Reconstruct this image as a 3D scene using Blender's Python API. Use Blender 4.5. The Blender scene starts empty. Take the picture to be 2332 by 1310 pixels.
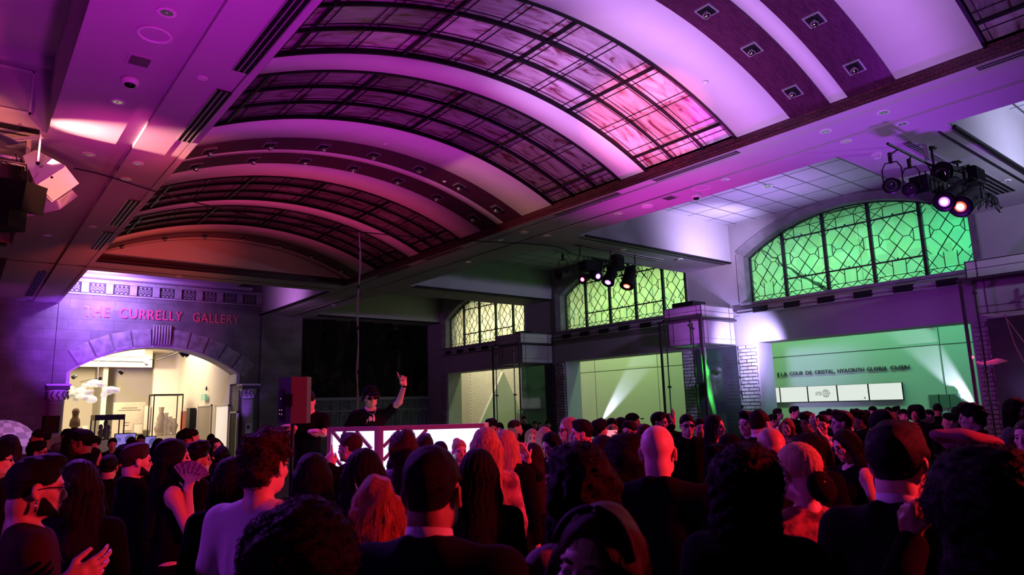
import bpy, math, random
import numpy as np
from mathutils import Vector, Matrix, Euler
random.seed(7); RNG = np.random.RandomState(7)
SC = bpy.context.scene
COL = SC.collection
# ---------------------------------------------------------------- camera, world, exposure, lights
EYE = 1.9
CX, CY, FPX = 1166.0, 655.0, 1548.0
RW = np.array([[0.7790, 0.0873, 0.6209], [-0.6265, 0.1519, 0.7645], [-0.0276, -0.9845, 0.1731]])  # rows: world x, y, z in lens axes
u_, s_, v_ = np.linalg.svd(RW); RW = u_ @ v_
cam_d = bpy.data.cameras.new('camera'); cam = bpy.data.objects.new('camera', cam_d); COL.objects.link(cam)
cam_d.sensor_width = 36.0; cam_d.lens = 36.0 * FPX / 2332.0; cam_d.clip_end = 200; cam_d.clip_start = 0.05
_m = Matrix.Identity(4)
for r in range(3):
    _m[r][0] = RW[r, 0]; _m[r][1] = -RW[r, 1]; _m[r][2] = -RW[r, 2]
_m[0][3], _m[1][3], _m[2][3] = 0, 0, EYE
cam.matrix_world = _m
SC.camera = cam
cam_d.dof.use_dof = True; cam_d.dof.focus_distance = 9.5; cam_d.dof.aperture_fstop = 4.0
W = bpy.data.worlds.new('night'); SC.world = W; W.use_nodes = True
W.node_tree.nodes['Background'].inputs[0].default_value = (0.9, 0.25, 0.55, 1)
W.node_tree.nodes['Background'].inputs[1].default_value = 0.004
SC.view_settings.view_transform = 'Standard'; SC.view_settings.look = 'None'
SC.view_settings.exposure = 0.0; SC.view_settings.gamma = 1.0; SC.view_settings.use_curve_mapping = False
SC.cycles.max_bounces = 8; SC.cycles.diffuse_bounces = 2; SC.cycles.transparent_max_bounces = 16
SC.cycles.sample_clamp_indirect = 3.0; SC.cycles.caustics_reflective = False; SC.cycles.caustics_refractive = False

def aim(o, a, b):
    d = Vector(b) - Vector(a)
    o.location = a; o.rotation_euler = d.to_track_quat('-Z', 'Y').to_euler()
def spot(name, a, b, col, power, ang=60, blend=1.0, r=0.08):
    l = bpy.data.lights.new(name, 'SPOT'); l.energy = power; l.color = col; l.spot_size = math.radians(ang); l.spot_blend = blend
    l.shadow_soft_size = r
    o = bpy.data.objects.new(name, l); COL.objects.link(o); aim(o, a, b); return o
def area(name, a, b, col, power, sx, sy):
    l = bpy.data.lights.new(name, 'AREA'); l.shape = 'RECTANGLE'; l.size = sx; l.size_y = sy; l.energy = power; l.color = col
    o = bpy.data.objects.new(name, l); COL.objects.link(o); aim(o, a, b); return o
def point(name, a, col, power, r=0.1):
    l = bpy.data.lights.new(name, 'POINT'); l.energy = power; l.color = col; l.shadow_soft_size = r
    o = bpy.data.objects.new(name, l); COL.objects.link(o); o.location = a; return o
MAG = (1.0, 0.05, 0.45); PUR = (0.38, 0.08, 1.0); LAV = (0.62, 0.32, 1.0); VIO = (0.30, 0.12, 1.0); RED = (1.0, 0.03, 0.05); CORAL = (1.0, 0.10, 0.08); PINK = (1.0, 0.08, 0.75)
# unseen spots added above the crowd to wash vault and soffits
spot('vault_wash_near', (5.4, 3.4, 2.6), (8.1, 4.9, 7.3), (0.64, 0.29, 1.0), 1900, 84, 0.8, 0.3)
spot('vault_wash_right', (6.2, 7.8, 2.6), (8.9, 7.4, 7.3), (0.82, 0.40, 1.0), 1300, 62, 0.9, 0.2)
spot('vault_wash_mid', (6.85, 10.6, 2.7), (6.6, 11.0, 7.4), (0.78, 0.05, 0.75), 620, 104, 0.9, 0.3)
spot('vault_wash_far', (6.85, 16.8, 2.6), (7.0, 17.2, 7.4), (1.0, 0.05, 0.28), 520, 104, 0.9, 0.3)
spot('vault_wash_end', (4.2, 18.6, 2.8), (4.0, 23.2, 6.9), (1.0, 0.08, 0.06), 800, 60, 1.0, 0.2)
spot('soffit_wash_left', (1.3, 6.0, 2.6), (1.8, 8.0, 6.5), (0.72, 0.02, 0.85), 620, 105, 1.0, 0.2)
spot('soffit_wash_left_far', (1.6, 15.0, 2.6), (1.6, 17.5, 6.5), (1.0, 0.05, 0.30), 90, 120, 1.0, 0.2)
spot('soffit_wash_right', (12.6, 4.6, 3.0), (12.2, 5.0, 6.5), (0.42, 0.03, 1.0), 420, 120, 1.0, 0.2)
spot('soffit_pink_right', (12.0, 9.4, 3.2), (12.0, 9.0, 6.5), (0.95, 0.03, 0.80), 460, 100, 1.0, 0.2)
# stage spots: hot pink patch on the glass, red from the right on the crowd, violet on the gallery wall
spot('pink_hot_patch', (4.6, 3.4, 2.8), (9.5, 7.6, 7.1), (1.0, 0.16, 0.25), 11000, 19, 0.8, 0.05)
spot('coral_soffit_streak', (-0.3, 12.35, 5.95), (2.6, 12.25, 6.52), (1.0, 0.38, 0.32), 2600, 38, 1.0, 0.03)
spot('magenta_soffit_glow', (1.8, 11.6, 4.6), (1.7, 12.3, 6.5), (1.0, 0.03, 0.45), 130, 80, 1.0, 0.1)
spot('coral_on_speaker', (3.6, 9.2, 3.8), (0.82, 12.1, 5.5), (1.0, 0.26, 0.14), 1500, 20, 0.6, 0.05)
spot('pink_on_speaker', (-1.2, 9.8, 6.2), (0.6, 12.3, 5.8), (1.0, 0.12, 0.6), 130, 26, 0.8, 0.05)
spot('purple_left_coffer', (-1.2, 10.2, 3.0), (-0.6, 11.6, 7.6), (0.35, 0.03, 0.9), 40, 90, 1.0, 0.1)
spot('coral_left_rig', (-1.4, 11.2, 5.6), (0.4, 13.8, 6.4), (1.0, 0.22, 0.14), 160, 46, 0.8, 0.05)
spot('coral_vault_left', (3.1, 11.5, 5.2), (3.2, 14.6, 6.8), (1.0, 0.10, 0.06), 160, 80, 1.0, 0.05)
spot('violet_gallery_spot', (3.9, 30.2, 7.2), (4.4, 32.3, 6.7), (0.44, 0.26, 1.0), 1700, 125, 1.0, 0.1)
spot('violet_gallery_low', (2.6, 28.4, 3.6), (4.2, 32.3, 5.2), (0.30, 0.04, 1.0), 1900, 85, 1.0, 0.1)
spot('violet_column', (9.6, 31.2, 1.2), (10.4, 32.2, 3.2), (0.36, 0.10, 1.0), 60, 60, 1.0, 0.05)
spot('left_wall_magenta', (1.6, 25.0, 3.4), (1.4, 32.3, 4.6), (0.75, 0.02, 0.60), 330, 80, 1.0, 0.1)
spot('canopy_lavender', (2.8, 11.2, 4.2), (0.64, 14.6, 1.6), (0.62, 0.32, 1.0), 420, 24, 1.0, 0.1)
spot('violet_gallery_side', (8.6, 28.0, 6.2), (10.9, 28.5, 7.2), (0.75, 0.25, 1.0), 260, 110, 1.0, 0.1)
spot('red_crowd_right', (5.2, -1.4, 3.0), (2.4, 3.4, 1.55), (1.0, 0.022, 0.045), 1700, 85, 1.0, 0.12)
spot('purple_side_left', (-3.6, 4.4, 2.9), (2.5, 4.2, 1.5), (0.42, 0.04, 1.0), 250, 80, 1.0, 0.12)
spot('red_sign', (9.0, 20.0, 3.0), (7.2, 32.3, 6.2), (1.0, 0.03, 0.10), 900, 22, 1.0, 0.1)
spot('red_crowd_far', (11.0, 1.5, 3.6), (4.6, 6.2, 1.5), (1.0, 0.02, 0.06), 1700, 60, 1.0, 0.12)
spot('magenta_crowd', (3.2, 12.6, 5.6), (10.2, 8.0, 1.5), (1.0, 0.06, 0.62), 2600, 44, 1.0, 0.1)
spot('purple_crowd_left', (0.9, 10.6, 5.6), (2.6, 4.2, 1.5), (0.40, 0.06, 1.0), 1500, 75, 1.0, 0.1)
spot('purple_crowd_mid', (8.6, 12.6, 5.6), (4.6, 5.4, 1.5), (0.45, 0.08, 1.0), 700, 55, 1.0, 0.1)
spot('red_dj', (8.0, 3.5, 4.2), (3.6, 7.4, 2.1), (1.0, 0.04, 0.12), 900, 30, 1.0, 0.08)
# violet-white key on the window bay pier and coffer
spot('bay_white_spot', (18.9, 11.3, 3.7), (20.1, 12.6, 3.6), (0.50, 0.42, 1.0), 1100, 115, 1.0, 0.1)
spot('case_header_light', (16.4, 11.4, 3.4), (18.6, 13.4, 4.4), (0.60, 0.14, 1.0), 420, 50, 1.0, 0.1)
spot('coffer_white', (18.2, 10.8, 6.2), (18.6, 12.9, 7.0), (0.62, 0.46, 1.0), 700, 130, 1.0, 0.1)
spot('coffer_tiles', (17.2, 10.0, 5.0), (17.2, 10.0, 7.8), (0.54, 0.30, 1.0), 520, 120, 1.0, 0.1)
spot('coffer_white_near', (16.6, 1.2, 5.6), (16.8, 3.8, 7.3), (0.60, 0.60, 1.0), 700, 150, 1.0, 0.1)
spot('lintel_purple', (16.2, 7.6, 2.9), (20.1, 7.2, 4.9), (0.46, 0.02, 0.9), 200, 120, 1.0, 0.1)
# green wash and white shafts in the court beyond the openings
area('court_green_right', (22.6, 5.5, 7.9), (25.0, 5.5, 3.0), (0.05, 1.0, 0.42), 210, 5.0, 0.6)
area('court_green_mid', (22.6, 12.0, 7.9), (25.0, 12.0, 3.0), (0.26, 1.0, 0.42), 270, 6.0, 0.6)
area('court_yellow', (22.6, 21.0, 7.9), (25.0, 21.0, 3.0), (0.62, 1.0, 0.34), 380, 8.0, 0.6)
area('court_warm', (22.6, 32.0, 7.9), (25.0, 32.0, 3.0), (1.0, 0.92, 0.62), 600, 7.0, 0.6)
spot('shaft_right', (24.80, 7.4, 0.9), (24.99, 9.3, 3.9), (0.70, 0.76, 1.0), 1900, 22, 0.8, 0.02)
spot('shaft_left', (24.80, 24.6, 0.5), (24.99, 21.2, 3.9), (0.70, 0.76, 1.0), 3000, 19, 0.8, 0.02)
# the bright gallery beyond the arch
area('gallery_light', (6.5, 39.0, 5.3), (6.6, 39.0, 0.0), (1.0, 0.80, 0.52), 900, 5.0, 8.0)
spot('gallery_wash_back', (5.0, 39.0, 4.6), (6.5, 47.0, 2.2), (1.0, 0.80, 0.52), 2600, 130, 1.0, 0.2)
# ---------------------------------------------------------------- helpers
def fray(px, py):
    return RW @ np.array([px - CX, py - CY, FPX])
def at_x(px, py, x): r = fray(px, py); return r * (x / r[0]) + np.array([0, 0, EYE])
def at_y(px, py, y): r = fray(px, py); return r * (y / r[1]) + np.array([0, 0, EYE])
def at_z(px, py, z): r = fray(px, py); return r * ((z - EYE) / r[2]) + np.array([0, 0, EYE])
def at_d(px, py, d): return fray(px, py) / FPX * d + np.array([0, 0, EYE])

def tag(o, label=None, cat=None, group=None, kind=None):
    if label: o['label'] = label
    if cat: o['category'] = cat
    if group: o['group'] = group
    if kind: o['kind'] = kind
    return o
def empty(name, loc, rz=0.0, label=None, cat=None, group=None):
    o = bpy.data.objects.new(name, None); COL.objects.link(o); o.location = loc; o.rotation_euler = (0, 0, rz); o.empty_display_size = 0.1
    return tag(o, label, cat, group)
def mesh_obj(name, V, F, m=None, parent=None, smooth=False, local=False, mats=None, midx=None):
    V = np.asarray(V, dtype=float)
    if parent is not None and not local:
        M = np.array(parent_world(parent).inverted())
        V = V @ M[:3, :3].T + M[:3, 3]
    me = bpy.data.meshes.new(name); me.from_pydata(V.tolist(), [], F); me.update()
    for mm in (mats or [m]): me.materials.append(mm)
    if midx is not None: me.polygons.foreach_set('material_index', np.asarray(midx, dtype=np.int32))
    if smooth: me.polygons.foreach_set('use_smooth', np.ones(len(me.polygons), dtype=bool))
    o = bpy.data.objects.new(name, me); COL.objects.link(o)
    if parent is not None: o.parent = parent
    return o
def parent_world(o):
    M = Matrix.LocRotScale(o.location, o.rotation_euler, o.scale)
    return (parent_world(o.parent) @ M) if o.parent else M
class MB:
    def __init__(s): s.V = []; s.F = []; s.n = 0
    def add(s, V, F):
        V = [tuple(v) for v in V]; s.V += V; s.F += [tuple(i + s.n for i in f) for f in F]; s.n += len(V); return s
    def box(s, x0, y0, z0, x1, y1, z1):
        x0, x1 = min(x0, x1), max(x0, x1); y0, y1 = min(y0, y1), max(y0, y1); z0, z1 = min(z0, z1), max(z0, z1)
        V = [(x0, y0, z0), (x1, y0, z0), (x1, y1, z0), (x0, y1, z0), (x0, y0, z1), (x1, y0, z1), (x1, y1, z1), (x0, y1, z1)]
        return s.add(V, [(0, 3, 2, 1), (4, 5, 6, 7), (0, 1, 5, 4), (1, 2, 6, 5), (2, 3, 7, 6), (3, 0, 4, 7)])
    def obox(s, c, size, M=None):
        sx, sy, sz = [q / 2 for q in size]; M = np.eye(3) if M is None else np.array(M)[:3, :3]
        P = np.array([(-sx, -sy, -sz), (sx, -sy, -sz), (sx, sy, -sz), (-sx, sy, -sz), (-sx, -sy, sz), (sx, -sy, sz), (sx, sy, sz), (-sx, sy, sz)])
        return s.add(P @ M.T + np.array(c), [(0, 3, 2, 1), (4, 5, 6, 7), (0, 1, 5, 4), (1, 2, 6, 5), (2, 3, 7, 6), (3, 0, 4, 7)])
    def quad(s, a, b, c, d): return s.add([a, b, c, d], [(0, 1, 2, 3)])
    def tube(s, pts, r, n=8, caps=True):
        pts = [np.array(p, dtype=float) for p in pts]; k = len(pts); rs = r if hasattr(r, '__len__') else [r] * k
        V = []; F = []; ref = None
        for i, p in enumerate(pts):
            t = pts[min(i + 1, k - 1)] - pts[max(i - 1, 0)]; t = t / (np.linalg.norm(t) + 1e-9)
            if ref is None: ref = np.array([0, 0, 1.0]) if abs(t[2]) < .9 else np.array([1.0, 0, 0])
            a = np.cross(t, ref); a /= np.linalg.norm(a) + 1e-9; b = np.cross(t, a); ref = -np.cross(t, a) if False else ref
            for j in range(n):
                th = 2 * math.pi * j / n; V.append(p + rs[i] * (math.cos(th) * a + math.sin(th) * b))
        for i in range(k - 1):
            for j in range(n):
                F.append((i * n + j, (i + 1) * n + j, (i + 1) * n + (j + 1) % n, i * n + (j + 1) % n))
        if caps: F.append(tuple(range(n))); F.append(tuple((k - 1) * n + j for j in range(n))[::-1])
        return s.add(V, F)
    def bar(s, p, q, w, h, up=(0, 0, 1)):
        p = np.array(p, float); q = np.array(q, float); t = q - p; L = np.linalg.norm(t)
        if L < 1e-6: return s
        t /= L; u = np.array(up, float); a = np.cross(t, u)
        if np.linalg.norm(a) < 1e-4: a = np.cross(t, (1, 0, 0))
        a /= np.linalg.norm(a); b = np.cross(a, t)
        M = np.stack([a, t, b], axis=1)
        return s.obox((p + q) / 2, (w, L, h), M)
    def lathe(s, prof, c=(0, 0, 0), n=20, M=None):
        V = []; F = []; k = len(prof); M = np.eye(3) if M is None else np.array(M)[:3, :3]
        for (r, z) in prof:
            for j in range(n):
                th = 2 * math.pi * j / n; V.append(np.array([r * math.cos(th), r * math.sin(th), z]))
        for i in range(k - 1):
            for j in range(n): F.append((i * n + j, i * n + (j + 1) % n, (i + 1) * n + (j + 1) % n, (i + 1) * n + j))
        F.append(tuple(range(n))[::-1]); F.append(tuple((k - 1) * n + j for j in range(n)))
        V = np.array(V) @ M.T + np.array(c)
        return s.add(V, F)
    def prism(s, poly, axis, a, b):
        # poly: 2D points, axis 'x' (poly is y,z), 'y' (poly is x,z), 'z' (poly is x,y)
        n = len(poly)
        f = {'x': lambda p, t: (t, p[0], p[1]), 'y': lambda p, t: (p[0], t, p[1]), 'z': lambda p, t: (p[0], p[1], t)}[axis]
        V = [f(p, a) for p in poly] + [f(p, b) for p in poly]
        F = [tuple(range(n)), tuple(range(n, 2 * n))[::-1]] + [(i, i + n, (i + 1) % n + n, (i + 1) % n) for i in range(n)]
        return s.add(V, F)
    def sph(s, c, r, n=12, m=8):
        rr = r if hasattr(r, '__len__') else (r, r, r); V = []; F = []
        for i in range(m + 1):
            ph = math.pi * i / m
            for j in range(n):
                th = 2 * math.pi * j / n; V.append((c[0] + rr[0] * math.sin(ph) * math.cos(th), c[1] + rr[1] * math.sin(ph) * math.sin(th), c[2] + rr[2] * math.cos(ph)))
        for i in range(m):
            for j in range(n): F.append((i * n + j, (i + 1) * n + j, (i + 1) * n + (j + 1) % n, i * n + (j + 1) % n))
        return s.add(V, F)
    def build(s, name, m, parent=None, smooth=False, local=False):
        return mesh_obj(name, s.V, s.F, m, parent, smooth, local)
def struct(mb, name, m, parent=None, smooth=False):
    o = mb.build(name, m, parent, smooth)
    if parent is None: o['kind'] = 'structure'
    return o
def rotm(rx=0, ry=0, rz=0): return np.array(Euler((rx, ry, rz)).to_matrix())
# ---------------------------------------------------------------- materials
MATS = {}
def lin(c): return tuple(((v / 255) / 12.92 if v / 255 <= 0.04045 else (((v / 255) + 0.055) / 1.055) ** 2.4) for v in c)
def mat(name, col, rough=0.6, metal=0.0, noise=0, nscale=5.0, bump=0, bscale=40.0, emit=None, estr=1.0, spec=0.5, stretch=None, col2=None, trans=0, coat=0, alpha=1):
    if name in MATS: return MATS[name]
    m = bpy.data.materials.new(name); m.use_nodes = True; nt = m.node_tree; N = nt.nodes; L = nt.links
    b = N['Principled BSDF']; b.inputs['Base Color'].default_value = (*col, 1); b.inputs['Roughness'].default_value = rough
    b.inputs['Metallic'].default_value = metal; b.inputs['Specular IOR Level'].default_value = spec
    b.inputs['Coat Weight'].default_value = coat
    if trans: b.inputs['Transmission Weight'].default_value = trans
    if alpha < 1: b.inputs['Alpha'].default_value = alpha
    tc = N.new('ShaderNodeTexCoord'); mp = N.new('ShaderNodeMapping'); L.new(tc.outputs['Object'], mp.inputs[0])
    if stretch: mp.inputs['Scale'].default_value = stretch
    if noise or col2:
        nz = N.new('ShaderNodeTexNoise'); nz.inputs['Scale'].default_value = nscale; nz.inputs['Detail'].default_value = 6; L.new(mp.outputs[0], nz.inputs[0])
        r = N.new('ShaderNodeValToRGB'); L.new(nz.outputs[0], r.inputs[0])
        c2 = col2 or tuple(max(0, v * (1 - noise)) for v in col)
        r.color_ramp.elements[0].position = 0.35; r.color_ramp.elements[1].position = 0.65
        r.color_ramp.elements[0].color = (*c2, 1); r.color_ramp.elements[1].color = (*col, 1); L.new(r.outputs[0], b.inputs['Base Color'])
    if bump:
        nb = N.new('ShaderNodeTexNoise'); nb.inputs['Scale'].default_value = bscale; nb.inputs['Detail'].default_value = 4; L.new(mp.outputs[0], nb.inputs[0])
        bp = N.new('ShaderNodeBump'); bp.inputs['Strength'].default_value = bump; bp.inputs['Distance'].default_value = 0.01; L.new(nb.outputs[0], bp.inputs['Height']); L.new(bp.outputs[0], b.inputs['Normal'])
    if emit: b.inputs['Emission Color'].default_value = (*emit, 1); b.inputs['Emission Strength'].default_value = estr
    MATS[name] = m; return m
def brick_mat(name, c1, c2, mortar, scale=1.0, bw=0.25, bh=0.08, ms=0.012, plane='yz', rough=0.8, bump=0.6, off=0.5, nv=0.0):
    if name in MATS: return MATS[name]
    m = bpy.data.materials.new(name); m.use_nodes = True; nt = m.node_tree; N = nt.nodes; L = nt.links
    b = N['Principled BSDF']; b.inputs['Roughness'].default_value = rough
    tc = N.new('ShaderNodeTexCoord'); sp = N.new('ShaderNodeSeparateXYZ'); cb = N.new('ShaderNodeCombineXYZ'); L.new(tc.outputs['Object'], sp.inputs[0])
    L.new(sp.outputs['XYZ'.index(plane[0].upper())], cb.inputs[0]); L.new(sp.outputs['XYZ'.index(plane[1].upper())], cb.inputs[1])
    br = N.new('ShaderNodeTexBrick'); L.new(cb.outputs[0], br.inputs[0]); br.offset = off
    br.inputs['Color1'].default_value = (*c1, 1); br.inputs['Color2'].default_value = (*c2, 1); br.inputs['Mortar'].default_value = (*mortar, 1)
    br.inputs['Scale'].default_value = scale; br.inputs['Brick Width'].default_value = bw; br.inputs['Row Height'].default_value = bh; br.inputs['Mortar Size'].default_value = ms
    out = br.outputs['Color']
    if nv:
        nz = N.new('ShaderNodeTexNoise'); nz.inputs['Scale'].default_value = 1.3; nz.inputs['Detail'].default_value = 8; L.new(tc.outputs['Object'], nz.inputs[0])
        mx = N.new('ShaderNodeMix'); mx.data_type = 'RGBA'; mx.blend_type = 'MULTIPLY'; mx.inputs[0].default_value = nv; L.new(out, mx.inputs[6]); 
        rr = N.new('ShaderNodeValToRGB'); rr.color_ramp.elements[0].position = .38; rr.color_ramp.elements[1].position = .62; rr.color_ramp.elements[0].color = (.35, .35, .35, 1); L.new(nz.outputs[0], rr.inputs[0]); L.new(rr.outputs[0], mx.inputs[7]); out = mx.outputs[2]
    L.new(out, b.inputs['Base Color'])
    if bump:
        bp = N.new('ShaderNodeBump'); bp.inputs['Strength'].default_value = bump; bp.inputs['Distance'].default_value = 0.02; bp.invert = True
        L.new(br.outputs['Fac'], bp.inputs['Height']); L.new(bp.outputs[0], b.inputs['Normal'])
    MATS[name] = m; return m
PLASTER = mat('plaster', (0.62, 0.60, 0.60), 0.75, noise=0.04, nscale=2, bump=0.05, bscale=120)
SOFFIT = mat('soffit_paint', (0.46, 0.44, 0.45), 0.7, noise=0.05, nscale=1.5)
STONE = brick_mat('wall_stone', (0.23, 0.21, 0.21), (0.18, 0.165, 0.165), (0.11, 0.10, 0.10), bw=1.6, bh=0.42, ms=0.006, plane='xz', bump=0.3, nv=0.5)
STONEY = brick_mat('pier_stone', (0.34, 0.32, 0.31), (0.28, 0.26, 0.25), (0.2, 0.18, 0.17), bw=1.3, bh=0.5, ms=0.006, plane='yz', bump=0.3, nv=0.4)
DARKM = mat('dark_metal', (0.010, 0.010, 0.012), 0.4, 0.3, spec=.3)
BLACK = mat('black_paint', (0.006, 0.006, 0.007), 0.65, spec=.2)
WHITEP = mat('white_paint', (0.7, 0.68, 0.68), 0.45)
CHROME = mat('lamp_mirror', (0.8, 0.78, 0.8), 0.12, 1.0)
TILE = brick_mat('rib_tile', (0.06, 0.010, 0.04), (0.11, 0.02, 0.07), (0.010, 0.003, 0.008), bw=0.11, bh=0.022, ms=0.0035, plane='xy', rough=0.35, bump=0.8)
# ---------------------------------------------------------------- the hall shell
ZS = 6.5; XL0, XL1 = 0.76, 2.83; XR0, XR1 = 10.87, 12.87; YE = 23.2; YW = 32.3; XW = 20.1
VC = (XL1 + XR0) / 2; HW = (XR0 - XL1) / 2; ZSP = 6.72; RISE = 0.92
VR = (HW ** 2 + RISE ** 2) / (2 * RISE)
def vz(x): return ZSP + RISE - VR + math.sqrt(VR ** 2 - (x - VC) ** 2)
XS = np.linspace(XL1, XR0, 41)
def vault_band(y0, y1, dz=0.0):
    mb = MB(); V = []; F = []
    for i, x in enumerate(XS): z = vz(x) + dz; V += [(x, y0, z), (x, y1, z), (x, y0, z + .12), (x, y1, z + .12)]
    for i in range(len(XS) - 1):
        a = 4 * i; b = a + 4; F += [(a, b, b + 1, a + 1), (a + 2, a + 3, b + 3, b + 2), (a, a + 2, b + 2, b), (a + 1, b + 1, b + 3, a + 3)]
    mb.add(V, F); return mb
# pattern along the hall, period 9.07
P = 9.07
bands = []   # (kind, y0, y1)
for k in range(-1, 3):
    o = k * P
    bands += [('tile', 3.83 + o, 4.56 + o), ('white', 4.56 + o, 4.86 + o), ('tile', 4.86 + o, 5.56 + o), ('white', 5.56 + o, 6.64 + o), ('glass', 6.64 + o, 8.80 + o), ('white', 8.80 + o, 9.52 + o), ('glass', 9.52 + o, 11.70 + o), ('white', 11.70 + o, 12.90 + o)]
bands = [b for b in bands if b[1] < YE - .3 and b[2] > -4]
bands[-1] = (bands[-1][0], bands[-1][1], YE)
wb = MB(); tb = MB()
for kd, a, b in bands:
    if kd == 'white': m_ = vault_band(a, b); wb.add(m_.V, m_.F)
    if kd == 'tile': m_ = vault_band(a, b, -0.02); tb.add(m_.V, m_.F)
ceil_main = struct(wb, 'ceiling', PLASTER, smooth=False)
for p in ceil_main.data.polygons: p.use_smooth = abs(p.normal.z) > .8
rib = tb.build('tile_ribs', TILE, ceil_main)
# tiled cornice along the springing, both sides, and across the far end
cm = MB()
for x, s in ((XR0, 1), (XL1, -1)):
    cm.box(x - .005 * s, -6, ZS + .002, x + .12 * s, YE, ZSP + .02)
    cm.box(x - .03 * s, -6, ZS + .09, x + .05 * s, YE, ZS + .12)
cm.box(XL1, YE - .04, ZS + .002, XR0, YE + .2, ZSP + .03); cm.box(XL1, YE - .09, ZS + .06, XR0, YE + .1, ZS + .10); cm.box(XL1, YE - .07, ZSP - .02, XR0, YE + .1, ZSP + .03)
CORN = brick_mat('cornice_tile', (0.11, 0.02, 0.035), (0.055, 0.012, 0.02), (0.010, 0.004, 0.006), bw=0.12, bh=0.045, ms=0.006, plane='yz', rough=0.35, bump=0.8)
cm.build('tile_cornice', CORN, ceil_main)
# tympanum wall closing the vault
ty = MB(); pts = [(x, vz(x) + .1) for x in XS]
ty.prism([(XL1, ZSP)] + pts + [(XR0, ZSP)], 'y', YE, YE + .15)
struct(ty, 'wall_tympanum', PLASTER)
# soffit beams : extruded profiles
def extr_y(prof, y0, y1, mb):
    for (x0, z0), (x1, z1) in zip(prof[:-1], prof[1:]): mb.quad((x0, y0, z0), (x0, y1, z0), (x1, y1, z1), (x1, y0, z1))
sb = MB()
G = 0.045
extr_y([(XR0, ZS + .05), (XR0, ZS), (11.12, ZS), (11.12, ZS + G), (11.2, ZS + G), (11.2, ZS), (11.95, ZS), (11.95, ZS + G), (12.05, ZS + G), (12.05, ZS), (XR1, ZS), (XR1, 7.9)], -6, YW, sb)
extr_y([(XL0, 7.9), (XL0, ZS), (1.72, ZS), (1.72, ZS + .07), (1.98, ZS + .07), (1.98, ZS), (2.50, ZS), (2.50, ZS + .02), (2.72, ZS + .02), (2.72, ZS), (XL1, ZS), (XL1, ZS + .05)], -6, YW, sb)
# end strip beyond the vault, then the end coffer in front of the gallery wall
Y0E = 24.6
sb.quad((XL1, YE, ZS), (XR0, YE, ZS), (XR0, Y0E, ZS), (XL1, Y0E, ZS))
sb.quad((XL1, Y0E, ZS), (XR0, Y0E, ZS), (XR0, Y0E, 8.3), (XL1, Y0E, 8.3))
sb.quad((XL1, Y0E, ZS), (XL1, YW, ZS), (XL1, YW, 8.3), (XL1, Y0E, 8.3)); sb.quad((XR0, Y0E, ZS), (XR0, YW, ZS), (XR0, YW, 8.3), (XR0, Y0E, 8.3))
# coffers, right (x XR1..XW) and left (x -6.4..XL0)
TB = []
for k in range(-1, 3):
    b0 = 3.83 + k * P; TB.append((b0, b0 + 1.9))
TB.append((31.04, YW))
for (b0, b1) in TB:
    for xa, xb in ((XR1, XW), (-6.4, XL0)):
        sb.quad((xa, b0, ZS), (xb, b0, ZS), (xb, b1, ZS), (xa, b1, ZS))
        sb.quad((xa, b0, ZS), (xb, b0, ZS), (xb, b0, 7.9), (xa, b0, 7.9))
        sb.quad((xa, b1, ZS), (xb, b1, ZS), (xb, b1, 7.9), (xa, b1, 7.9))
beams = struct(sb, 'ceiling.001', SOFFIT)
# dark reveal line at the foot of the coffer walls
dl = MB()
for (b0, b1) in TB:
    for xa, xb in ((XR1 + .25, XW - .05), (-6.3, XL0 - .1)):
        dl.box(xa, b0 - .05, ZS - .02, xb, b0 + .02, ZS + .035); dl.box(xa, b0 + .20, ZS - .012, xb, b0 + .235, ZS + .01)
dl.box(XR0 - .1, Y0E, ZS - .015, XR0 + .03, YW, ZS + .04); dl.box(12.2, Y0E, ZS - .012, 12.24, YW, ZS + .01)
dl.box(XL0, 24.0, ZS - .01, XR0, 24.03, ZS + .01)
struct(dl, 'trim_1', BLACK)
# coffer ceilings with tile grid
GRID = brick_mat('ceiling_tile_grid', (0.50, 0.49, 0.53), (0.44, 0.44, 0.48), (0.05, 0.045, 0.06), bw=1.05, bh=0.74, ms=0.022, plane='xy', bump=0.2, off=0.0, rough=0.5)
cg = MB()
cg.box(XR1 - .2, -6, 7.82, XW + .2, 31.2, 7.95)
struct(cg, 'ceiling.002', GRID)
cg = MB(); cg.box(-6.5, -6, 7.82, XL0 + .2, 31.2, 7.95); cg.box(XL1 - .1, Y0E, 8.2, XR0 + .1, YW + .2, 8.3)
struct(cg, 'ceiling.003', PLASTER)
# unseen roof slab added above everything to block world light
cg = MB(); cg.box(-7, -7, 8.75, 26, 52, 8.9); struct(cg, 'ceiling_light_block', BLACK)
# recessed panel on the left coffer wall, plaster steps in the end coffer
pm = MB(); 
for (x0, x1, z0, z1) in ((-3.2, 0.52, 6.78, 7.52),):
    for (a, b, c, d) in ((x0, x1, z0, z0 + .03), (x0, x1, z1 - .03, z1), (x0, x0 + .03, z0, z1), (x1 - .03, x1, z0, z1)): pm.box(a, 12.86, c, b, 12.90, d)
pm.box(-6, 12.80, 7.62, XL0, 12.9, 7.82)
pm.box(XL1 + .0, 31.2, 7.72, 9.6, YW, 7.80); pm.box(XL1, 31.9, 7.60, 10.3, YW, 7.72)
for i in range(9): pm.box(3.0 + i * .82, 30.2, 7.92, 3.74 + i * .82, 31.2, 8.0)
struct(pm, 'trim_2', PLASTER)
# floor
FLOOR = brick_mat('floor_stone', (0.12, 0.10, 0.09), (0.10, 0.085, 0.08), (0.05, 0.045, 0.04), bw=0.9, bh=0.9, ms=0.008, plane='xy', bump=0.1, rough=0.3, off=0)
fm = MB(); fm.box(-6.6, -6, -.1, 25.2, 52, 0); struct(fm, 'floor', FLOOR)
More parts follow.
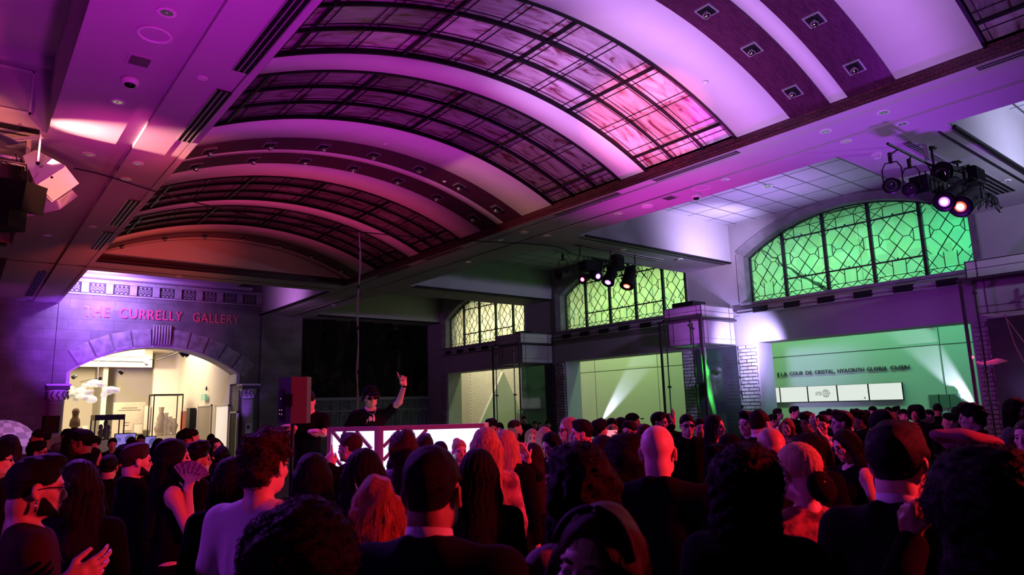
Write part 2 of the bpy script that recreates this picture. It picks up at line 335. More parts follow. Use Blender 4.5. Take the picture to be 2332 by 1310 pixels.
# ---- left and near walls
STONEX = STONE
wm = MB(); wm.box(-6.6, -6, 0, -6.4, 33, 8.7); struct(wm, 'wall_left', STONEY)
wm = MB(); wm.box(-6.6, -6.2, 0, 25.2, -6, 8.7); struct(wm, 'wall_near', STONE)
# ---- right window wall with openings and arched windows
ZO, ZL, ZG, ZSW, ZAW = 3.75, 4.68, 5.06, 6.86, 7.84
WH = 3.5   # half width of window surround
BC = [9.15 + k * P for k in (-1, 0, 1, 2)]
OH = 3.03
def arc_z(u, h, z0, z1):     # segmental arch height at offset u
    R = (h * h + (z1 - z0) ** 2) / (2 * (z1 - z0)); return z1 - R + math.sqrt(max(R * R - u * u, 0))
wr = MB(); XB = XW + .85
edges = [-6.0]
for c in BC:
    edges += [c - OH, c + OH]
edges += [YW]
ye = -6.0
for c in BC:
    if c - OH > ye: wr.box(XW, ye, 0, XB, c - OH, ZO)
    ye = c + OH
wr.box(XW, ye, 0, XB, YW, ZO)
wr.box(XW, -6, ZO, XB, YW, ZL)
wr.box(XW + .02, -6, ZL, XB, YW, ZG)
ye = -6.0
for c in BC:
    if c - WH > ye: wr.box(XW, ye, ZG, XB, c - WH, 8.7)
    ye = c + WH
    us = np.linspace(-WH, WH, 33)
    for a, b in zip(us[:-1], us[1:]):
        za, zb = arc_z(a, WH, ZSW, ZAW), arc_z(b, WH, ZSW, ZAW)
        wr.add([(XW, c + a, za), (XW, c + b, zb), (XW, c + b, 8.7), (XW, c + a, 8.7), (XB, c + a, za), (XB, c + b, zb), (XB, c + b, 8.7), (XB, c + a, 8.7)],
               [(0, 1, 2, 3), (7, 6, 5, 4), (0, 4, 5, 1)])
wr.box(XW, ye, ZG, XB, YW, 8.7)
WALLR = mat('window_wall_plaster', (0.34, 0.32, 0.33), 0.7, noise=0.08, nscale=1.2)
struct(wr, 'wall_right', WALLR)
# stone surround (raised band) round each arched window + ledge
sm = MB()
for c in BC:
    us = np.linspace(-WH, WH, 33); t = .22
    for a, b in zip(us[:-1], us[1:]):
        za, zb = arc_z(a, WH, ZSW, ZAW), arc_z(b, WH, ZSW, ZAW)
        V = []
        for x in (XW - .07, XW + .5):
            V += [(x, c + a, za), (x, c + b, zb), (x + (.12 if x < XW else 0), c + b * .943, zb - t), (x + (.12 if x < XW else 0), c + a * .943, za - t)]
        sm.add(V, [(0, 1, 2, 3), (7, 6, 5, 4), (0, 4, 5, 1), (3, 2, 6, 7)])
    for s in (-1, 1):
        sm.prism([(XW - .07, c + s * WH), (XW + .5, c + s * WH), (XW + .5, c + s * WH * .943), (XW + .05, c + s * WH * .943)], 'z', ZG, ZSW - t * .4)
    sm.box(XW - .05, c - WH, ZG - .06, XW + .4, c + WH, ZG + .03)
struct(sm, 'trim_3', mat('surround_stone', (0.22, 0.21, 0.22), 0.7, noise=0.3, nscale=3, bump=.3, bscale=15))
# ledge with dark vent slots under each window
lm = MB(); lk = MB()
for c in BC:
    lm.box(XW - .22, c - WH - .05, ZL, XW + .02, c + WH + .05, ZL + .05); lm.box(XW - .14, c - WH - .05, ZL + .05, XW + .02, c + WH + .05, ZL + .20)
    lm.box(XW - .20, c - WH - .05, ZL + .12, XW - .1, c + WH + .05, ZL + .15)
    for i in range(6): y = c - 2.7 + i * 1.08; lk.box(XW - .225, y - .25, ZL + .02, XW - .13, y + .25, ZL + .205)
struct(lm, 'trim_4', WALLR); struct(lk, 'trim_5', BLACK)
# brick pilasters beside each opening and white corner bead
BRICK = brick_mat('rustic_brick', (0.46, 0.42, 0.42), (0.34, 0.30, 0.30), (0.10, 0.08, 0.09), bw=0.34, bh=0.115, ms=0.011, plane='yz', bump=1.0, nv=.2)
bk = MB()
for c in BC:
    for s in (-1, 1):
        bk.box(XW - .03, c + s * (OH + .06), 0, XW + .02, c + s * (OH + .70), 3.62)
        j = 0; z = .02
        while z < 3.6:   # rough courses standing proud of the wall
            y0 = c + s * (OH + .08 + (0.03 if j % 2 else .0)); n = 2
            for q in range(n):
                L = random.uniform(.24, .29); bk.box(XW - .05 - random.random() * .03, y0, z, XW, y0 + s * L, z + .095); y0 += s * (L + .018)
            j += 1; z += .115
struct(bk, 'trim_6', BRICK)
# ---- end wall (gallery wall, x XL1..XR0 recessed arch), walls each side
AX0, AX1, AZ0, AZ1, AD = 3.28, 9.98, 3.62, 4.93, 1.1
AC = (AX0 + AX1) / 2; AH = (AX1 - AX0) / 2
ew = MB(); YB = YW + AD
ew.box(XL1, YW, 0, AX0, YB, AZ0); ew.box(AX1, YW, 0, XR0, YB, AZ0)
ew.box(XL1, YW, AZ0, AX0 - .0, YB, 8.3); ew.box(AX1, YW, AZ0, XR0, YB, 8.3)
us = np.linspace(-AH, AH, 33)
for a, b in zip(us[:-1], us[1:]):
    za, zb = arc_z(a, AH, AZ0 + .12, AZ1), arc_z(b, AH, AZ0 + .12, AZ1)
    ew.add([(AC + a, YW, za), (AC + b, YW, zb), (AC + b, YW, 8.3), (AC + a, YW, 8.3), (AC + a, YB, za), (AC + b, YB, zb), (AC + b, YB, 8.3), (AC + a, YB, 8.3)],
           [(0, 1, 2, 3), (7, 6, 5, 4), (0, 4, 5, 1)])
struct(ew, 'wall_gallery', STONE)
for o_, nm, xa, xb in ((0, 'wall_end_left', -6.6, XL1 - .02), (0, 'wall_end_middle', XR0 + .02, XR1 - .02)):
    w_ = MB(); w_.box(xa, YW - (.0 if xa < 0 else .12), 0, xb, YW + .3, 8.3); struct(w_, nm, STONE)
w_ = MB(); w_.box(XR1, YW, 0, XW + .5, YW + .3, 8.3); struct(w_, 'wall_end_right', mat('mural_wall', (0.05, 0.045, 0.042), 0.8))
# ---- crystal court beyond the window wall
XC = 25.0
cw = MB(); cw.box(XC, -6, 0, XC + .2, 28.6, 8.75); 
for z in (3.55, 7.0): pass
struct(cw, 'wall_court', mat('court_wall_paint', (0.62, 0.62, 0.60), 0.8))
cj = MB(); cj.box(XC - .006, -6, 3.52, XC + .01, 28.5, 3.545)
for y in (-2, 8.55, 15.4, 20.3, 24.3): cj.box(XC - .006, y, 0, XC + .01, y + .02, 8.7)
struct(cj, 'trim_7', mat('joint_dark', (0.06, 0.07, 0.06), .9))  # dark strips for the joints of the court wall
CBR = brick_mat('cream_brick', (0.62, 0.58, 0.48), (0.56, 0.53, 0.44), (0.38, 0.35, 0.29), bw=0.3, bh=0.1, ms=0.008, plane='yz', bump=.4)
cw = MB(); cw.box(XC, 28.6, 0, XC + .2, 45, 8.75)
for y in (29.6, 31.9, 35.1): cw.box(XC - .12, y, 0, XC, y + .16, 8.7)
struct(cw, 'wall_court.001', CBR)
cw = MB(); cw.box(XB, 45, 0, XC, 45.2, 8.75); cw.box(XB, YW + .3, 0, XB + .1, 45, 8.75); struct(cw, 'wall_court.002', PLASTER)
# ---- gallery room behind the arch
GC = mat('gallery_paint', (0.66, 0.60, 0.50), 0.8)
gw = MB(); gw.box(9.9, YB, 0, 10.05, 47, 5.6); struct(gw, 'wall_gallery.001', GC)
gw = MB(); gw.box(-2, 47, 0, 10, 47.2, 5.6)
gw.box(6.2, 44.0, 0, 6.45, 47, 5.6); gw.box(4.3, 45.6, 0, 4.6, 47, 5.6); gw.box(8.6, 43.2, 0, 9.9, 43.5, 5.6)
struct(gw, 'wall_gallery.002', GC)
gw = MB(); gw.box(-2.2, YB, 0, -2, 47, 5.6); gw.box(-2, YB - .1, 0, AX0 - .1, YB + .1, 5.6); gw.box(-2, YB + .0, 4.95, 10, YB + .1, 5.6); struct(gw, 'wall_gallery.003', GC)
gw = MB(); gw.box(-2.2, YB, 5.5, 10.05, 47.2, 5.6); gw.box(-2, 38.6, 4.9, 7.2, 38.9, 5.5); gw.box(-2, 41.8, 4.6, 8.2, 42.2, 5.5)
struct(gw, 'ceiling.005', GC)
# ---------------------------------------------------------------- glass in the vault: bands of marbled panes
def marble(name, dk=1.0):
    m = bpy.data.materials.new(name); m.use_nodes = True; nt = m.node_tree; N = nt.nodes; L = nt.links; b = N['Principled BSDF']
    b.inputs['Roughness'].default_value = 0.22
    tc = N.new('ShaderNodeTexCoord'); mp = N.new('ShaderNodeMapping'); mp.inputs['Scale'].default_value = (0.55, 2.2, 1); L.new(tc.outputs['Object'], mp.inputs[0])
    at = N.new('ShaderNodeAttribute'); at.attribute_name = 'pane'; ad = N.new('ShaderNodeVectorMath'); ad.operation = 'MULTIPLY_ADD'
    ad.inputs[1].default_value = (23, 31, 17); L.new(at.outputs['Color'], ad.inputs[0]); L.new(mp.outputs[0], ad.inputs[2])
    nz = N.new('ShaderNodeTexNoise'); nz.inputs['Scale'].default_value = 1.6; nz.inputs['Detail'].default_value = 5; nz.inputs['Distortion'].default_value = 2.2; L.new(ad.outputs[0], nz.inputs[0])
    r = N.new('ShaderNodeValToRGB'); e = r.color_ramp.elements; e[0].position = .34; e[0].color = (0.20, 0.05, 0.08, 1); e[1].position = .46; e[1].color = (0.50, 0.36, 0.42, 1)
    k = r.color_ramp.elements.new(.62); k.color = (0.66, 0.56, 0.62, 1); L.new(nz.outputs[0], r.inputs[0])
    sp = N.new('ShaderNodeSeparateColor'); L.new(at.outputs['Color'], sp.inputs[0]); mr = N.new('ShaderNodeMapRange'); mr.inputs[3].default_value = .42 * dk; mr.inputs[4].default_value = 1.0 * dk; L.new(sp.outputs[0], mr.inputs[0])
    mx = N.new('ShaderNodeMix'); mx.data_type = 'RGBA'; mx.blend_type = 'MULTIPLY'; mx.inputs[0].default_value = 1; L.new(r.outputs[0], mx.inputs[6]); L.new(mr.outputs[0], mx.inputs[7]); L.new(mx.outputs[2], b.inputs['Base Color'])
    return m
MARB = marble('marbled_glass'); MARB_UNLIT = marble('marbled_glass_unlit', .38); LEAD = mat('leading_black', (0.006, 0.005, 0.007), 0.45, spec=0.3)  # dark copy: weaker light on the other bands put into the glass colour
def xs_between(a, b, n): return [a + (b - a) * i / n for i in range(n + 1)]
SBX = [2.85, 3.23, 5.04, 6.85, 8.66, 10.47, 10.85]
nwin = 0
for kd, y0, y1 in bands:
    if kd != 'glass': continue
    nwin += 1
    root = empty('window_%d' % nwin, (VC, (y0 + y1) / 2, 7.5)); root['kind'] = 'structure'
    rows = [y0 + (y1 - y0) * i / 3 for i in range(4)]
    V = []; F = []; colr = []
    xe = []
    for a, b in zip(SBX[:-1], SBX[1:]): xe += ([a, (a + b) / 2] if b - a > 1 else [a])
    xe.append(SBX[-1])
    for r0, r1 in zip(rows[:-1], rows[1:]):
        for a, b in zip(xe[:-1], xe[1:]):
            c = (random.random(), random.random(), random.random())
            for j in range(4):
                x0 = a + (b - a) * j / 4; x1 = a + (b - a) * (j + 1) / 4; n = len(V)
                V += [(x0, r0, vz(x0) + .05), (x1, r0, vz(x1) + .05), (x1, r1, vz(x1) + .05), (x0, r1, vz(x0) + .05)]; F.append((n, n + 1, n + 2, n + 3)); colr.append(c)
    g = mesh_obj('glass', V, F, MARB if abs(y0 - 6.64) < .1 else MARB_UNLIT, root)
    at = g.data.attributes.new('pane', 'FLOAT_COLOR', 'CORNER'); at.data.foreach_set('color', np.repeat(np.array([(*c, 1) for c in colr]), 4, axis=0).ravel())
    fr = MB()
    def arcbar(y, w, h, top=.05):
        V = []; F = []
        for x in XS: z = vz(x) + top; V += [(x, y - w / 2, z), (x, y + w / 2, z), (x, y + w / 2, z - h), (x, y - w / 2, z - h)]
        for i in range(len(XS) - 1):
            a = 4 * i; b = a + 4; F += [(a, b, b + 1, a + 1), (a + 1, b + 1, b + 2, a + 2), (a + 2, b + 2, b + 3, a + 3), (a + 3, b + 3, b, a)]
        fr.add(V, F)
    for i, y in enumerate(rows): arcbar(y, .036 if 0 < i < 3 else .045, .06 if 0 < i < 3 else .08)
    for x in SBX[1:-1]: fr.bar((x, y0, vz(x) + .015), (x, y1, vz(x) + .015), .04, .05)
    ld = MB(); fr_, fr = fr, ld
    for r0, r1 in zip(rows[:-1], rows[1:]):
        arcbar(r0 + .10, .010, .012); arcbar(r1 - .10, .010, .012)
    for a, b in zip(SBX[1:-2], SBX[2:-1]):
        for x in (a + .17, (a + b) / 2 - .07, (a + b) / 2 + .07, b - .17): ld.bar((x, y0, vz(x) + .035), (x, y1, vz(x) + .035), .011, .012)
    for x in (SBX[1] - .17, SBX[-2] + .17): ld.bar((x, y0, vz(x) + .035), (x, y1, vz(x) + .035), .011, .012)
    ld.build('leading', LEAD, root); fr_.build('frame', LEAD, root)
# ---------------------------------------------------------------- arched leaded windows
GLS = bpy.data.materials.new('leaded_glass'); GLS.use_nodes = True
_nt = GLS.node_tree; _N = _nt.nodes; _L = _nt.links
for n_ in list(_N): _N.remove(n_)
_o = _N.new('ShaderNodeOutputMaterial'); _t = _N.new('ShaderNodeBsdfTransparent'); _g = _N.new('ShaderNodeBsdfTranslucent'); _g2 = _N.new('ShaderNodeBsdfGlossy'); _g2.inputs['Roughness'].default_value = .15; _mx = _N.new('ShaderNodeMixShader'); _m2 = _N.new('ShaderNodeMixShader')
_a = _N.new('ShaderNodeAttribute'); _a.attribute_name = 'pane'; _L.new(_a.outputs['Color'], _t.inputs[0]); _L.new(_a.outputs['Color'], _g.inputs[0])
_mx.inputs[0].default_value = .12; _L.new(_t.outputs[0], _mx.inputs[1]); _L.new(_g.outputs[0], _mx.inputs[2]); _m2.inputs[0].default_value = .04; _L.new(_mx.outputs[0], _m2.inputs[1]); _L.new(_g2.outputs[0], _m2.inputs[2]); _L.new(_m2.outputs[0], _o.inputs[0])
FRAMEM = mat('window_frame', (0.02, 0.018, 0.03), 0.4, 0.3)
XG = XW + .42; GH = WH * .943
def win_top(u): return arc_z(min(abs(u), GH) / .943, WH, ZSW, ZAW) - .22
for ci, c in enumerate(BC[1:]):
    nwin += 1
    root = empty('window_%d' % nwin, (XG, c, ZG)); root['kind'] = 'structure'
    inside = lambda u, z: abs(u) <= GH and ZG <= z <= win_top(u)
    # panes of slightly different tint
    V = []; F = []; cl = []
    for i in range(24):
        u0 = -GH + 2 * GH * i / 24; u1 = -GH + 2 * GH * (i + 1) / 24
        for j in range(8):
            z0 = ZG + .3 * j; z1 = z0 + .3; t = min(z1, max(win_top(u0), win_top(u1)))
            if t <= z0: continue
            n = len(V); V += [(XG, c + u0, z0), (XG, c + u1, z0), (XG, c + u1, min(z1, win_top(u1) + .02)), (XG, c + u0, min(z1, win_top(u0) + .02))]; F.append((n, n + 1, n + 2, n + 3))
            q = random.uniform(.78, 1.0); cl.append((q * random.uniform(.85, 1), q, q * random.uniform(.85, 1.0), 1))
    g = mesh_obj('glass', V, F, GLS, root); at = g.data.attributes.new('pane', 'FLOAT_COLOR', 'CORNER'); at.data.foreach_set('color', np.repeat(np.array(cl), 4, axis=0).ravel())
    fr = MB(); ncol = 6
    mull = [-GH + 2 * GH * i / ncol for i in range(1, ncol)] if False else [-2.12, -.70, .70, 2.12]
    if True: mull = [-2.06, -.69, .69, 2.06]
    cols = [-3.3] + mull + [3.3]; ZT1, ZT2 = 5.72, 7.02
    for u in mull: fr.box(XG - .05, c + u - .045, ZG, XG + .05, c + u + .045, win_top(u) + .02)
    for z in (ZT1, ZT2):
        for a, b in zip(cols[1:-2], cols[2:-1]):
            uu = [u for u in np.linspace(a, b, 20) if win_top(u) > z]
            if uu: fr.box(XG - .035, c + uu[0], z - .02, XG + .035, c + uu[-1], z + .02)
            if uu: fr.box(XG - .06, c + (a + b) / 2 - .02, z - .01, XG - .03, c + (a + b) / 2 + .02, z + .06)
    us = np.linspace(-GH, GH, 25)
    for a, b in zip(us[:-1], us[1:]): fr.bar((XG, c + a, win_top(a)), (XG, c + b, win_top(b)), .1, .06)
    for s in (-1, 1): fr.box(XG - .05, c + s * GH, ZG, XG + .05, c + s * (GH - .05), win_top(GH))
    fr.box(XG - .06, c - GH, ZG, XG + .06, c + GH, ZG + .05)
    fr.build('frame', FRAMEM, root)
    ld = MB()
    def seg(u0, z0, u1, z1):
        n = max(2, int(math.hypot(u1 - u0, z1 - z0) / .03)); st = None; last = None
        for i in range(n + 1):
            t = i / n; u = u0 + (u1 - u0) * t; z = z0 + (z1 - z0) * t
            if inside(u, z):
                if st is None: st = (u, z)
                last = (u, z)
            elif st is not None:
                if last != st: ld.bar((XG, c + st[0], st[1]), (XG, c + last[0], last[1]), .017, .02, (1, 0, 0))
                st = None
        if st is not None and last != st: ld.bar((XG, c + st[0], st[1]), (XG, c + last[0], last[1]), .017, .02, (1, 0, 0))
    def cell(a, b, z0, z1):
        def S(*p):
            for (p0, p1) in zip(p[:-1], p[1:]): seg(a + (b - a) * p0[0], z0 + (z1 - z0) * p0[1], a + (b - a) * p1[0], z0 + (z1 - z0) * p1[1])
        S((.5, .68), (.64, .5), (.5, .32), (.36, .5), (.5, .68))
        for sx in (0, 1):
            f = lambda u: u if sx == 0 else 1 - u
            S((f(0), .66), (f(.16), .63), (f(.16), .37), (f(0), .34)); S((f(.36), .5), (f(.24), .5)); S((f(.16), .63), (f(.24), .5), (f(.16), .37))
            S((f(.16), .63), (f(.46), 1)); S((f(.16), .37), (f(.46), 0)); S((f(.36), .5), (f(.72), .98)); S((f(.36), .5), (f(.72), .02)); S((f(0), .84), (f(.14), 1)); S((f(0), .16), (f(.14), 0))
            S((f(.5), .68), (f(.74), 1)); S((f(.5), .32), (f(.74), 0))
    def low(a, b, z0, z1):
        w = b - a
        seg(a, z0 + .15, b, z0 + .15); seg(a + w * .37, z0 + .15, a + w * .37, z1); seg(a + w * .63, z0 + .15, a + w * .63, z1)
        h = z1 - z0 - .15
        for s in (0, 1):
            f = lambda u: a + w * (u if s == 0 else 1 - u)
            seg(f(0), z0 + .15, f(.28), z1); seg(f(.0), z1, f(.22), z0 + .15); seg(f(.37), z0 + .15 + h * .6, f(.25), z1)
        n = 4
        for i in range(n): seg(a + w * i / n, z0, a + w * (i + .5) / n, z0 + .15); seg(a + w * (i + .5) / n, z0 + .15, a + w * (i + 1) / n, z0)
    for a, b in zip(cols[:-1], cols[1:]):
        low(a, b, ZG + .09, ZT1); cell(a, b, ZT1, ZT2)
        for i, (z0, z1) in enumerate(((ZT2, ZT2 + .32),)):
            w = b - a; seg(a, z1, b, z1)
            for t in (.3, .7): seg(a + w * t, z0, a + w * t, z1)
            for s in (0, 1):
                f = lambda u: a + w * (u if s == 0 else 1 - u); seg(f(0), z0, f(.3), z1); seg(f(0), z1, f(.3), z0)
            for j in range(3): seg(a + w * j / 3, z1, a + w * (j + .5) / 3, z1 + .25); seg(a + w * (j + .5) / 3, z1 + .25, a + w * (j + 1) / 3, z1)
    ld.build('leading', LEAD, root)
# ---------------------------------------------------------------- lamps in the tiled ribs
ribs = [(a, b) for kd, a, b in bands if kd == 'tile' and b > 2]
def rib_lamp(x, y, first=[None]):
    z = vz(x) - .02; sl = math.asin((x - VC) / VR)
    if first[0] is None:
        r = empty('rib_lamp', (0, 0, 0)); 
        q = MB().box(-.13, -.13, -.02, .13, .13, .005); q.build('mounting_plate', mat('lamp_plate', (.35, .33, .36), .35, .5), r, local=True)
        q = MB().box(-.10, -.10, -.032, .10, .10, -.018); q.build('inner_frame', DARKM, r, local=True)
        q = MB().sph((0, 0, -.075), .062, 12, 8); q.build('mirrored_bulb', CHROME, r, True, local=True)
        first[0] = r; r2 = r
    else:
        r2 = first[0].copy(); COL.objects.link(r2)
        for ch in list(first[0].children): c_ = ch.copy(); COL.objects.link(c_); c_.parent = r2
    r2.location = (x, y, z); r2.rotation_euler = (0, sl, 0); return r2
ord_ = ['third', 'second', 'first']
for ri, (a, b) in enumerate(ribs):
    y = (a + b) / 2
    for li, x in enumerate((3.35, 4.5, 5.65, 6.85, 8.05, 9.2, 10.35)):
        r = rib_lamp(x, y)
        side = ('leftmost', 'second from left', 'third from left', 'middle one', 'third from right', 'second from right', 'rightmost')[li]
        where = ['nearest rib', 'second rib', 'third rib', 'fourth rib', 'last rib', 'farthest rib'][min(ri, 5)]
        tag(r, 'mirrored bulb on square plate, %s, %s' % (where, side), 'ceiling lamp', 'mirrored bulb lamps in the tiled ribs')
# ---------------------------------------------------------------- downlights and fittings in the soffits
def copy_tree(o, parent=None):
    c = o.copy(); COL.objects.link(c); c.parent = parent
    for ch in list(o.children): copy_tree(ch, c)
    return c
dlr = empty('downlight', (0, 0, 0))
MB().lathe([(.105, 0), (.105, -.012), (.07, -.016), (.068, 0)], n=20).build('trim_ring', WHITEP, dlr, local=True)
MB().lathe([(.066, -.012), (.05, .0), (.03, .015), (.0, .016)], n=16).build('reflector', CHROME, dlr, local=True)
MB().sph((0, 0, -.004), .018, 8, 6).build('bulb', mat('cold_bulb', (.6, .6, .65), .2), dlr, local=True)
DL = [(380, 27, 'on the left soffit at the top edge, nearest'), (268, 231, 'on the left soffit below the black dome camera'), (203, 351, 'on the left soffit beside the white loudspeaker'), (313, 371, 'on the left soffit right of the loudspeaker'), (287, 407, 'on the left soffit just under the slung cable'), (108, 536, 'on the left soffit beyond the black lamp housing'),
      (1880, 298, 'on the right soffit, inner row, second nearest'), (2012, 255, 'on the right soffit, inner row, nearest'), (1927, 321, 'on the right soffit, outer row, second nearest'), (2055, 281, 'on the right soffit, outer row, nearest'), (1652, 408, 'on the right soffit beside the blank round speaker'), (1409, 486, 'on the right soffit beyond the exit fitting'),
      (1195, 529, 'on the right soffit above the slung cable'), (1246, 537, 'on the right soffit nearest the middle light rig'), (1140, 546, 'on the right soffit under the slung cable'), (1067, 596, 'on the right soffit beside the second pair of slots'), (947, 633, 'on the right soffit at the dark end beam'), (1019, 674, 'on the far cross beam, right of a pair'),
      (2290, 412, 'on the near cross beam right of the light rig'), (408, 629, 'on the end strip above the gallery sign, left'), (590, 646, 'on the end strip above the gallery sign, right'), (1420, 569, 'on the middle cross beam above the rig, left'), (1548, 590, 'on the middle cross beam above the rig, right'), (772, 684, 'on the far end of the right soffit, dim'), (760, 695, 'on the far end of the right soffit, beside a dim one')]
for i, (px, py, w) in enumerate(DL):
    p = at_z(px, py, ZS); d = dlr if i == 0 else copy_tree(dlr); d.location = (p[0], p[1], ZS - .001); tag(d, 'round recessed downlight ' + w, 'downlight', 'recessed downlights in the soffits')
for i, (px, py, w) in enumerate([(1748, 423, 'on the tile ceiling of the lit right bay'), (2228, 372, 'on the tile ceiling behind the near rig')][:1]):
    p = at_z(px, py, 7.82); d = copy_tree(dlr); d.location = (p[0], p[1], 7.819); d.scale = (1.4, 1.4, 1.4); tag(d, 'round recessed downlight ' + w, 'downlight', 'recessed downlights in the soffits')
GR = MB
def slot(x0, x1, y0, y1, lab, n=3, m_=None):
    r = empty('slot_diffuser', ((x0 + x1) / 2, (y0 + y1) / 2, ZS - .01), label=lab, cat='air diffuser', group='black slot diffusers in the soffits')
    q = MB().box(x0, y0, ZS - .008, x1, y1, ZS - .002); q.build('black_slot', BLACK, r)
    q = MB(); lx = (x1 - x0) < (y1 - y0)
    for i in range(n + 1):
        t = i / n
        if lx: x = x0 + (x1 - x0) * t; q.box(x - .008, y0, ZS - .018, x + .008, y1, ZS - .004)
        else: y = y0 + (y1 - y0) * t; q.box(x0, y - .008, ZS - .018, x1, y + .008, ZS - .004)
    q.build('louvre', m_ or mat('louvre_metal', (.30, .28, .30), .4, .3), r)
slot(2.50, 2.72, 2.5, 8.95, 'long three-slot diffuser in the left soffit, nearest')
slot(2.50, 2.72, 9.66, 11.94, 'three-slot diffuser in the left soffit beside the warm light streak')
LV2 = mat('louvre_bright', (.75, .72, .55), .4)
slot(2.46, 2.72, 16.0, 18.4, 'three-slot diffuser in the left soffit, third along', m_=LV2); slot(2.46, 2.72, 19.2, 21.4, 'three-slot diffuser in the left soffit nearest the tympanum', m_=LV2)
slot(1.62, 1.85, 25.5, 30.9, 'dark slot diffuser in the far left soffit beside the gallery sign')
for i, (a, b) in enumerate(((-.4, 2.8), (6.7, 8.7), (9.7, 11.8), (15.8, 17.8), (18.8, 20.9))):
    slot(10.90, 11.06, a, b, 'thin slot diffuser in the right soffit, ' + ['nearest, top right corner', 'beside the pink lit glass', 'beyond the pink lit glass', 'below the hanging cable end', 'farthest and darkest'][i], n=2)
slot(13.2, 14.9, 4.55, 4.68, 'black slot on the near cross beam left of the rig', 3); slot(15.6, 18.6, 4.35, 4.75, 'wide louvred slot on the near cross beam behind the rig', 4)
slot(13.6, 17.5, 13.7, 13.85, 'thin dark slot on the middle cross beam', 1)
def disc(px, py, r, name, lab, cat, h=.02, z=ZS, m_=WHITEP):
    p = at_z(px, py, z); return tag(MB().lathe([(r, 0), (r, -h * .6), (r * .85, -h), (0, -h)], (p[0], p[1], z), 20).build(name, m_), lab, cat)
disc(461, 177, .07, 'blank_cover', 'small round white blank cover on the left soffit', 'cover plate'); disc(211, 516, .09, 'blank_cover', 'small round cover beside the far left slots', 'cover plate'); disc(1474, 467, .14, 'exit_fitting', 'white rectangular box fitting on the right soffit edge', 'ceiling fitting', .05)
p = at_z(352, 78, ZS); r = empty('ceiling_speaker', (p[0], p[1], ZS), label='large round recessed ceiling speaker in the left soffit', cat='speaker'); MB().lathe([(.2, 0), (.2, -.02), (.165, -.02), (.165, -.004)], (p[0], p[1], ZS), 28).build('rim', WHITEP, r, True); MB().lathe([(.165, -.002), (.165, -.006), (0, -.008)], (p[0], p[1], ZS), 28).build('grille', SOFFIT, r)
p = at_z(1597, 427, ZS); r = empty('ceiling_speaker', (p[0], p[1], ZS), label='flat round ceiling speaker on the right soffit beside the tile bay', cat='speaker'); MB().lathe([(.2, 0), (.2, -.012), (.175, -.012), (.175, -.004)], (p[0], p[1], ZS), 28).build('rim', WHITEP, r, True); MB().lathe([(.175, -.002), (.175, -.006), (0, -.006)], (p[0], p[1], ZS), 28).build('grille', SOFFIT, r)
for px, py, lab in ((318, 138, 'square louvred air grille in the left soffit above the dome camera'), (1525, 450, 'square louvred air grille in the right soffit')):
    p = at_z(px, py, ZS); r = empty('air_grille', (p[0], p[1], ZS), label=lab, cat='air grille')
    MB().box(p[0] - .15, p[1] - .16, ZS - .012, p[0] + .15, p[1] + .16, ZS).build('rim', SOFFIT, r); q = MB()
    MB().box(p[0] - .115, p[1] - .12, ZS - .016, p[0] + .115, p[1] + .12, ZS - .010).build('backing', BLACK, r)
    for i in range(9): q.box(p[0] - .115, p[1] - .12 + i * .028, ZS - .022, p[0] + .115, p[1] - .108 + i * .028, ZS - .014)
    q.build('louvre', mat('louvre_dark', (.12, .10, .12), .5), r)
for px, py, lab in ((297, 180, 'white dome security camera with black glass on the left soffit'), (1585, 443, 'small dome detector under the right soffit beside the tile bay')):
    p = at_z(px, py, ZS); r = empty('dome_camera', (p[0], p[1], ZS), label=lab, cat='security camera')
    MB().lathe([(.11, 0), (.115, -.03), (.105, -.07), (.08, -.085)], (p[0], p[1], ZS), 22).build('housing', WHITEP, r, True)
    MB().sph((p[0], p[1], ZS - .08), (.075, .075, .055), 16, 8).build('dome', mat('dome_glass', (.005, .005, .006), .05), r, True)
for px, py, k in ((1996, 350, 0),):
    p = at_z(px, py, ZS); r = empty('junction_box', (p[0], p[1], ZS), label='white ceiling box with a dangling cord near the light rig', cat='junction box')
    MB().box(p[0] - .05, p[1] - .05, ZS - .1, p[0] + .05, p[1] + .05, ZS - .02).build('box', WHITEP, r); MB().lathe([(.1, 0), (.1, -.02)], (p[0], p[1], ZS), 18).build('rose', WHITEP, r)
    MB().tube([(p[0], p[1], ZS - .1), (p[0] + .01, p[1], ZS - .4)], .004, 5).build('cord', WHITEP, r)
for i, (px, py) in enumerate([(1607, 187), (877, 326), (1013, 412), (1395, 413), (700, 335)][:3]):
    x, z = None, 7.4
    for _ in range(8): p = at_z(px, py, z); z = vz(min(max(p[0], XL1), XR0))
    tag(MB().lathe([(.05, 0), (.05, -.02), (.03, -.035), (0, -.035)], (p[0], p[1], z), 14).build('sprinkler_cap', WHITEP), 'small round sprinkler cap on the plaster vault, ' + ['beside the near tiled ribs', 'left of the far tiled ribs', 'right of the far tiled ribs'][i], 'sprinkler', 'sprinkler caps on the plaster vault')
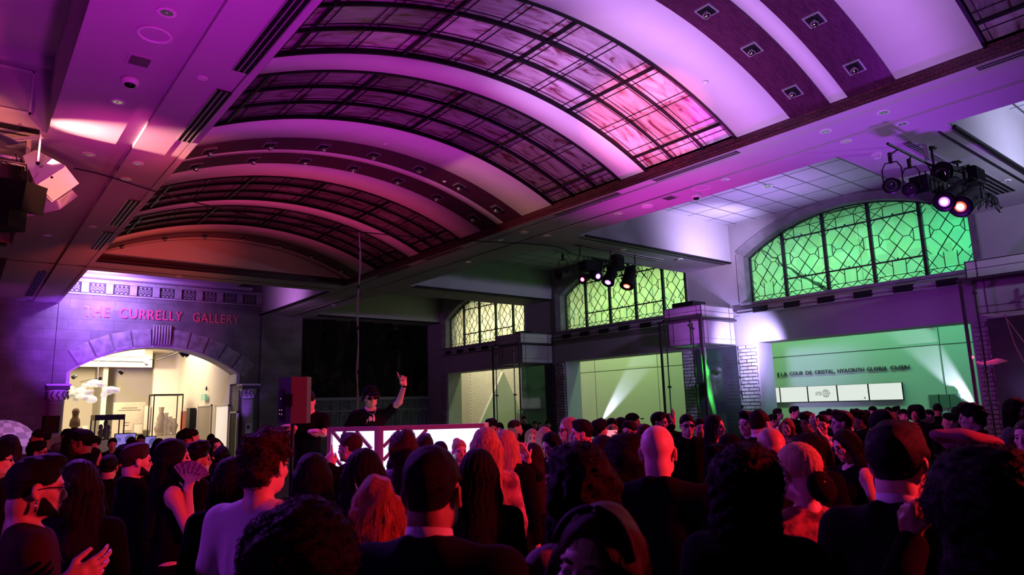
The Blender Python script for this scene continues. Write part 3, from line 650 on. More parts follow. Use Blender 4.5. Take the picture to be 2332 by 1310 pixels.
# ---------------------------------------------------------------- stage lamps
def emis(name, c, s): return mat(name, (0, 0, 0), .4, emit=c, estr=s)
LENS_DARK = mat('lens_dark', (.02, .02, .03), .05, .0, coat=1)
def frame_from(d):
    d = np.array(d, float); d /= np.linalg.norm(d); a = np.cross(d, (0, 0, 1.0))
    if np.linalg.norm(a) < .05: a = np.array([1.0, 0, 0])
    a /= np.linalg.norm(a); b = np.cross(a, d); return np.stack([a, b, d], axis=1)   # local z = aim
def lamp(name, pos, d, L, R, lens, lab, hang=.35, n=18, cat='stage lamp', grp=None, barrel=None, body_m=None):
    pz = (YR, 6.12) if 'near rig' in lab else (YM, 6.17)
    hang = min(hang, pz[1] - pos[2] - .06)
    pos = np.array(pos, float); M = frame_from(d); r = empty(name, tuple(pos), label=lab, cat=cat, group=grp)
    prof = barrel or [(R * .55, -L * .55), (R * .8, -L * .5), (R * .95, -L * .3), (R * .9, 0), (R * .98, .02), (R * .98, L * .35), (R * 1.08, L * .36), (R * 1.08, L * .45)]
    MB().lathe(prof, pos, n, M).build('housing', body_m or BLACK, r, True)
    MB().lathe([(R * .8, L * .44), (R * .8, L * .455), (R * .5, L * .48), (0, L * .49)], pos, n, M).build('lens', lens, r, True)
    if lens not in (LENS_DARK,): MB().lathe([(R * .38, L * .485), (R * .30, L * .50), (0, L * .505)], pos, n, M).build('glowing_bulb', emis('bulb_' + lens.name, tuple(min(1, c * .5 + .5) for c in lens.node_tree.nodes['Principled BSDF'].inputs['Emission Color'].default_value[:3]), 3.0), r, True)
    MB().lathe([(R * 1.12, L * .40), (R * 1.16, L * .47), (R * .78, L * .475)], pos, n, M).build('lens_ring', DARKM, r, True)
    a = M[:, 0]; up = np.array([0, 0, 1.0]); q = MB(); w = R * 1.25
    q.tube([pos + a * w, pos + a * w + up * (hang * .55), pos + a * w * .6 + up * hang * .75, pos - a * w * .6 + up * hang * .75, pos - a * w + up * (hang * .55), pos - a * w], .012, 6)
    q.build('yoke', DARKM, r); q = MB(); q.obox(pos + up * hang * .9, (.05, .05, hang * .35)); q.tube([pos + a * .03 + up * hang, pos - a * .03 + up * hang], .03, 8); q.tube([pos + up * hang, np.array([pos[0], pz[0], pz[1]])], .015, 6); q.build('clamp', DARKM, r)
    for s in (-1, 1): MB().tube([pos + a * s * w * .95, pos + a * s * (w + .03)], .03, 8).build('knob', DARKM, r)
    return r
PURL = emis('lens_purple', (.50, .14, 1.0), 1.8); ORAL = emis('lens_orange', (1.0, .10, .03), 1.6); VIOL = emis('lens_violet', (.55, .2, 1.0), 2.0); ROSE = emis('lens_rose', (1.0, .1, .4), 1.2)
_ch = cam.matrix_world.to_3x3(); _fw = np.array([RW[0, 2], RW[1, 2], 0]); _fw /= np.linalg.norm(_fw); _rt = np.array([_fw[1], -_fw[0], 0])
def dv(r_, u_, f_): return _rt * r_ + np.array([0, 0, 1.0]) * u_ + _fw * f_
# near rig under the first cross beam
YR = 4.45; YM = 13.7
def ry(px, py, y=YR): return at_y(px, py, y)
r = empty('lighting_pipe', tuple(ry(2160, 395)), label='black lighting pipe under the near cross beam', cat='pipe'); q = MB(); q.tube([(11.9, YR, 6.12), (17.4, YR, 6.12)], .024, 8); q.build('pipe', DARKM, r); q = MB()
for x in (13.9, 15.2, 16.6): MB().tube([(x, YR, 6.12), (x, YR, ZS - .02)], .02, 8).box(x - .07, YR - .07, ZS - .03, x + .07, YR + .07, ZS - .003).build('hanger', DARKM, r)
q = MB().tube([(13.62, YR, ZS), (13.62, YR, 6.2)], .045, 12); q.build('white_tube', mat('pipe_sleeve', (.4, .38, .42), .4), r)
dn = lambda x, y, z: (x, y, z)
e_ = np.array([0, 0, EYE])
def toward_cam(p, s=1, off=(0, 0, 0)): v = e_ - np.array(p) + np.array(off); return v / np.linalg.norm(v)
p = ry(2166, 448, 4.1); lamp('spot_lamp', p, dv(-.75, -.42, -.55), .75, .16, PURL, 'black stage lamp glowing purple on the near rig', .45, grp='stage lamps on the near rig')
p = ry(2205, 456, 3.9); lamp('spot_lamp', p, dv(-.72, -.42, -.5), .85, .17, ORAL, 'black stage lamp glowing orange, lowest on the near rig', .5, grp='stage lamps on the near rig')
p = ry(2165, 397, 4.3); lamp('spot_lamp', p, dv(-.75, -.1, -.6), .95, .17, LENS_DARK, 'unlit black stage lamp with round glass lens, highest on the near rig', .3, grp='stage lamps on the near rig')
p = ry(2035, 422, 4.6); lamp('spot_lamp', p, toward_cam(p, off=(-6, 1, -1.5)), .5, .12, LENS_DARK, 'small unlit stage lamp at the left end of the near rig', .55, grp='stage lamps on the near rig')
p = ry(2078, 428, 4.5); lamp('spot_lamp', p, toward_cam(p, off=(-5, 3, -3)), .42, .11, LENS_DARK, 'small unlit stage lamp second from left on the near rig', .5, grp='stage lamps on the near rig')
def box_lamp(pos, sz, lab, d=(0, 0, -1)):
    r = empty('moving_lamp_base', tuple(pos), label=lab, cat='lamp housing'); q = MB(); q.obox(pos, sz); q.obox(np.array(pos) + (0, 0, sz[2] * .55), (sz[0] * .7, sz[1] * .7, sz[2] * .2)); q.build('housing', BLACK, r)
    q = MB()
    for i in range(5): q.obox(np.array(pos) + (sz[0] * (-.4 + i * .2), -sz[1] * .52, 0), (.02, .015, sz[2] * .8))
    q.build('cooling_fin', DARKM, r); return r
box_lamp(ry(2118, 432, 4.4), (1.0, .3, .32), 'wide black lamp housing in the middle of the near rig')
box_lamp(ry(2212, 404, 4.3), (.45, .35, .3), 'black control box at the right of the near rig')
def cables(name, pts_list, lab, r=.008, m_=None):
    q = MB()
    for pts in pts_list:
        pts = [np.array(p, float) for p in pts]; P_ = []
        for i in range(len(pts) - 1):
            p0 = pts[max(i - 1, 0)]; p1 = pts[i]; p2 = pts[i + 1]; p3 = pts[min(i + 2, len(pts) - 1)]
            for t in np.linspace(0, 1, 7)[:-1]: P_.append(.5 * ((2 * p1) + (-p0 + p2) * t + (2 * p0 - 5 * p1 + 4 * p2 - p3) * t * t + (-p0 + 3 * p1 - 3 * p2 + p3) * t ** 3))
        P_.append(pts[-1]); q.tube(P_, r, 6)
    return tag(q.build(name, m_ or BLACK, None, True), lab, 'cable')
def tangle(cx, y, x0, x1, z, n, seed):
    rr = random.Random(seed); out = []
    for i in range(n):
        a = rr.uniform(x0, x1); b = a + rr.uniform(-.7, .7); out.append([(a, y + rr.uniform(-.05, .05), z), ((a + b) / 2 + rr.uniform(-.1, .1), y + rr.uniform(-.15, .15), z - rr.uniform(.15, .45)), (b, y + rr.uniform(-.06, .06), z - rr.uniform(-.02, .25))])
    return out
cables('rig_cables', tangle(0, YR, 13.7, 17.2, 6.12, 46, 3), 'tangle of black cables looped round the near rig', .011)
# middle rig under the second cross beam
YM = 13.7
r = empty('lighting_pipe', (14.6, YM, 6.1), label='black lighting pipe under the middle cross beam', cat='pipe'); MB().tube([(12.7, YM, 6.17), (16.4, YM, 6.17)], .024, 8).build('pipe', mat('pipe_green_metal', (.12, .2, .14), .3, .8), r); q = MB()
for x in (13.7, 15.0, 16.1): MB().tube([(x, YM, 6.17), (x, YM, ZS - .003)], .02, 8).build('hanger', DARKM, r)
p = at_y(1283, 622, YM); lamp('spot_lamp', p, (-.9, -.2, -.25), .62, .13, LENS_DARK, 'long black profile lamp with arched yoke at the left of the middle rig', .5, grp='stage lamps on the middle rig')
p = at_y(1332, 634, YM); lamp('spot_lamp', p, (-.8, -.3, -.3), .4, .12, ROSE, 'small lamp glowing pink second from left on the middle rig', .5, grp='stage lamps on the middle rig')
p = at_y(1356, 628, YM - .1); lamp('spot_lamp', p, (-.3, -.9, -.3), .36, .14, VIOL, 'lamp glowing violet in the middle of the middle rig', .5, grp='stage lamps on the middle rig')
p = at_y(1390, 628, YM - .2); lamp('spot_lamp', p, dv(-.35, -.75, -.5), .62, .17, PURL, 'black lamp glowing bright purple on the middle rig', .4, grp='stage lamps on the middle rig')
p = at_y(1432, 632, YM - .2); lamp('spot_lamp', p, dv(-.3, -.85, -.4), .72, .19, ORAL, 'black lamp glowing orange at the right of the middle rig', .4, grp='stage lamps on the middle rig')
box_lamp(at_y(1345, 608, YM), (.7, .3, .26), 'black dimmer box hung in the middle rig')
box_lamp(at_y(1405, 600, YM), (.34, .3, .42), 'upright black box above the purple lamp of the middle rig')
cables('rig_cables', tangle(0, YM, 13.6, 16.2, 6.17, 40, 5), 'tangle of black cables looped round the middle rig', .007)
# ---------------------------------------------------------------- cable slung across the hall, one drop to the booth
cp = [at_y(a, b, 13.7) for a, b in ((168, 383), (240, 400), (350, 435), (480, 470), (620, 502), (817, 528), (960, 541), (1100, 550), (1258, 560), (1300, 578))]
cables('slung_cable', [cp], 'black cable slung across the hall from the left loudspeaker to the middle rig', .012)
dc = [at_y(a, b, 13.7) for a, b in ((817, 528), (819, 600), (815, 700), (816, 780), (812, 850), (816, 905), (814, 960))]
dc2 = [p + np.array([.03 * math.sin(i * 2.1), 0, 0]) for i, p in enumerate(dc)]
r = cables('drop_cable', [dc, dc2], 'thin cable lit red hanging down beside the performer', .013, mat('drop_cable_skin', (.35, .3, .3), .4))
_q = MB()
for t in (.1, .3, .52, .75): pp = dc[0] * (1 - t) + dc[-1] * t; _q.tube([pp + (0, 0, .04), pp - (0, 0, .04)], .025, 8)
_q.build('cable_tie', BLACK, r)
# ---------------------------------------------------------------- left loudspeakers and lamp
def hexa(c): return MB().add(c, [(0, 1, 2, 3), (7, 6, 5, 4), (0, 4, 5, 1), (1, 5, 6, 2), (2, 6, 7, 3), (3, 7, 4, 0)])
def lspk(pts, d, lab, mt):
    F1, F2, F3, F4, B1, B4 = [at_d(x, y, dd * 1.06) for (x, y), dd in zip(pts, d)]
    B2 = B1 + (F2 - F1) * .55; B3 = B4 + (F3 - F4) * .55; cen = (F1 + F2 + F3 + F4 + B1 + B4) / 6
    r = empty('loudspeaker', tuple(cen), label=lab, cat='loudspeaker'); hexa([F1, F2, F3, F4, B1, B2, B3, B4]).build('cabinet', mt, r)
    n = np.cross(F2 - F1, F4 - F1); n /= np.linalg.norm(n); n = n if n @ (F1 - B1) > 0 else -n
    fc = (F1 + F2 + F3 + F4) / 4; ins = [fc + (v - fc) * .93 for v in (F1, F2, F3, F4)]
    hexa([v + n * .004 for v in ins] + [v + n * .022 for v in ins]).build('grille', mt, r)
    return r, cen, F1, F4, B1, B4, n
WSPK = mat('white_cabinet', (.72, .66, .68), .45)
r, cen, F1, F4, B1, B4, n_ = lspk([(148, 377), (180, 418), (118, 461), (81, 420), (81, 341), (52, 355)], [9.9, 10.05, 9.75, 9.6, 10.5, 10.3], 'white loudspeaker in a yoke under the left cross beam', WSPK)
q = MB(); tp = at_d(92, 312, 10.85); q.bar(tp, at_d(86, 378, 10.62), .13, .02, (1, 0, 0)); q.bar(tp, tp + (-.3, .35, 0), .1, .02); q.tube([tp, (tp[0], 12.95, ZS - .003)], .02, 6); q.build('yoke', WSPK, r)
MB().tube([at_d(86, 372, 10.6), at_d(86, 372, 10.5)], .03, 8).build('knob', DARKM, r)
MB().tube([at_d(118, 404, 10.28), at_d(118, 404, 10.2)], .02, 8).build('bolt', DARKM, r)
r, cen, F1, F4, B1, B4, n_ = lspk([(163, 432), (177, 446), (134, 478), (127, 456), (90, 425), (48, 484)], [10.5, 10.6, 10.4, 10.4, 10.9, 10.6], 'second white loudspeaker tucked behind the first', WSPK)
q = MB(); q.tube([(-.8, 13.35, 6.16), (1.0, 13.35, 6.16)], .03, 8); q.tube([(-.8, 13.2, 6.02), (.75, 13.2, 6.02)], .03, 8)
r = tag(empty('lighting_pipe', (.2, 13.3, 6.1)), 'pair of steel pipes under the left cross beam, lit coral red', 'pipe'); q.build('pipe', mat('steel_pipe', (.6, .55, .55), .35, .5), r)
q = MB()
for x in (.1, .55): MB().box(x - .03, 13.2, 5.98, x + .03, 13.4, ZS - .003).build('hanger', mat('steel_pipe', (.6, .55, .55)), r)
p = at_d(24, 445, 10.0); r = empty('stage_lamp', tuple(p), label='boxy black stage lamp at the left edge beside the white loudspeaker', cat='stage lamp')
q = MB(); q.obox(p, (.7, .5, .42), rotm(.1, .15, -.6)); q.obox(p + (-.1, 0, -.35), (.5, .4, .35), rotm(0, 0, -.6)); q.build('housing', BLACK, r); q = MB(); q.tube([p + (-.2, 0, .2), p + (-.15, 0, .5), p + (.15, 0, .5), p + (.2, 0, .2)], .015, 6); q.build('yoke', DARKM, r)
MB().obox(p + (.05, -.26, -.1), (.25, .02, .05), rotm(0, 0, -.6)).build('display', mat('grey_print', (.25, .24, .26), .5), r)
cables('rig_cables', tangle(0, 13.3, -.3, 1.0, 6.2, 9, 8), 'loose black cables round the left loudspeakers')
# ---------------------------------------------------------------- lettering
def text_mesh(s, size, name, m, parent, M, ext=.01, align='LEFT', space=1.0, label=None):
    cu = bpy.data.curves.new('lettering', 'FONT'); cu.body = s; cu.size = size; cu.extrude = ext; cu.align_x = align; cu.space_character = space; cu.resolution_u = 3
    o = bpy.data.objects.new('lettering', cu); COL.objects.link(o); bpy.context.view_layer.update()
    me = bpy.data.meshes.new_from_object(o.evaluated_get(bpy.context.evaluated_depsgraph_get())); bpy.data.objects.remove(o)
    me.transform(M if parent is None else parent_world(parent).inverted() @ M)
    me.materials.clear(); me.materials.append(m); r = bpy.data.objects.new(name, me); COL.objects.link(r)
    if parent: r.parent = parent
    return r
def basis(o, x, y):   # text plane: x dir, y dir, origin
    x = Vector(x).normalized(); y = Vector(y).normalized(); z = x.cross(y); M = Matrix.Identity(4)
    for i in range(3): M[i][0], M[i][1], M[i][2], M[i][3] = x[i], y[i], z[i], o[i]
    return M
# gallery sign over the arch : spread to measured width
SIGNM = mat('sign_letters', (.95, .10, .22), .4, .0)  # red light on the letters is put into their base colour
def serif_text(s, x0, x1, z, h, y, m):
    t = text_mesh(s, h * 1.38, 'gallery_sign', m, None, basis((0, 0, 0), (1, 0, 0), (0, 0, 1)), .02, space=1.1)
    xs = [v.co.x for v in t.data.vertices]; sc = (x1 - x0) / (max(xs) - min(xs)); mn = min(xs)
    for v in t.data.vertices: v.co.x = x0 + (v.co.x - mn) * sc; v.co.z += z; v.co.y += y
    return t
sg_ = empty('gallery_sign', (6.7, YW - .03, 6.03), label='raised lettering THE CURRELLY GALLERY over the arch', cat='sign')
for w_, xa, xb in (('THE', 3.70, 4.62), ('CURRELLY', 4.98, 7.42), ('GALLERY', 7.85, 9.85)):
    t = serif_text(w_, xa, xb, 6.03, .43, YW - .025, SIGNM); t.name = 'word'; t.parent = sg_; t.matrix_parent_inverse = parent_world(sg_).inverted()
# carved zigzag cornice blocks
ZIG = mat('carved_stone', (.40, .38, .37), .7, noise=.2, nscale=6); DKS = mat('carved_recess', (.07, .06, .065), .8)
cr = MB(); cr.box(XL1 + .02, YW - .16, 7.42, XR0 - .02, YW, 7.56); cr.box(XL1 + .02, YW - .08, 6.92, XR0 - .02, YW, 6.98)
struct(cr, 'trim_8', ZIG)
for i in range(9):
    x0 = 2.95 + i * .88
    r = empty('carved_block', (x0 + .27, YW - .05, 7.2), label='zigzag carved cornice block, ' + ['leftmost over the sign', 'second from the left', 'third from the left', 'fourth from the left, brightly lit edge', 'fifth from the left', 'sixth from the left', 'seventh from the left', 'second from the right', 'rightmost, in shadow'][i] + ' above the gallery sign', cat='carving', group='zigzag cornice blocks above the gallery sign')
    MB().box(x0, YW - .05, 7.02, x0 + .56, YW, 7.4).build('block', DKS, r)
    q = MB()
    for a, b in ((0, 3),):
        for k in range(3):
            xa = x0 + .04 + k * .16
            for dz in (0, .1): q.bar((xa, YW - .06, 7.12 + dz), (xa + .08, YW - .06, 7.22 + dz), .03, .03, (0, 1, 0)); q.bar((xa + .08, YW - .06, 7.22 + dz), (xa + .16, YW - .06, 7.12 + dz), .03, .03, (0, 1, 0))
            q.prism([(xa + .02, 7.03), (xa + .14, 7.03), (xa + .08, 7.11)], 'y', YW - .075, YW - .045)
            q.prism([(xa + .02, 7.39), (xa + .08, 7.31), (xa + .14, 7.39)], 'y', YW - .075, YW - .045)
    q.build('zigzag', ZIG, r)
    MB().box(x0 + .58, YW - .13, 7.0, x0 + .84, YW, 7.42).build('spacer', ZIG, r)
# voussoirs round the gallery arch, a recessed rim and carved keystone
RIM = mat('arch_rim_stone', (.50, .47, .47), .6, noise=.15, nscale=4)
q = MB(); us = np.linspace(-AH, AH, 41)
for a, b in zip(us[:-1], us[1:]):
    za, zb = arc_z(a, AH, AZ0 + .12, AZ1), arc_z(b, AH, AZ0 + .12, AZ1)
    V = []
    for y in (YW - .02, YB - .01): V += [(AC + a, y, za - .07), (AC + b, y, zb - .07), (AC + b, y, zb), (AC + a, y, za)]
    q.add(V, [(0, 1, 2, 3), (7, 6, 5, 4), (0, 4, 5, 1), (3, 2, 6, 7)])
q.box(AX1 - .14, YW - .03, 3.3, AX1, YB - .01, AZ0 + .12); q.box(AX0, YW - .03, 3.3, AX0 + .12, YB - .01, AZ0 + .12)
struct(q, 'trim_9', RIM)
VS = mat('voussoir_stone', (.33, .31, .31), .7, noise=.45, nscale=3.5, bump=.8, bscale=9)
R_ = (AH * AH + (AZ1 - AZ0 - .12) ** 2) / (2 * (AZ1 - AZ0 - .12)); ZC = AZ1 - R_
vr = empty('arch_stones', (AC, YW, AZ1), label='ring of large wedge stones round the gallery arch', cat='arch stones')
angs = np.linspace(-.86, .86, 14)
for i, (a, b) in enumerate(zip(angs[:-1], angs[1:])):
    a2, b2 = a + .006, b - .006; V = []
    if abs((a + b) / 2) < .05: continue
    for y in (YW - .05, YW - .001): V += [(AC + R_ * math.sin(a2), y, ZC + R_ * math.cos(a2)), (AC + R_ * math.sin(b2), y, ZC + R_ * math.cos(b2)), (AC + (R_ + .72) * math.sin(b2), y, ZC + (R_ + .72) * math.cos(b2)), (AC + (R_ + .72) * math.sin(a2), y, ZC + (R_ + .72) * math.cos(a2))]
    if max(v[0] for v in V) > XR0 - .03 or min(v[0] for v in V) < XL1 + .03: continue
    MB().add(V, [(3, 2, 1, 0), (4, 5, 6, 7), (0, 1, 5, 4), (1, 2, 6, 5), (2, 3, 7, 6), (3, 0, 4, 7)]).build('wedge_stone', VS, vr)
kr = empty('keystone', (AC, YW, 4.95), label='carved keystone with vertical fluting at the crown of the gallery arch', cat='keystone')
MB().box(AC - .36, YW - .1, 4.94, AC + .36, YW - .052, 5.82).build('block', VS, kr)
for i in range(7):
    x = AC - .33 + i * .11; MB().tube([(x, YW - .11, 4.95), (x, YW - .13, 5.4), (x, YW - .11, 5.8)], .028, 8).build('flute', ZIG, kr, True)
# columns with carved capitals at the arch
COLM = mat('column_stone', (.42, .40, .42), .55, noise=.2, nscale=4); CAPM = mat('capital_stone', (.62, .60, .62), .6)
def column(x, y, lab, r=.26, zc=2.62, zt=3.27):
    o = empty('column', (x, y, 0), label=lab, cat='column')
    MB().lathe([(r * 1.3, 0), (r * 1.3, .12), (r * 1.1, .16), (r * 1.12, .24), (r, .3), (r, zc - .1), (r * 1.08, zc - .06), (r, zc - .02)], (x, y, 0), 26).build('shaft', COLM, o, True)
    c = MB().lathe([(r * 1.0, zc), (r * 1.15, zc + .1), (r * 1.3, zc + .3), (r * 1.45, zc + .42), (r * 1.2, zc + .43)], (x, y, 0), 26).build('capital', CAPM, o, True)
    q = MB()
    for k in range(12):
        th = k * math.pi / 6
        for j in range(5):
            t = j / 4 * 2.2; rr = .05 * (1 - j / 6); P_ = []
        P_ = [(x + (r * 1.2 + .06 + .02 * math.sin(t * 3)) * math.cos(th + .12 * math.cos(t * 2.5)), y + (r * 1.2 + .06 + .02 * math.sin(t * 3)) * math.sin(th + .12 * math.cos(t * 2.5)), zc + .06 + .30 * t / 2.2) for t in np.linspace(0, 2.2, 9)]
        q.tube(P_, .022, 5)
    q.build('carved_leaf', DKS, c, True)
    MB().box(x - r * 1.45, y - r * 1.45, zc + .43, x + r * 1.45, y + r * 1.45, zt - .07).build('abacus', DKS, o)
    MB().box(x - r * 1.6, y - r * 1.55, zt - .07, x + r * 1.6, y + r * 1.5, zt).build('moulding', CAPM, o)
    return o
column(10.36, YW - .12, 'stone column with carved capital at the right of the gallery arch'); column(3.02, YW - .12, 'stone column with carved capital at the left of the gallery arch')
o = empty('wall_phone', (10.4, YW - .55, 1.5), label='white box fixed to the column right of the gallery arch', cat='wall box'); MB().box(10.2, YW - .48, 1.05, 10.42, YW - .37, 1.5).build('box', WHITEP, o); MB().box(10.25, YW - .50, 1.25, 10.36, YW - .48, 1.42).build('panel', DARKM, o); MB().tube([(10.31, YW - .42, 1.05), (10.31, YW - .42, .1)], .015, 6).build('conduit', WHITEP, o)
# ---------------------------------------------------------------- mural (dark painted wall) with carved dado below
mm = bpy.data.materials.new('dark_painting'); mm.use_nodes = True; nt = mm.node_tree; N = nt.nodes; L = nt.links; b = N['Principled BSDF']; b.inputs['Roughness'].default_value = .8; b.inputs['Specular IOR Level'].default_value = .08
tc = N.new('ShaderNodeTexCoord'); mp = N.new('ShaderNodeMapping'); mp.inputs['Scale'].default_value = (.8, 1, .45); L.new(tc.outputs['Object'], mp.inputs[0]); nz = N.new('ShaderNodeTexNoise'); nz.inputs['Scale'].default_value = 1.1; nz.inputs['Detail'].default_value = 7; nz.inputs['Distortion'].default_value = 1.4; L.new(mp.outputs[0], nz.inputs[0])
rr = N.new('ShaderNodeValToRGB'); e = rr.color_ramp.elements; e[0].position = .4; e[0].color = (.008, .007, .006, 1); e[1].position = .72; e[1].color = (.07, .055, .035, 1); k = e.new(.55); k.color = (.018, .014, .010, 1); L.new(nz.outputs[0], rr.inputs[0]); L.new(rr.outputs[0], b.inputs['Base Color'])
o = empty('mural', (16.5, YW, 2.6), label='large dark mural filling the end wall right of the gallery arch', cat='mural'); MB().box(XR1 + .05, YW - .045, 2.62, XW - .1, YW - .015, 6.45).build('painted_panel', mm, o)
FG = mat('painted_figure', (.008, .007, .006), .8, spec=.08); F2 = mat('painted_pale', (.035, .028, .02), .8, spec=.08)
q = MB()
def blob(x, z, w, h, m_, dy=.04): q.add([(x + w * math.cos(t), YW - dy - .015, z + h * math.sin(t)) for t in np.linspace(0, 2 * math.pi, 15)[:-1]] + [(x + w * math.cos(t), YW - .02, z + h * math.sin(t)) for t in np.linspace(0, 2 * math.pi, 15)[:-1]], [tuple(range(14))] + [(i, (i + 1) % 14, (i + 1) % 14 + 14, i + 14) for i in range(14)])
for x, z, w, h in ((18.2, 5.6, .75, .55), (17.9, 4.4, .22, 1.0), (18.6, 4.3, .18, .9), (17.6, 6.2, .3, .6), (18.9, 6.0, .35, .5), (19.2, 4.3, .15, .8), (15.9, 6.2, .5, .9), (15.4, 4.8, .3, 1.1), (16.6, 5.5, .3, 1.2), (14.3, 5.5, .5, 1.4)): blob(x, z, w, h, FG)
q.build('dark_figure', FG, o); q = MB()
for x, z, w, h in ((18.15, 3.6, .12, .8), (19.0, 3.5, .1, .6), (18.0, 6.1, .22, .18), (14.0, 5.6, .08, .3)): blob(x, z, w, h, F2)
q.build('pale_figure', F2, o)
WD = mat('dado_panel', (.10, .09, .10), .6, noise=.4, nscale=3, bump=.5, bscale=8); q = MB(); q.box(XR1 + .02, YW - .14, 0, XW, YW, 2.46); struct(q, 'trim_10', WD)
q = MB(); q.box(XR1, YW - .22, 2.46, XW, YW, 2.6); q.box(XR1, YW - .18, 1.9, XW, YW, 1.98)
for i in range(15):
    x = XR1 + .1 + i * .48; q.box(x, YW - .17, .9, x + .04, YW - .14, 1.85); q.box(x + .3, YW - .17, .9, x + .34, YW - .14, 1.85); q.box(x, YW - .17, 1.81, x + .34, YW - .14, 1.85)
    q.box(x, YW - .18, 2.05, x + .3, YW - .14, 2.08); q.box(x, YW - .18, 2.05, x + .03, YW - .14, 2.4)
struct(q, 'trim_11', mat('dado_rail', (.2, .18, .2), .5))
# ---------------------------------------------------------------- DJ platform and booth
PLAT = mat('platform_carpet', (.02, .02, .022), .9)
dF = RW.T @ np.array([0, 0, 1.0]); 
def cam_xy(depth, px):   # floor point under image column at given depth
    p = at_d(px, 940, depth); return np.array([p[0], p[1], 0.0])
fwd = np.array([RW[0, 2], RW[1, 2], 0]); fwd /= np.linalg.norm(fwd); rgt = np.array([fwd[1], -fwd[0], 0])
stg = empty('stage_platform', tuple(cam_xy(8.6, 860)), label='low dark platform under the performer and booth', cat='platform')
c_ = cam_xy(8.35, 845); Ms = np.stack([rgt, fwd, np.array([0, 0, 1.0])], axis=1)
MB().obox(c_ + (0, 0, .20), (3.6, 2.4, .40), Ms).build('deck', PLAT, stg); MB().obox(c_ + (0, 0, .41), (3.64, 2.44, .02), Ms).build('deck_edge', DARKM, stg)
BT = [at_d(745, 972, 7.55), at_d(862, 966, 7.35), at_d(1103, 965, 7.35), at_d(1113, 965, 7.7)]
ZB0, ZB1 = .44, 1.735
bt = empty('dj_booth', (BT[1][0], BT[1][1], .42), label='glowing white panel booth with slatted purple frame', cat='booth')
BFR = mat('booth_frame', (.42, .38, .42), .4); BLIT = emis('booth_panel_light', (.72, .66, 1.0), 1.7)
def face(a, b, w=.05, diag=None, nm='panel_frame'):
    a = np.array([a[0], a[1], 0]); b = np.array([b[0], b[1], 0]); t = (b - a); L_ = np.linalg.norm(t); t /= L_; n = np.array([t[1], -t[0], 0]); n = n if n @ (-a) > 0 else -n
    q = MB(); M = np.stack([t, n, np.array([0, 0, 1.0])], axis=1)
    def bx(u0, u1, z0, z1, d0=-.04, d1=.0): q.obox(a + t * (u0 + u1) / 2 + n * (d0 + d1) / 2 + (0, 0, (z0 + z1) / 2), (u1 - u0, d1 - d0, z1 - z0), M)
    bx(0, L_, ZB1 - w, ZB1); bx(0, L_, ZB0, ZB0 + w); bx(0, w, ZB0 + w, ZB1 - w); bx(L_ - w, L_, ZB0 + w, ZB1 - w)
    q.build(nm, BFR, bt); q = MB(); bx(w * .5, L_ - w * .5, ZB0 + w * .5, ZB1 - w * .5, -.075, -.05); q.build('lit_panel', BLIT, bt)
    if diag:
        q = MB()
        for u0, z0, u1, z1 in diag:
            q.bar(a + t * u0 + n * -.02 + (0, 0, z0), a + t * u1 + n * -.02 + (0, 0, z1), .035, .024, tuple(n))
        q.build('diagonal_slat', BFR, bt)
    return L_
H_ = ZB1 - ZB0
def dg(L_, s, offs):
    out = []
    for o0 in offs:   # lines at 45 deg from the top edge
        x0, z0 = o0, ZB1 - .05; x1 = x0 + s * .6; z1 = z0 - .6
        if s > 0 and x1 > L_ - .05: k = (L_ - .05 - x0); x1 = x0 + k; z1 = z0 - k
        if s < 0 and x1 < .05: k = x0 - .05; x1 = .05; z1 = z0 - k
        out.append((x0, z0, x1, z1))
    return out
face(BT[0], BT[1], diag=dg(.6, 1, [.06, .2, .36]) + [(.05, 1.45, .5, 1.0), (.05, 1.2, .4, .85)])
face(BT[1], BT[2], diag=dg(1.14, -1, [.22, .36, .52]) + [(.05, 1.05, .35, 1.35), (.05, .8, .35, 1.1)])
face(BT[2], BT[3])
q = MB(); q.prism([(p[0] + fwd[0] * .14, p[1] + fwd[1] * .14) for p in (BT[0], BT[1], BT[2], BT[3])] + [(BT[3] + fwd * .1)[:2].tolist(), (BT[0] + fwd * .35)[:2].tolist()], 'z', ZB1 - .2, ZB1 - .17); q.build('worktop', BLACK, bt)
q = MB(); c_ = (BT[1] + BT[2]) / 2 + fwd * .3; q.obox((c_[0] - .35, c_[1] + .35, ZB1 - .12), (.9, .35, .07), Ms); q.build('mixer_deck', DARKM, bt)
Rz_ = lambda a: rotm(0, 0, a)
# powered speaker on pole, seen from behind/side
sp_ = at_d(668, 912, 7.3); so = empty('loudspeaker', (sp_[0], sp_[1], 0), label='black loudspeaker on a tall pole beside the booth', cat='loudspeaker')
yaw = math.atan2(rgt[1], rgt[0]) - .02; Mz = rotm(0, 0, yaw); q = MB()
hh = .245; prof = [(-.17, -.12), (.17, -.06), (.17, .14), (.10, .17), (-.12, .17), (-.17, .05)]
V = []
for z in (-hh, hh):
    for (a, b) in [(-.165, .0), (.02, -.13), (.165, -.06), (.165, .08), (.05, .16), (-.12, .13)]:
        v = Mz @ np.array([a, b, z]); V.append(v + sp_)
q.add(V, [tuple(range(6)), tuple(range(6, 12))[::-1]] + [(i, i + 6, (i + 1) % 6 + 6, (i + 1) % 6) for i in range(6)])
CABM = mat('cabinet_black', (.05, .045, .05), .45, bump=.2, bscale=200)
q.build('cabinet', CABM, so)
q = MB(); q.obox(sp_ + Mz @ np.array([.0, -.125, .0]), (.07, .04, .13), Mz); q.build('handle', BLACK, so)
q = MB(); q.obox(sp_ + Mz @ np.array([-.115, -.040, -.03]), (.07, .012, .3), Mz @ Rz_(-.61)); q.build('control_panel', BLACK, so)
q = MB()
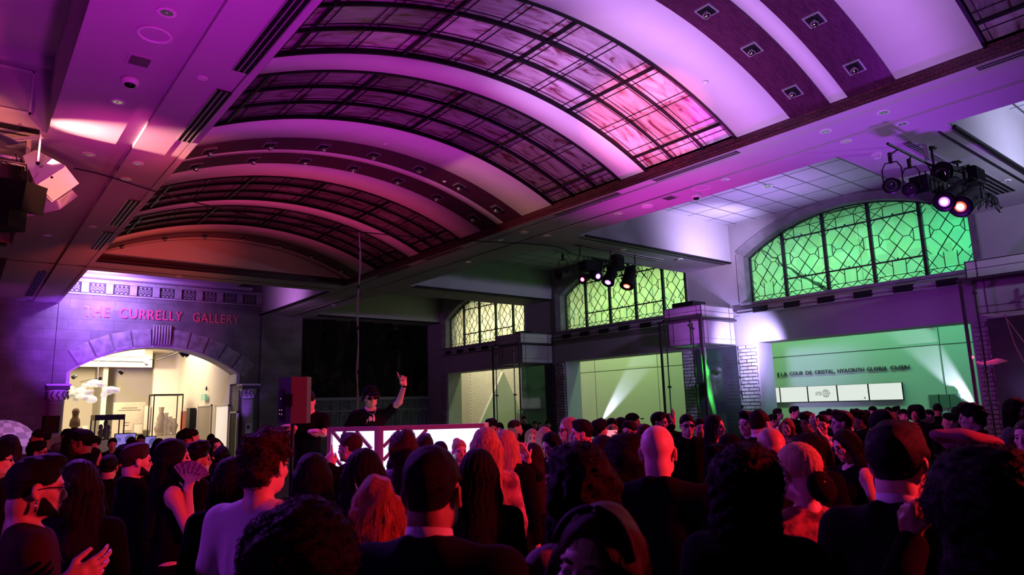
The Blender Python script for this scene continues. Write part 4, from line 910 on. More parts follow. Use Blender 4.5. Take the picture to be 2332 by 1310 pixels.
for i, (a, z) in enumerate(((-.13, -.10), (-.10, -.10), (-.13, -.14), (-.10, -.145), (-.12, .02))): q.obox(sp_ + Mz @ np.array([a, -.046 - (a + .115) * .7, z]), (.012, .006, .012), Mz @ Rz_(-.61))
q.build('indicator', emis('indicator_light', (.8, .3, .6), .6), so)
MB().tube([(sp_[0], sp_[1], .42), (sp_[0], sp_[1], sp_[2] - hh)], .02, 10).build('pole', DARKM, so)
for k in range(3):
    th = k * 2.094; MB().tube([(sp_[0], sp_[1], .9), (sp_[0] + .4 * math.cos(th), sp_[1] + .4 * math.sin(th), .44)], .012, 6).build('leg', DARKM, so)
# ---------------------------------------------------------------- glass display cases against the piers
def glassm(name, tint=(.9, .93, .95), g=.10):
    m = bpy.data.materials.new(name); m.use_nodes = True; nt = m.node_tree; N = nt.nodes; L = nt.links
    for n_ in list(N): N.remove(n_)
    o = N.new('ShaderNodeOutputMaterial'); t = N.new('ShaderNodeBsdfTransparent'); t.inputs[0].default_value = (*tint, 1); gl = N.new('ShaderNodeBsdfGlossy'); gl.inputs['Roughness'].default_value = .06
    ad = N.new('ShaderNodeValue'); ad.outputs[0].default_value = .035 + g * .4
    mx = N.new('ShaderNodeMixShader'); L.new(ad.outputs[0], mx.inputs[0]); L.new(t.outputs[0], mx.inputs[1]); L.new(gl.outputs[0], mx.inputs[2]); L.new(mx.outputs[0], o.inputs[0]); return m
CGL = glassm('case_glass', (.985, .99, .99), .02); CASEB = mat('lightbox_skin', (.52, .48, .50), .5, noise=.12, nscale=6); CFR = mat('case_frame', (.05, .035, .045), .35, .4)
def case(y0, y1, lab, x1=XW - .1, grp='tall glass display cases on the piers'):
    x0 = 18.1; o = empty('display_case', ((x0 + x1) / 2, (y0 + y1) / 2, 0), label=lab, cat='display case', group=grp)
    MB().box(x0 - .02, y0 - .02, 0, x1, y1 + .02, .35).build('base', BLACK, o)
    for nm, (a, b, c, d, e, f) in (('glass_pane', (x0, y0, .35, x0 + .012, y1, 4.5)), ('glass_pane', (x0, y0, .35, x1, y0 + .012, 4.5)), ('glass_pane', (x0, y1 - .012, .35, x1, y1, 4.5))): MB().box(a, b, c, d, e, f).build(nm, CGL, o)
    MB().box(x0 - .06, y0 - .06, 4.5, x1, y1 + .06, 4.56).build('cap_plate', CFR, o)
    for nm, z0, z1, ins in (('light_box', 3.72, 4.5, .2), ('light_box', 4.56, 4.98, .12)):
        a0, b0, b1 = x0 + ins, y0 + ins * (.4 if ins < .15 else .3), y1 - ins; lb = MB().box(a0, b0, z0, x1, b1, z1).build(nm, CASEB, o)
        q = MB()
        for z in (z0 - .005, z1 - .03, z0 + (z1 - z0) * .22 if ins > .15 else z0 + (z1 - z0) * .5):
            w = .02 if z in (z0 - .005, z1 - .03) else .008
            q.box(a0 - .01, b0 - .01, z, a0 + .0, b1 + .01, z + w); q.box(a0 - .01, b0 - .01, z, x1, b0, z + w)
        for t in (0, .12, .86, 1): y = b0 + (b1 - b0) * t; w = .012 if t in (0, 1) else .005; q.box(a0 - .01, y - w, z0, a0, y + w, z1)
        for t in (0, .12, .86): x = a0 + (x1 - a0) * t; w = .012 if t == 0 else .005; q.box(x - w, b0 - .01, z0, x + w, b0, z1)
        q.build('box_strip', CFR, lb)
    for y in (y0, y1): MB().box(x0 - .03, y - .03, 0, x0 + .03, y + .03, 4.5).build('corner_post', CFR, o)
    for y in (y0 + .3, y1 - .28): MB().tube([(x0 - .05, y, .35), (x0 - .05, y, 4.4)], .022, 8).build('pane_fin', CFR, o)
    for z in (2.4, 4.2):
        for y in (y0 + .3, y1 - .28): MB().tube([(x0 - .11, y, z), (x0 + .02, y, z)], .035, 10).build('pane_clamp', CFR, o)
    MB().box(x0 + .15, y0 + .15, .35, x1 - .05, y1 - .15, .75).build('plinth', BLACK, o)
    MB().box(x1 - .03, y0 + .03, .75, x1, y1 - .03, 3.7).build('added_dark_back', mat('added_back_dark', (.02, .02, .035), .7, noise=.6, nscale=3), o)  # panel added to make the case interior dark
    return o
case(12.86, 14.5, 'glass display case in the middle pier holding a green lit figure'); case(3.79, 5.6, 'glass display case at the right edge of the photo with a red bird', 19.5); case(21.93, 23.75, 'dark glass display case on the far pier between pale openings')
MB_ = MB().obox((18.95, 13.9, 5.09), (.7, .85, .2)); t = tag(MB_.build('equipment_case', BLACK), 'black equipment case lying on top of the middle display case', 'equipment case')
tag(MB().box(18.95, 22.7, 4.985, 19.5, 23.2, 5.16).build('equipment_case', BLACK), 'small black case on top of the far display case', 'equipment case')
# specimens inside the cases
SPC = mat('carved_bone', (.55, .62, .5), .5, noise=.2, nscale=20, bump=.6, bscale=40)
o = empty('carved_figure', (18.75, 13.2, .75), label='tall gnarled carving lit bright green inside the middle display case', cat='carving')
q = MB(); q.tube([(18.35, 13.05, 3.6), (18.38, 13.05, 3.35), (18.42, 13.08, 3.1), (18.5, 13.08, 2.85), (18.52, 13.1, 2.62), (18.60, 13.1, 2.3), (18.72, 13.12, 1.95), (18.86, 13.15, 1.6), (18.95, 13.18, 1.3)], [.09, .10, .08, .13, .12, .095, .08, .07, .04], 10); q.build('trunk', SPC, o, True)
q = MB(); q.tube([(18.52, 13.1, 2.62), (18.7, 13.2, 2.2), (18.98, 13.25, 1.75), (19.1, 13.25, 1.3)], [.06, .045, .035, .02], 8); q.build('branch', SPC, o, True); q = MB()
for k in range(5): q.tube([(18.42 + .02 * k, 12.98, 2.7 + .03 * k), (18.55, 13.0, 2.66 + .03 * k), (18.66, 13.12, 2.7 + .03 * k)], .018, 6)
q.build('binding', SPC, o, True); MB().tube([(18.95, 13.18, .75), (18.95, 13.18, 1.35)], .02, 6).build('stand', DARKM, o)
point('case_green_lamp', (18.24, 12.95, 1.9), (.06, 1.0, .12), 14, .03); point('case_green_lamp_high', (18.2, 12.95, 2.9), (.06, 1.0, .12), 14, .03)
DRK = mat('dark_specimen', (.03, .025, .035), .6)
o = empty('mounted_specimen', (19.5, 13.6, .75), label='dark shaggy mounted shape behind the green carving', cat='specimen'); q = MB().sph((19.45, 13.5, 2.7), (.3, .28, .25), 12, 8); q.sph((19.3, 13.2, 2.9), (.14, .14, .12), 10, 6); q.build('body', DRK, o, True); MB().tube([(19.45, 13.5, .75), (19.45, 13.5, 2.6)], .03, 6).build('stand', DARKM, o)
# red lit bird in the right case
bp_ = at_x(2243, 828, 18.7); o = empty('mounted_bird', tuple(bp_), label='small mounted bird with open wings lit red in the right display case', cat='bird')
BM = mat('bird_feather', (.7, .45, .5), .6); q = MB().sph(bp_, (.05, .13, .05), 12, 8); q.sph(bp_ + (0, .14, .03), (.035, .045, .035), 8, 6); q.build('body', BM, o, True)
for s in (-1, 1):
    q = MB(); q.add([bp_ + v for v in [(0, .05, .02), (s * .1, -.28, .1), (s * .16, -.42, .04), (s * .06, -.2, -.03), (0, .05, 0), (s * .1, -.28, .085), (s * .16, -.42, .03), (s * .06, -.2, -.04)]], [(0, 1, 2, 3), (7, 6, 5, 4), (0, 4, 5, 1), (1, 5, 6, 2), (2, 6, 7, 3), (3, 7, 4, 0)]); q.build('wing', BM, o)
MB().tube([bp_, bp_ + (0, 0, 1.6)], .004, 4).build('hanging_wire', DARKM, o)
point('case_red_lamp', tuple(bp_ + (-.25, 0, .15)), (1.0, .05, .2), 2.2, .03)
o = empty('rope_pair', (18.9, 4.7, 3.7), label='pair of taut cords with red flecks inside the right display case', cat='cord'); MB().tube([(18.8, 5.0, 3.7), (18.8, 4.9, 3.0), (18.8, 4.75, 2.5)], .012, 6).build('cord', BM, o); MB().tube([(18.8, 5.02, 3.7), (18.8, 4.7, 3.0), (18.8, 4.62, 2.5)], .012, 6).build('cord', BM, o)
q = MB(); tag(o, None)
# classical pilaster and capital beyond the right case
PX = mat('pale_pilaster', (.62, .6, .66), .6); o = empty('pilaster', (19.6, 4.2, 0), label='pale stone pilaster with carved capital behind the right display case', cat='pilaster')
q = MB(); q.box(19.75, 3.5, 0, XW - .1, 4.9, 2.35); q.build('shaft', PX, o); q = MB(); q.box(19.65, 3.4, 2.35, XW - .1, 5.0, 2.72)
c_o = q.build('capital', CAPM, o); q = MB()
for i in range(7): q.tube([(19.63, 3.5 + i * .22, 2.40), (19.60, 3.58 + i * .22, 2.55), (19.63, 3.5 + i * .22, 2.68)], .03, 6)
q.build('carved_leaf', DKS, c_o, True); MB().box(19.6, 3.35, 2.72, XW - .1, 5.05, 2.84).build('abacus', CAPM, o); MB().box(19.8, 3.6, 2.84, XW - .1, 4.3, 3.6).build('upper_block', PX, o)
point('pilaster_lamp', (19.0, 4.6, 1.9), (.6, .4, 1.0), 26, .05)
# ---------------------------------------------------------------- court wall lettering and screens
LT = mat('sign_dark', (.03, .03, .03), .5)
sg_ = empty('wall_lettering', (XC - .03, 12, 2.8), label='dark capital lettering LA COUR DE CRISTAL along the green wall', cat='sign')
yy_ = 14.92 + 2.35
for w_, ln in (('CRYSTAL', 1.02), ('COURT', .80), ('|', .05), ('LA', .26), ('COUR', .54), ('DE', .26), ('CRISTAL,', .76), ('HYACINTH', .95), ('GLORIA', .68), ('CHEN', .62)):
    if w_ == '|': yy_ = 14.38
    t = text_mesh(w_, .20, 'word', LT, None, basis((0, 0, 0), (0, -1, 0), (0, 0, 1)), .012); a_ = [-v.co.y for v in t.data.vertices]; mn_, mx_ = min(a_), max(a_); base_ = 2.80
    for v in t.data.vertices: v.co.y = yy_ - (-v.co.y - mn_) / max(mx_ - mn_, 1e-4) * ln; v.co.x = XC - .03 + v.co.x; v.co.z += base_
    t.parent = sg_; t.matrix_parent_inverse = parent_world(sg_).inverted(); yy_ -= ln + .10
SCR = emis('screen_white', (.86, .95, .86), .85)
ys = [9.84, 10.97, 12.08, 13.2, 14.32, 15.4]
for i, (a, b) in enumerate(zip(ys[:-1], ys[1:])):
    o = empty('display_screen', (XC - .06, (a + b) / 2, 2.07), label='white lit menu screen on the green wall, ' + ['rightmost of the row', 'second from the right', 'middle one with the striped round logo', 'fourth from the right', 'leftmost, cut by the pier'][i], cat='screen', group='row of white screens on the green wall')
    MB().box(XC - .08, a + .01, 1.78, XC - .01, b - .01, 2.36).build('bezel', BLACK, o); MB().box(XC - .085, a + .025, 1.79, XC - .08, b - .025, 2.35).build('lit_screen', SCR, o)
    if i == 2:
        w = text_mesh('AFTER', .2, 'logo_word', LT, o, basis((XC - .088, b - .30, 2.0), (0, -1, 0), (0, 0, 1)), .001)
        yy = [v.co.y for v in w.data.vertices]; 
        for v in w.data.vertices: v.co.y = max(yy) + (v.co.y - max(yy)) * .42
        q = MB(); cy, cz = a + .42, 2.07
        for k in range(-5, 6):
            h = math.sqrt(max(.15 ** 2 - (k * .028) ** 2, 0)); q.box(XC - .09, cy + k * .028 - .006, cz + .055, XC - .086, cy + k * .028 + .006, cz + max(h, .056)); q.box(XC - .09, cy + k * .028 - .006, cz - max(h, .056), XC - .086, cy + k * .028 + .006, cz - .055)
        q.build('logo_disc', LT, o); w = text_mesh('DARK', .12, 'logo_word', LT, o, basis((XC - .088, cy + .14, 2.03), (0, -1, 0), (0, 0, 1)), .001)
    if i == 1: MB().add([(XC - .088, a + .15 + .03 * math.cos(t_), 1.87 + .03 * math.sin(t_)) for t_ in np.linspace(0, 2 * math.pi, 9)[:-1]] + [(XC - .086, a + .15 + .03 * math.cos(t_), 1.87 + .03 * math.sin(t_)) for t_ in np.linspace(0, 2 * math.pi, 9)[:-1]], [tuple(range(8))]).build('logo_mark', mat('grey_print', (.25, .24, .26), .5), o)
for i, (a, b) in enumerate(((8.3, 8.62), (7.95, 8.27), (7.6, 7.9))):
    p = at_x([2130, 2152, 2178][i], 918, XC); o = empty('framed_glass', (XC - .03, p[1], 1.7), label='small dull framed pane low on the green wall, ' + ['left of three', 'middle of three', 'right of three beside the white shaft'][i], cat='frame', group='small panes low on the green wall')
    MB().box(XC - .04, p[1] - .18, 1.48, XC - .02, p[1] + .18, 1.92).build('frame', mat('grey_frame', (.3, .32, .3), .5), o); MB().box(XC - .045, p[1] - .155, 1.5, XC - .04, p[1] + .155, 1.9).build('pane', mat('grey_pane', (.15, .2, .18), .2), o)
p = at_x(2118, 740, XC); tag(MB().sph((XC - .05, p[1], p[2]), (.06, .1, .07), 14, 8).build('wall_speaker', mat('grey_frame', (.3, .32, .3)), None, True), 'small oval fitting high on the green wall at the right', 'wall fitting')
# exit hood and low pale block seen through the far opening
p = at_x(1189, 937, 22.8); o = empty('exit_sign', tuple(p), label='small hooded green exit sign behind the far display case', cat='exit sign'); MB().lathe([(.45, -.25), (.45, .1), (.35, .3), (0, .38)], p + (.5, 0, 0), 16).build('hood', BLACK, o, True); MB().box(p[0] - .04, p[1] - .16, p[2] - .10, p[0] + .04, p[1] + .16, p[2] + .02).build('lit_face', emis('exit_green', (.1, .9, .2), .8), o)
p = at_x(1210, 962, 23.2); o = tag(MB().box(23.2, p[1] - 1.2, 0, 23.5, p[1] + 1.2, 1.6).build('low_partition', mat('cream_partition', (.6, .58, .5), .7)), 'low cream partition behind silhouetted guests in the far opening', 'partition')
w_ = MB(); w_.prism([(21.6, 0), (24.9, 0), (24.9, 2.0), (23.9, 3.9)], 'y', 30.4, 30.6); tag(w_.build('slanted_panel', mat('cream_partition', (.6, .58, .5))), 'triangular slanted cream panel leaning in the far opening', 'panel')
# ---------------------------------------------------------------- gallery contents
Cg = lambda x, y: (100 + x / 4.664, 800 + y / 4.664)
def gy(x, y, Y): return at_y(*Cg(x, y), Y)
# blown glass hanging cluster
p0 = gy(450, 430, 37.5); o = empty('glass_chandelier', tuple(p0 + (0, 0, 2.0)), label='hanging cluster of glowing blown glass vessels inside the gallery', cat='chandelier'); GLO = mat('glowing_glass', (.9, .88, .8), .15, emit=(1.0, .93, .8), estr=.45, alpha=.75); GLO2 = mat('clear_blown_glass', (.9, .9, .86), .08, emit=(1, .92, .8), estr=.16, alpha=.55)
top = gy(580, 10, 37.5); MB().tube([top + (0, 0, .8), gy(572, 300, 37.5)], .02, 6).build('rod', WHITEP, o)
for i, (x, y, s) in enumerate([(520, 340, 1.2), (430, 370, .9), (610, 360, .8), (290, 400, .9), (330, 450, 1.1), (300, 470, 1.0), (400, 420, 1.1), (470, 440, .9), (440, 500, .9), (500, 510, 1.3), (340, 510, .9), (690, 420, 1.4), (640, 465, 1.0), (760, 420, .9), (560, 350, 1.1), (380, 480, .8)]):
    p = gy(x, y, 37.5 + .4 * math.sin(i * 2.3)); th = i * 1.7; t = np.array([math.cos(th), .5 * math.sin(th), .25]); q = MB(); r_ = .15 * s; q.tube([p - t * r_ * 1.4, p - t * r_, p, p + t * r_ * .9, p + t * r_ * 1.6, p + t * r_ * 2.3], [r_ * .2, r_ * .75, r_, r_ * .8, r_ * .3, r_ * .08], 12); q.build('glass_vessel', GLO2 if i % 3 else GLO, o, True)
q = MB(); q.tube([gy(380, 330, 37.5), gy(500, 300, 37.5), gy(600, 290, 37.5)], .012, 5); q.tube([gy(572, 300, 37.5), gy(690, 380, 37.5)], .01, 5); q.build('wire', DARKM, o)
# glass cases with dark frames
def gcase(xa, xb, yt, yb, Y, dep, lab, frame=DARKM, hood=.25):
    a = gy(xa, yt, Y); b = gy(xb, yb, Y); o = empty('museum_case', (a[0], Y, 0), label=lab, cat='museum case'); x0, x1, z1 = a[0], b[0], a[2]
    MB().box(x0, Y, z1 - hood, x1, Y + dep, z1).build('hood', frame, o)
    for x in (x0, x1 - .05):
        for y in (Y, Y + dep - .05): MB().box(x, y, .9, x + .05, y + .05, z1 - hood).build('post', frame, o)
    MB().box(x0, Y, 0, x1, Y + dep, .9).build('base', GC, o); MB().box(x0 + .02, Y + .005, .9, x1 - .02, Y + .02, z1 - hood).build('glass_pane', CGL, o); return o, x0, x1, z1
o, x0, x1, z1 = gcase(545, 848, 678, 930, 36.5, 1.3, 'museum case with broad dark hood in the bright gallery')
FIG = mat('figurine_dark', (.09, .06, .045), .6)
for i, (x, z) in enumerate(((600, 900), (655, 900), (690, 900), (625, 930))):
    p = gy(x, 860, 37.0); g = MB(); h_ = [.75, .95, .7, .5][i]; g.lathe([(.1, 0), (.06, .1), (.09, h_ * .35), (.12, h_ * .5), (.07, h_ * .62), (.1, h_ * .8), (.07, h_ * .93), (0, h_)], (p[0], 37.0 + .1 * i, .9), 10); tag(g.build('figurine', FIG, None, True), 'dark carved figurine in the hooded gallery case, ' + ['left', 'tallest', 'right', 'small front one'][i], 'figurine', 'figurines in the hooded gallery case')
gcase(1170, 1460, 456, 920, 39.5, 1.2, 'tall dark framed museum case beside the red banner', DARKM, .08)
for i, x in enumerate((1240, 1290, 1330, 1385, 1215)):
    p = gy(x, 750, 40.1); h_ = [1.5, 1.2, 1.0, .9, .7][i]; q = MB(); q.lathe([(.14, 0), (.1, .1), (.16, h_ * .4), (.2, h_ * .6), (.1, h_ * .8), (.14, h_)], (p[0], 40.1, .9), 10); tag(q.build('artefact', mat('artefact_clay', (.42, .33, .24), .7), None, True), 'pale artefact in the tall gallery case, ' + ['tall, second from left', 'tall, middle', 'shorter, right of middle', 'dark framed, right', 'leftmost and shortest'][i], 'artefact', 'artefacts in the tall gallery case')
def wallthing(xa, xb, ya, yb, X, name, m_, lab, cat, th=.05):
    a = at_x(*Cg(xa, ya), X); b = at_x(*Cg(xb, yb), X); return tag(MB().box(X - th, min(a[1], b[1]), b[2], X, max(a[1], b[1]), (a[2])).build(name, m_), lab, cat)
wallthing(1465, 1525, 640, 870, 9.88, 'banner', mat('red_banner', (.35, .045, .03), .6), 'red text banner on the gallery wall', 'banner')
wallthing(1580, 1607, 605, 820, 9.85, 'banner', DARKM, 'narrow dark vertical sign beside the doorway', 'sign', .3)
a = at_x(*Cg(1645, 575), 9.9); b = at_x(*Cg(1790, 580), 9.9)
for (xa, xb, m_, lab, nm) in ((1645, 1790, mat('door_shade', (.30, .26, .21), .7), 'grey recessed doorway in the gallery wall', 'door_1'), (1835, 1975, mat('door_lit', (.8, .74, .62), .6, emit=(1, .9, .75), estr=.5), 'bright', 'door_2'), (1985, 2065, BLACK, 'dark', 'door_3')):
    a = at_x(*Cg(xa, 570 if xa != 1985 else 640), 9.9); b = at_x(*Cg(xb, 570 if xa != 1985 else 640), 9.9); o = empty(nm, (9.9, (a[1] + b[1]) / 2, 0)); o['kind'] = 'structure'; y0, y1 = sorted((a[1], b[1])); z = (a[2] + b[2]) / 2
    MB().box(9.87, y0 + .08, 0, 9.91, y1 - .08, z - .08).build('leaf', m_, o); q = MB(); q.box(9.84, y0, 0, 9.92, y0 + .08, z); q.box(9.84, y1 - .08, 0, 9.92, y1, z); q.box(9.84, y0, z - .08, 9.92, y1, z); q.build('frame', GC, o)
o = wallthing(1690, 1732, 460, 520, 9.8, 'exit_sign', mat('exit_pale', (.3, .5, .35), .4, emit=(.3, .9, .5), estr=.25), 'pale green exit sign hung above the gallery doorway', 'exit sign', .1); q = MB(); 
p = gy(1715, 390, 36.9); tag(MB().lathe([(.03, 0), (.05, .06), (.03, .2), (0, .22)], (9.8, p[1], at_x(*Cg(1718, 420), 9.8)[2]), 8).build('sensor', DARKM), 'small dark sensor above the gallery exit sign', 'sensor')
# text panel and back wall frames
a = gy(742, 545, 43.5); b = gy(1062, 860, 43.5); o = empty('text_panel', ((a[0] + b[0]) / 2, 43.5, 1.5), label='large sepia introduction panel deep in the gallery', cat='information panel'); MB().box(a[0], 43.5, .6, b[0], 43.56, a[2]).build('board', mat('sepia_board', (.45, .39, .30), .7, noise=.2, nscale=1.5), o)
q = MB()
for j, (w0, w1, z) in enumerate(((.25, .75, .30), (.15, .85, .42), (.33, .52, 1.1), (.33, .5, 1.25), (.33, .6, 1.55), (.33, .58, 1.65), (.33, .6, 1.75))): q.box(a[0] + (b[0] - a[0]) * w0, 43.48, a[2] - z - .03, a[0] + (b[0] - a[0]) * w1, 43.5, a[2] - z)
q.build('text_line', mat('sepia_ink', (.12, .09, .06), .7), o)
for i, (xa, xb, ya, yb, Y) in enumerate(((950, 1050, 770, 880, 43.4), (395, 465, 790, 880, 42.0), (1060, 1118, 575, 840, 43.1))):
    a = gy(xa, ya, Y); b = gy(xb, yb, Y); o = empty('picture_frame', (a[0], Y, b[2]), label=['small framed picture low on the introduction panel', 'low pale frame behind the hooded case', 'tall narrow frame right of the introduction panel'][i], cat='frame'); MB().box(a[0], Y - .04, b[2], b[0], Y, a[2]).build('frame', mat('frame_taupe', (.28, .24, .18), .6), o); MB().box(a[0] + .05, Y - .05, b[2] + .05, b[0] - .05, Y - .04, a[2] - .05).build('picture', mat('pale_picture', (.5, .45, .36), .7), o)
# statue on plinth
p = gy(325, 810, 37.5); q = MB(); q.lathe([(.12, 0), (.22, .1), (.2, .35), (.12, .5), (.13, .62), (.16, .75), (.1, .88), (0, .92)], (p[0], 37.5, 1.5), 12); o = empty('statue', (p[0], 37.5, 0), label='seated brown statue on a plinth at the left of the gallery', cat='statue'); q.build('figure', mat('statue_brown', (.22, .13, .08), .6), o, True); MB().box(p[0] - .3, 37.2, 0, p[0] + .3, 37.8, 1.5).build('plinth', GC, o)
# track with spotlights
q = MB(); o = empty('lighting_track', (5, 38, 5.0), label='ceiling track with spotlights inside the gallery', cat='track light'); q.tube([gy(430, 100, 38.5), gy(1100, 118, 38.5)], .025, 6); q.tube([gy(1120, 95, 38.5), gy(1400, 0, 36.0)], .02, 6); q.tube([gy(1200, 95, 38.5), gy(1440, 15, 35.0)], .03, 6); q.build('rail', DARKM, o)
for (x, y, Y) in ((325, 270, 40), (590, 290, 39), (815, 220, 38.5), (1085, 125, 38.5), (1470, 30, 35), (1510, 32, 35)):
    p = gy(x, y, Y); MB().lathe([(.05, -.12), (.09, -.08), (.1, .12), (.06, .13)], p, 12, frame_from((.6 * (1 if x > 700 else -1), .2, -.5))).build('spotlight', DARKM if x != 1085 else WHITEP, o, True)
# two screens among the crowd at the gallery mouth
for i, (xa, xb, ya, Y) in enumerate(((752, 975, 877, 30.5), (1070, 1188, 905, 30.8))):
    a = gy(xa, ya, Y); b = gy(xb, ya + 120, Y); o = empty('standing_screen', ((a[0] + b[0]) / 2, Y, 0), label=['wide screen with purple glow standing at the gallery mouth', 'smaller purple screen with a round logo right of the wide one'][i], cat='screen'); MB().box(a[0], Y, b[2] - .1, b[0], Y + .06, a[2]).build('bezel', BLACK, o); MB().box(a[0] + .03, Y - .01, b[2] - .06, b[0] - .03, Y, a[2] - .03).build('lit_screen', emis('screen_purple', (.32, .24, .80), .8), o); MB().box((a[0] + b[0]) / 2 - .05, Y + .02, 0, (a[0] + b[0]) / 2 + .05, Y + .05, b[2]).build('stand', DARKM, o)
    cx, cz = (a[0] * (.45 if i == 0 else .5) + b[0] * (.55 if i == 0 else .5)), (a[2] + b[2]) / 2
    q = MB(); R2 = .16
    for k in range(-5, 6): h = math.sqrt(max(R2 ** 2 - (k * R2 / 5.6) ** 2, 0)); q.box(cx + .1 + k * R2 / 5.6 - .008, Y - .016, cz - h, cx + .1 + k * R2 / 5.6 + .008, Y - .011, cz + h)
    q.build('logo_disc', BLACK, o)
    if i == 0:
        w = text_mesh('AFTER', .2, 'logo_word', BLACK, o, basis((cx - .52, Y - .014, cz - .07), (1, 0, 0), (0, 0, 1)), .001); xs_ = [v.co.x for v in w.data.vertices]
        for v in w.data.vertices: v.co.x = min(xs_) + (v.co.x - min(xs_)) * .6
# parasol-like dome, black speaker and white table at the left edge
pc = at_d(2, 1010, 11.5); o = empty('dome_canopy', (pc[0], pc[1], 0), label='chequered pale purple domed canopy at the left edge of the photo', cat='canopy'); V = []; F = []; mi = []; nu, nv_ = 16, 7; Rr = .52
for j in range(nv_ + 1):
    ph = math.pi / 2 * j / nv_
    for i in range(nu): th = 2 * math.pi * i / nu; V.append((pc[0] + Rr * 1.05 * math.sin(ph) * math.cos(th), pc[1] + Rr * 1.05 * math.sin(ph) * math.sin(th), pc[2] - .18 + Rr * 1.1 * math.cos(ph)))
for j in range(nv_):
    for i in range(nu): F.append((j * nu + i, (j + 1) * nu + i, (j + 1) * nu + (i + 1) % nu, j * nu + (i + 1) % nu)); mi.append((i + j) % 2)
mesh_obj('fabric', V, F, None, o, mats=[mat('canopy_pale', (.75, .7, .75), .6), mat('canopy_darker', (.42, .38, .45), .6)], midx=mi); MB().tube([(pc[0], pc[1], 0), (pc[0], pc[1], pc[2] + .38)], .02, 8).build('pole', WHITEP, o)  # chequer pattern of pale and darker squares
pc = at_d(115, 967, 21); o = empty('loudspeaker', (pc[0], pc[1], 0), label='black loudspeaker standing left of the gallery arch', cat='loudspeaker'); q = MB(); q.obox(pc, (.42, .4, .52)); q.build('cabinet', BLACK, o); MB().obox(pc - (0, .205, 0), (.36, .01, .46)).build('grille', DARKM, o); MB().tube([(pc[0], pc[1], 0), (pc[0], pc[1], pc[2] - .26)], .025, 8).build('pole', DARKM, o)
pc = at_d(120, 1010, 20); o = empty('draped_table', (pc[0], pc[1], 0), label='white draped counter lit purple below the black loudspeaker', cat='table'); MB().obox((pc[0], pc[1], .7), (.5, .5, 1.4)).build('cloth', PLASTER, o); MB().obox((pc[0], pc[1], 1.42), (.54, .54, .04)).build('top', WHITEP, o)
# dark jagged branch hanging in the court, seen through the near arched window
q = MB(); bp0, bp1 = at_x(1722, 560, 22.2), at_x(1975, 706, 22.2); pts_ = []; rb_ = random.Random(12)
for i in range(26): t_ = i / 25; pts_.append(bp0 * (1 - t_) + bp1 * t_ + np.array([rb_.uniform(-.03, .03), rb_.uniform(-.05, .05), rb_.uniform(-.06, .06) - .12 * math.sin(t_ * math.pi)]))
q.tube(pts_, [.015 + .085 * (i / 25) * rb_.uniform(.5, 1.2) + (.02 if i > 14 else 0) for i in range(26)], 7)
o = empty('hanging_branch', tuple(bp0), label='dark jagged branch hanging across the court behind the near arched window', cat='branch'); q.build('branch', mat('dark_foliage', (.02, .035, .02), .9), o)
MB().tube([bp0, bp0 + (0, 0, 1.4)], .006, 4).build('wire', DARKM, o); MB().tube([bp1, bp1 + (0, 0, 3.9)], .006, 4).build('wire', DARKM, o)
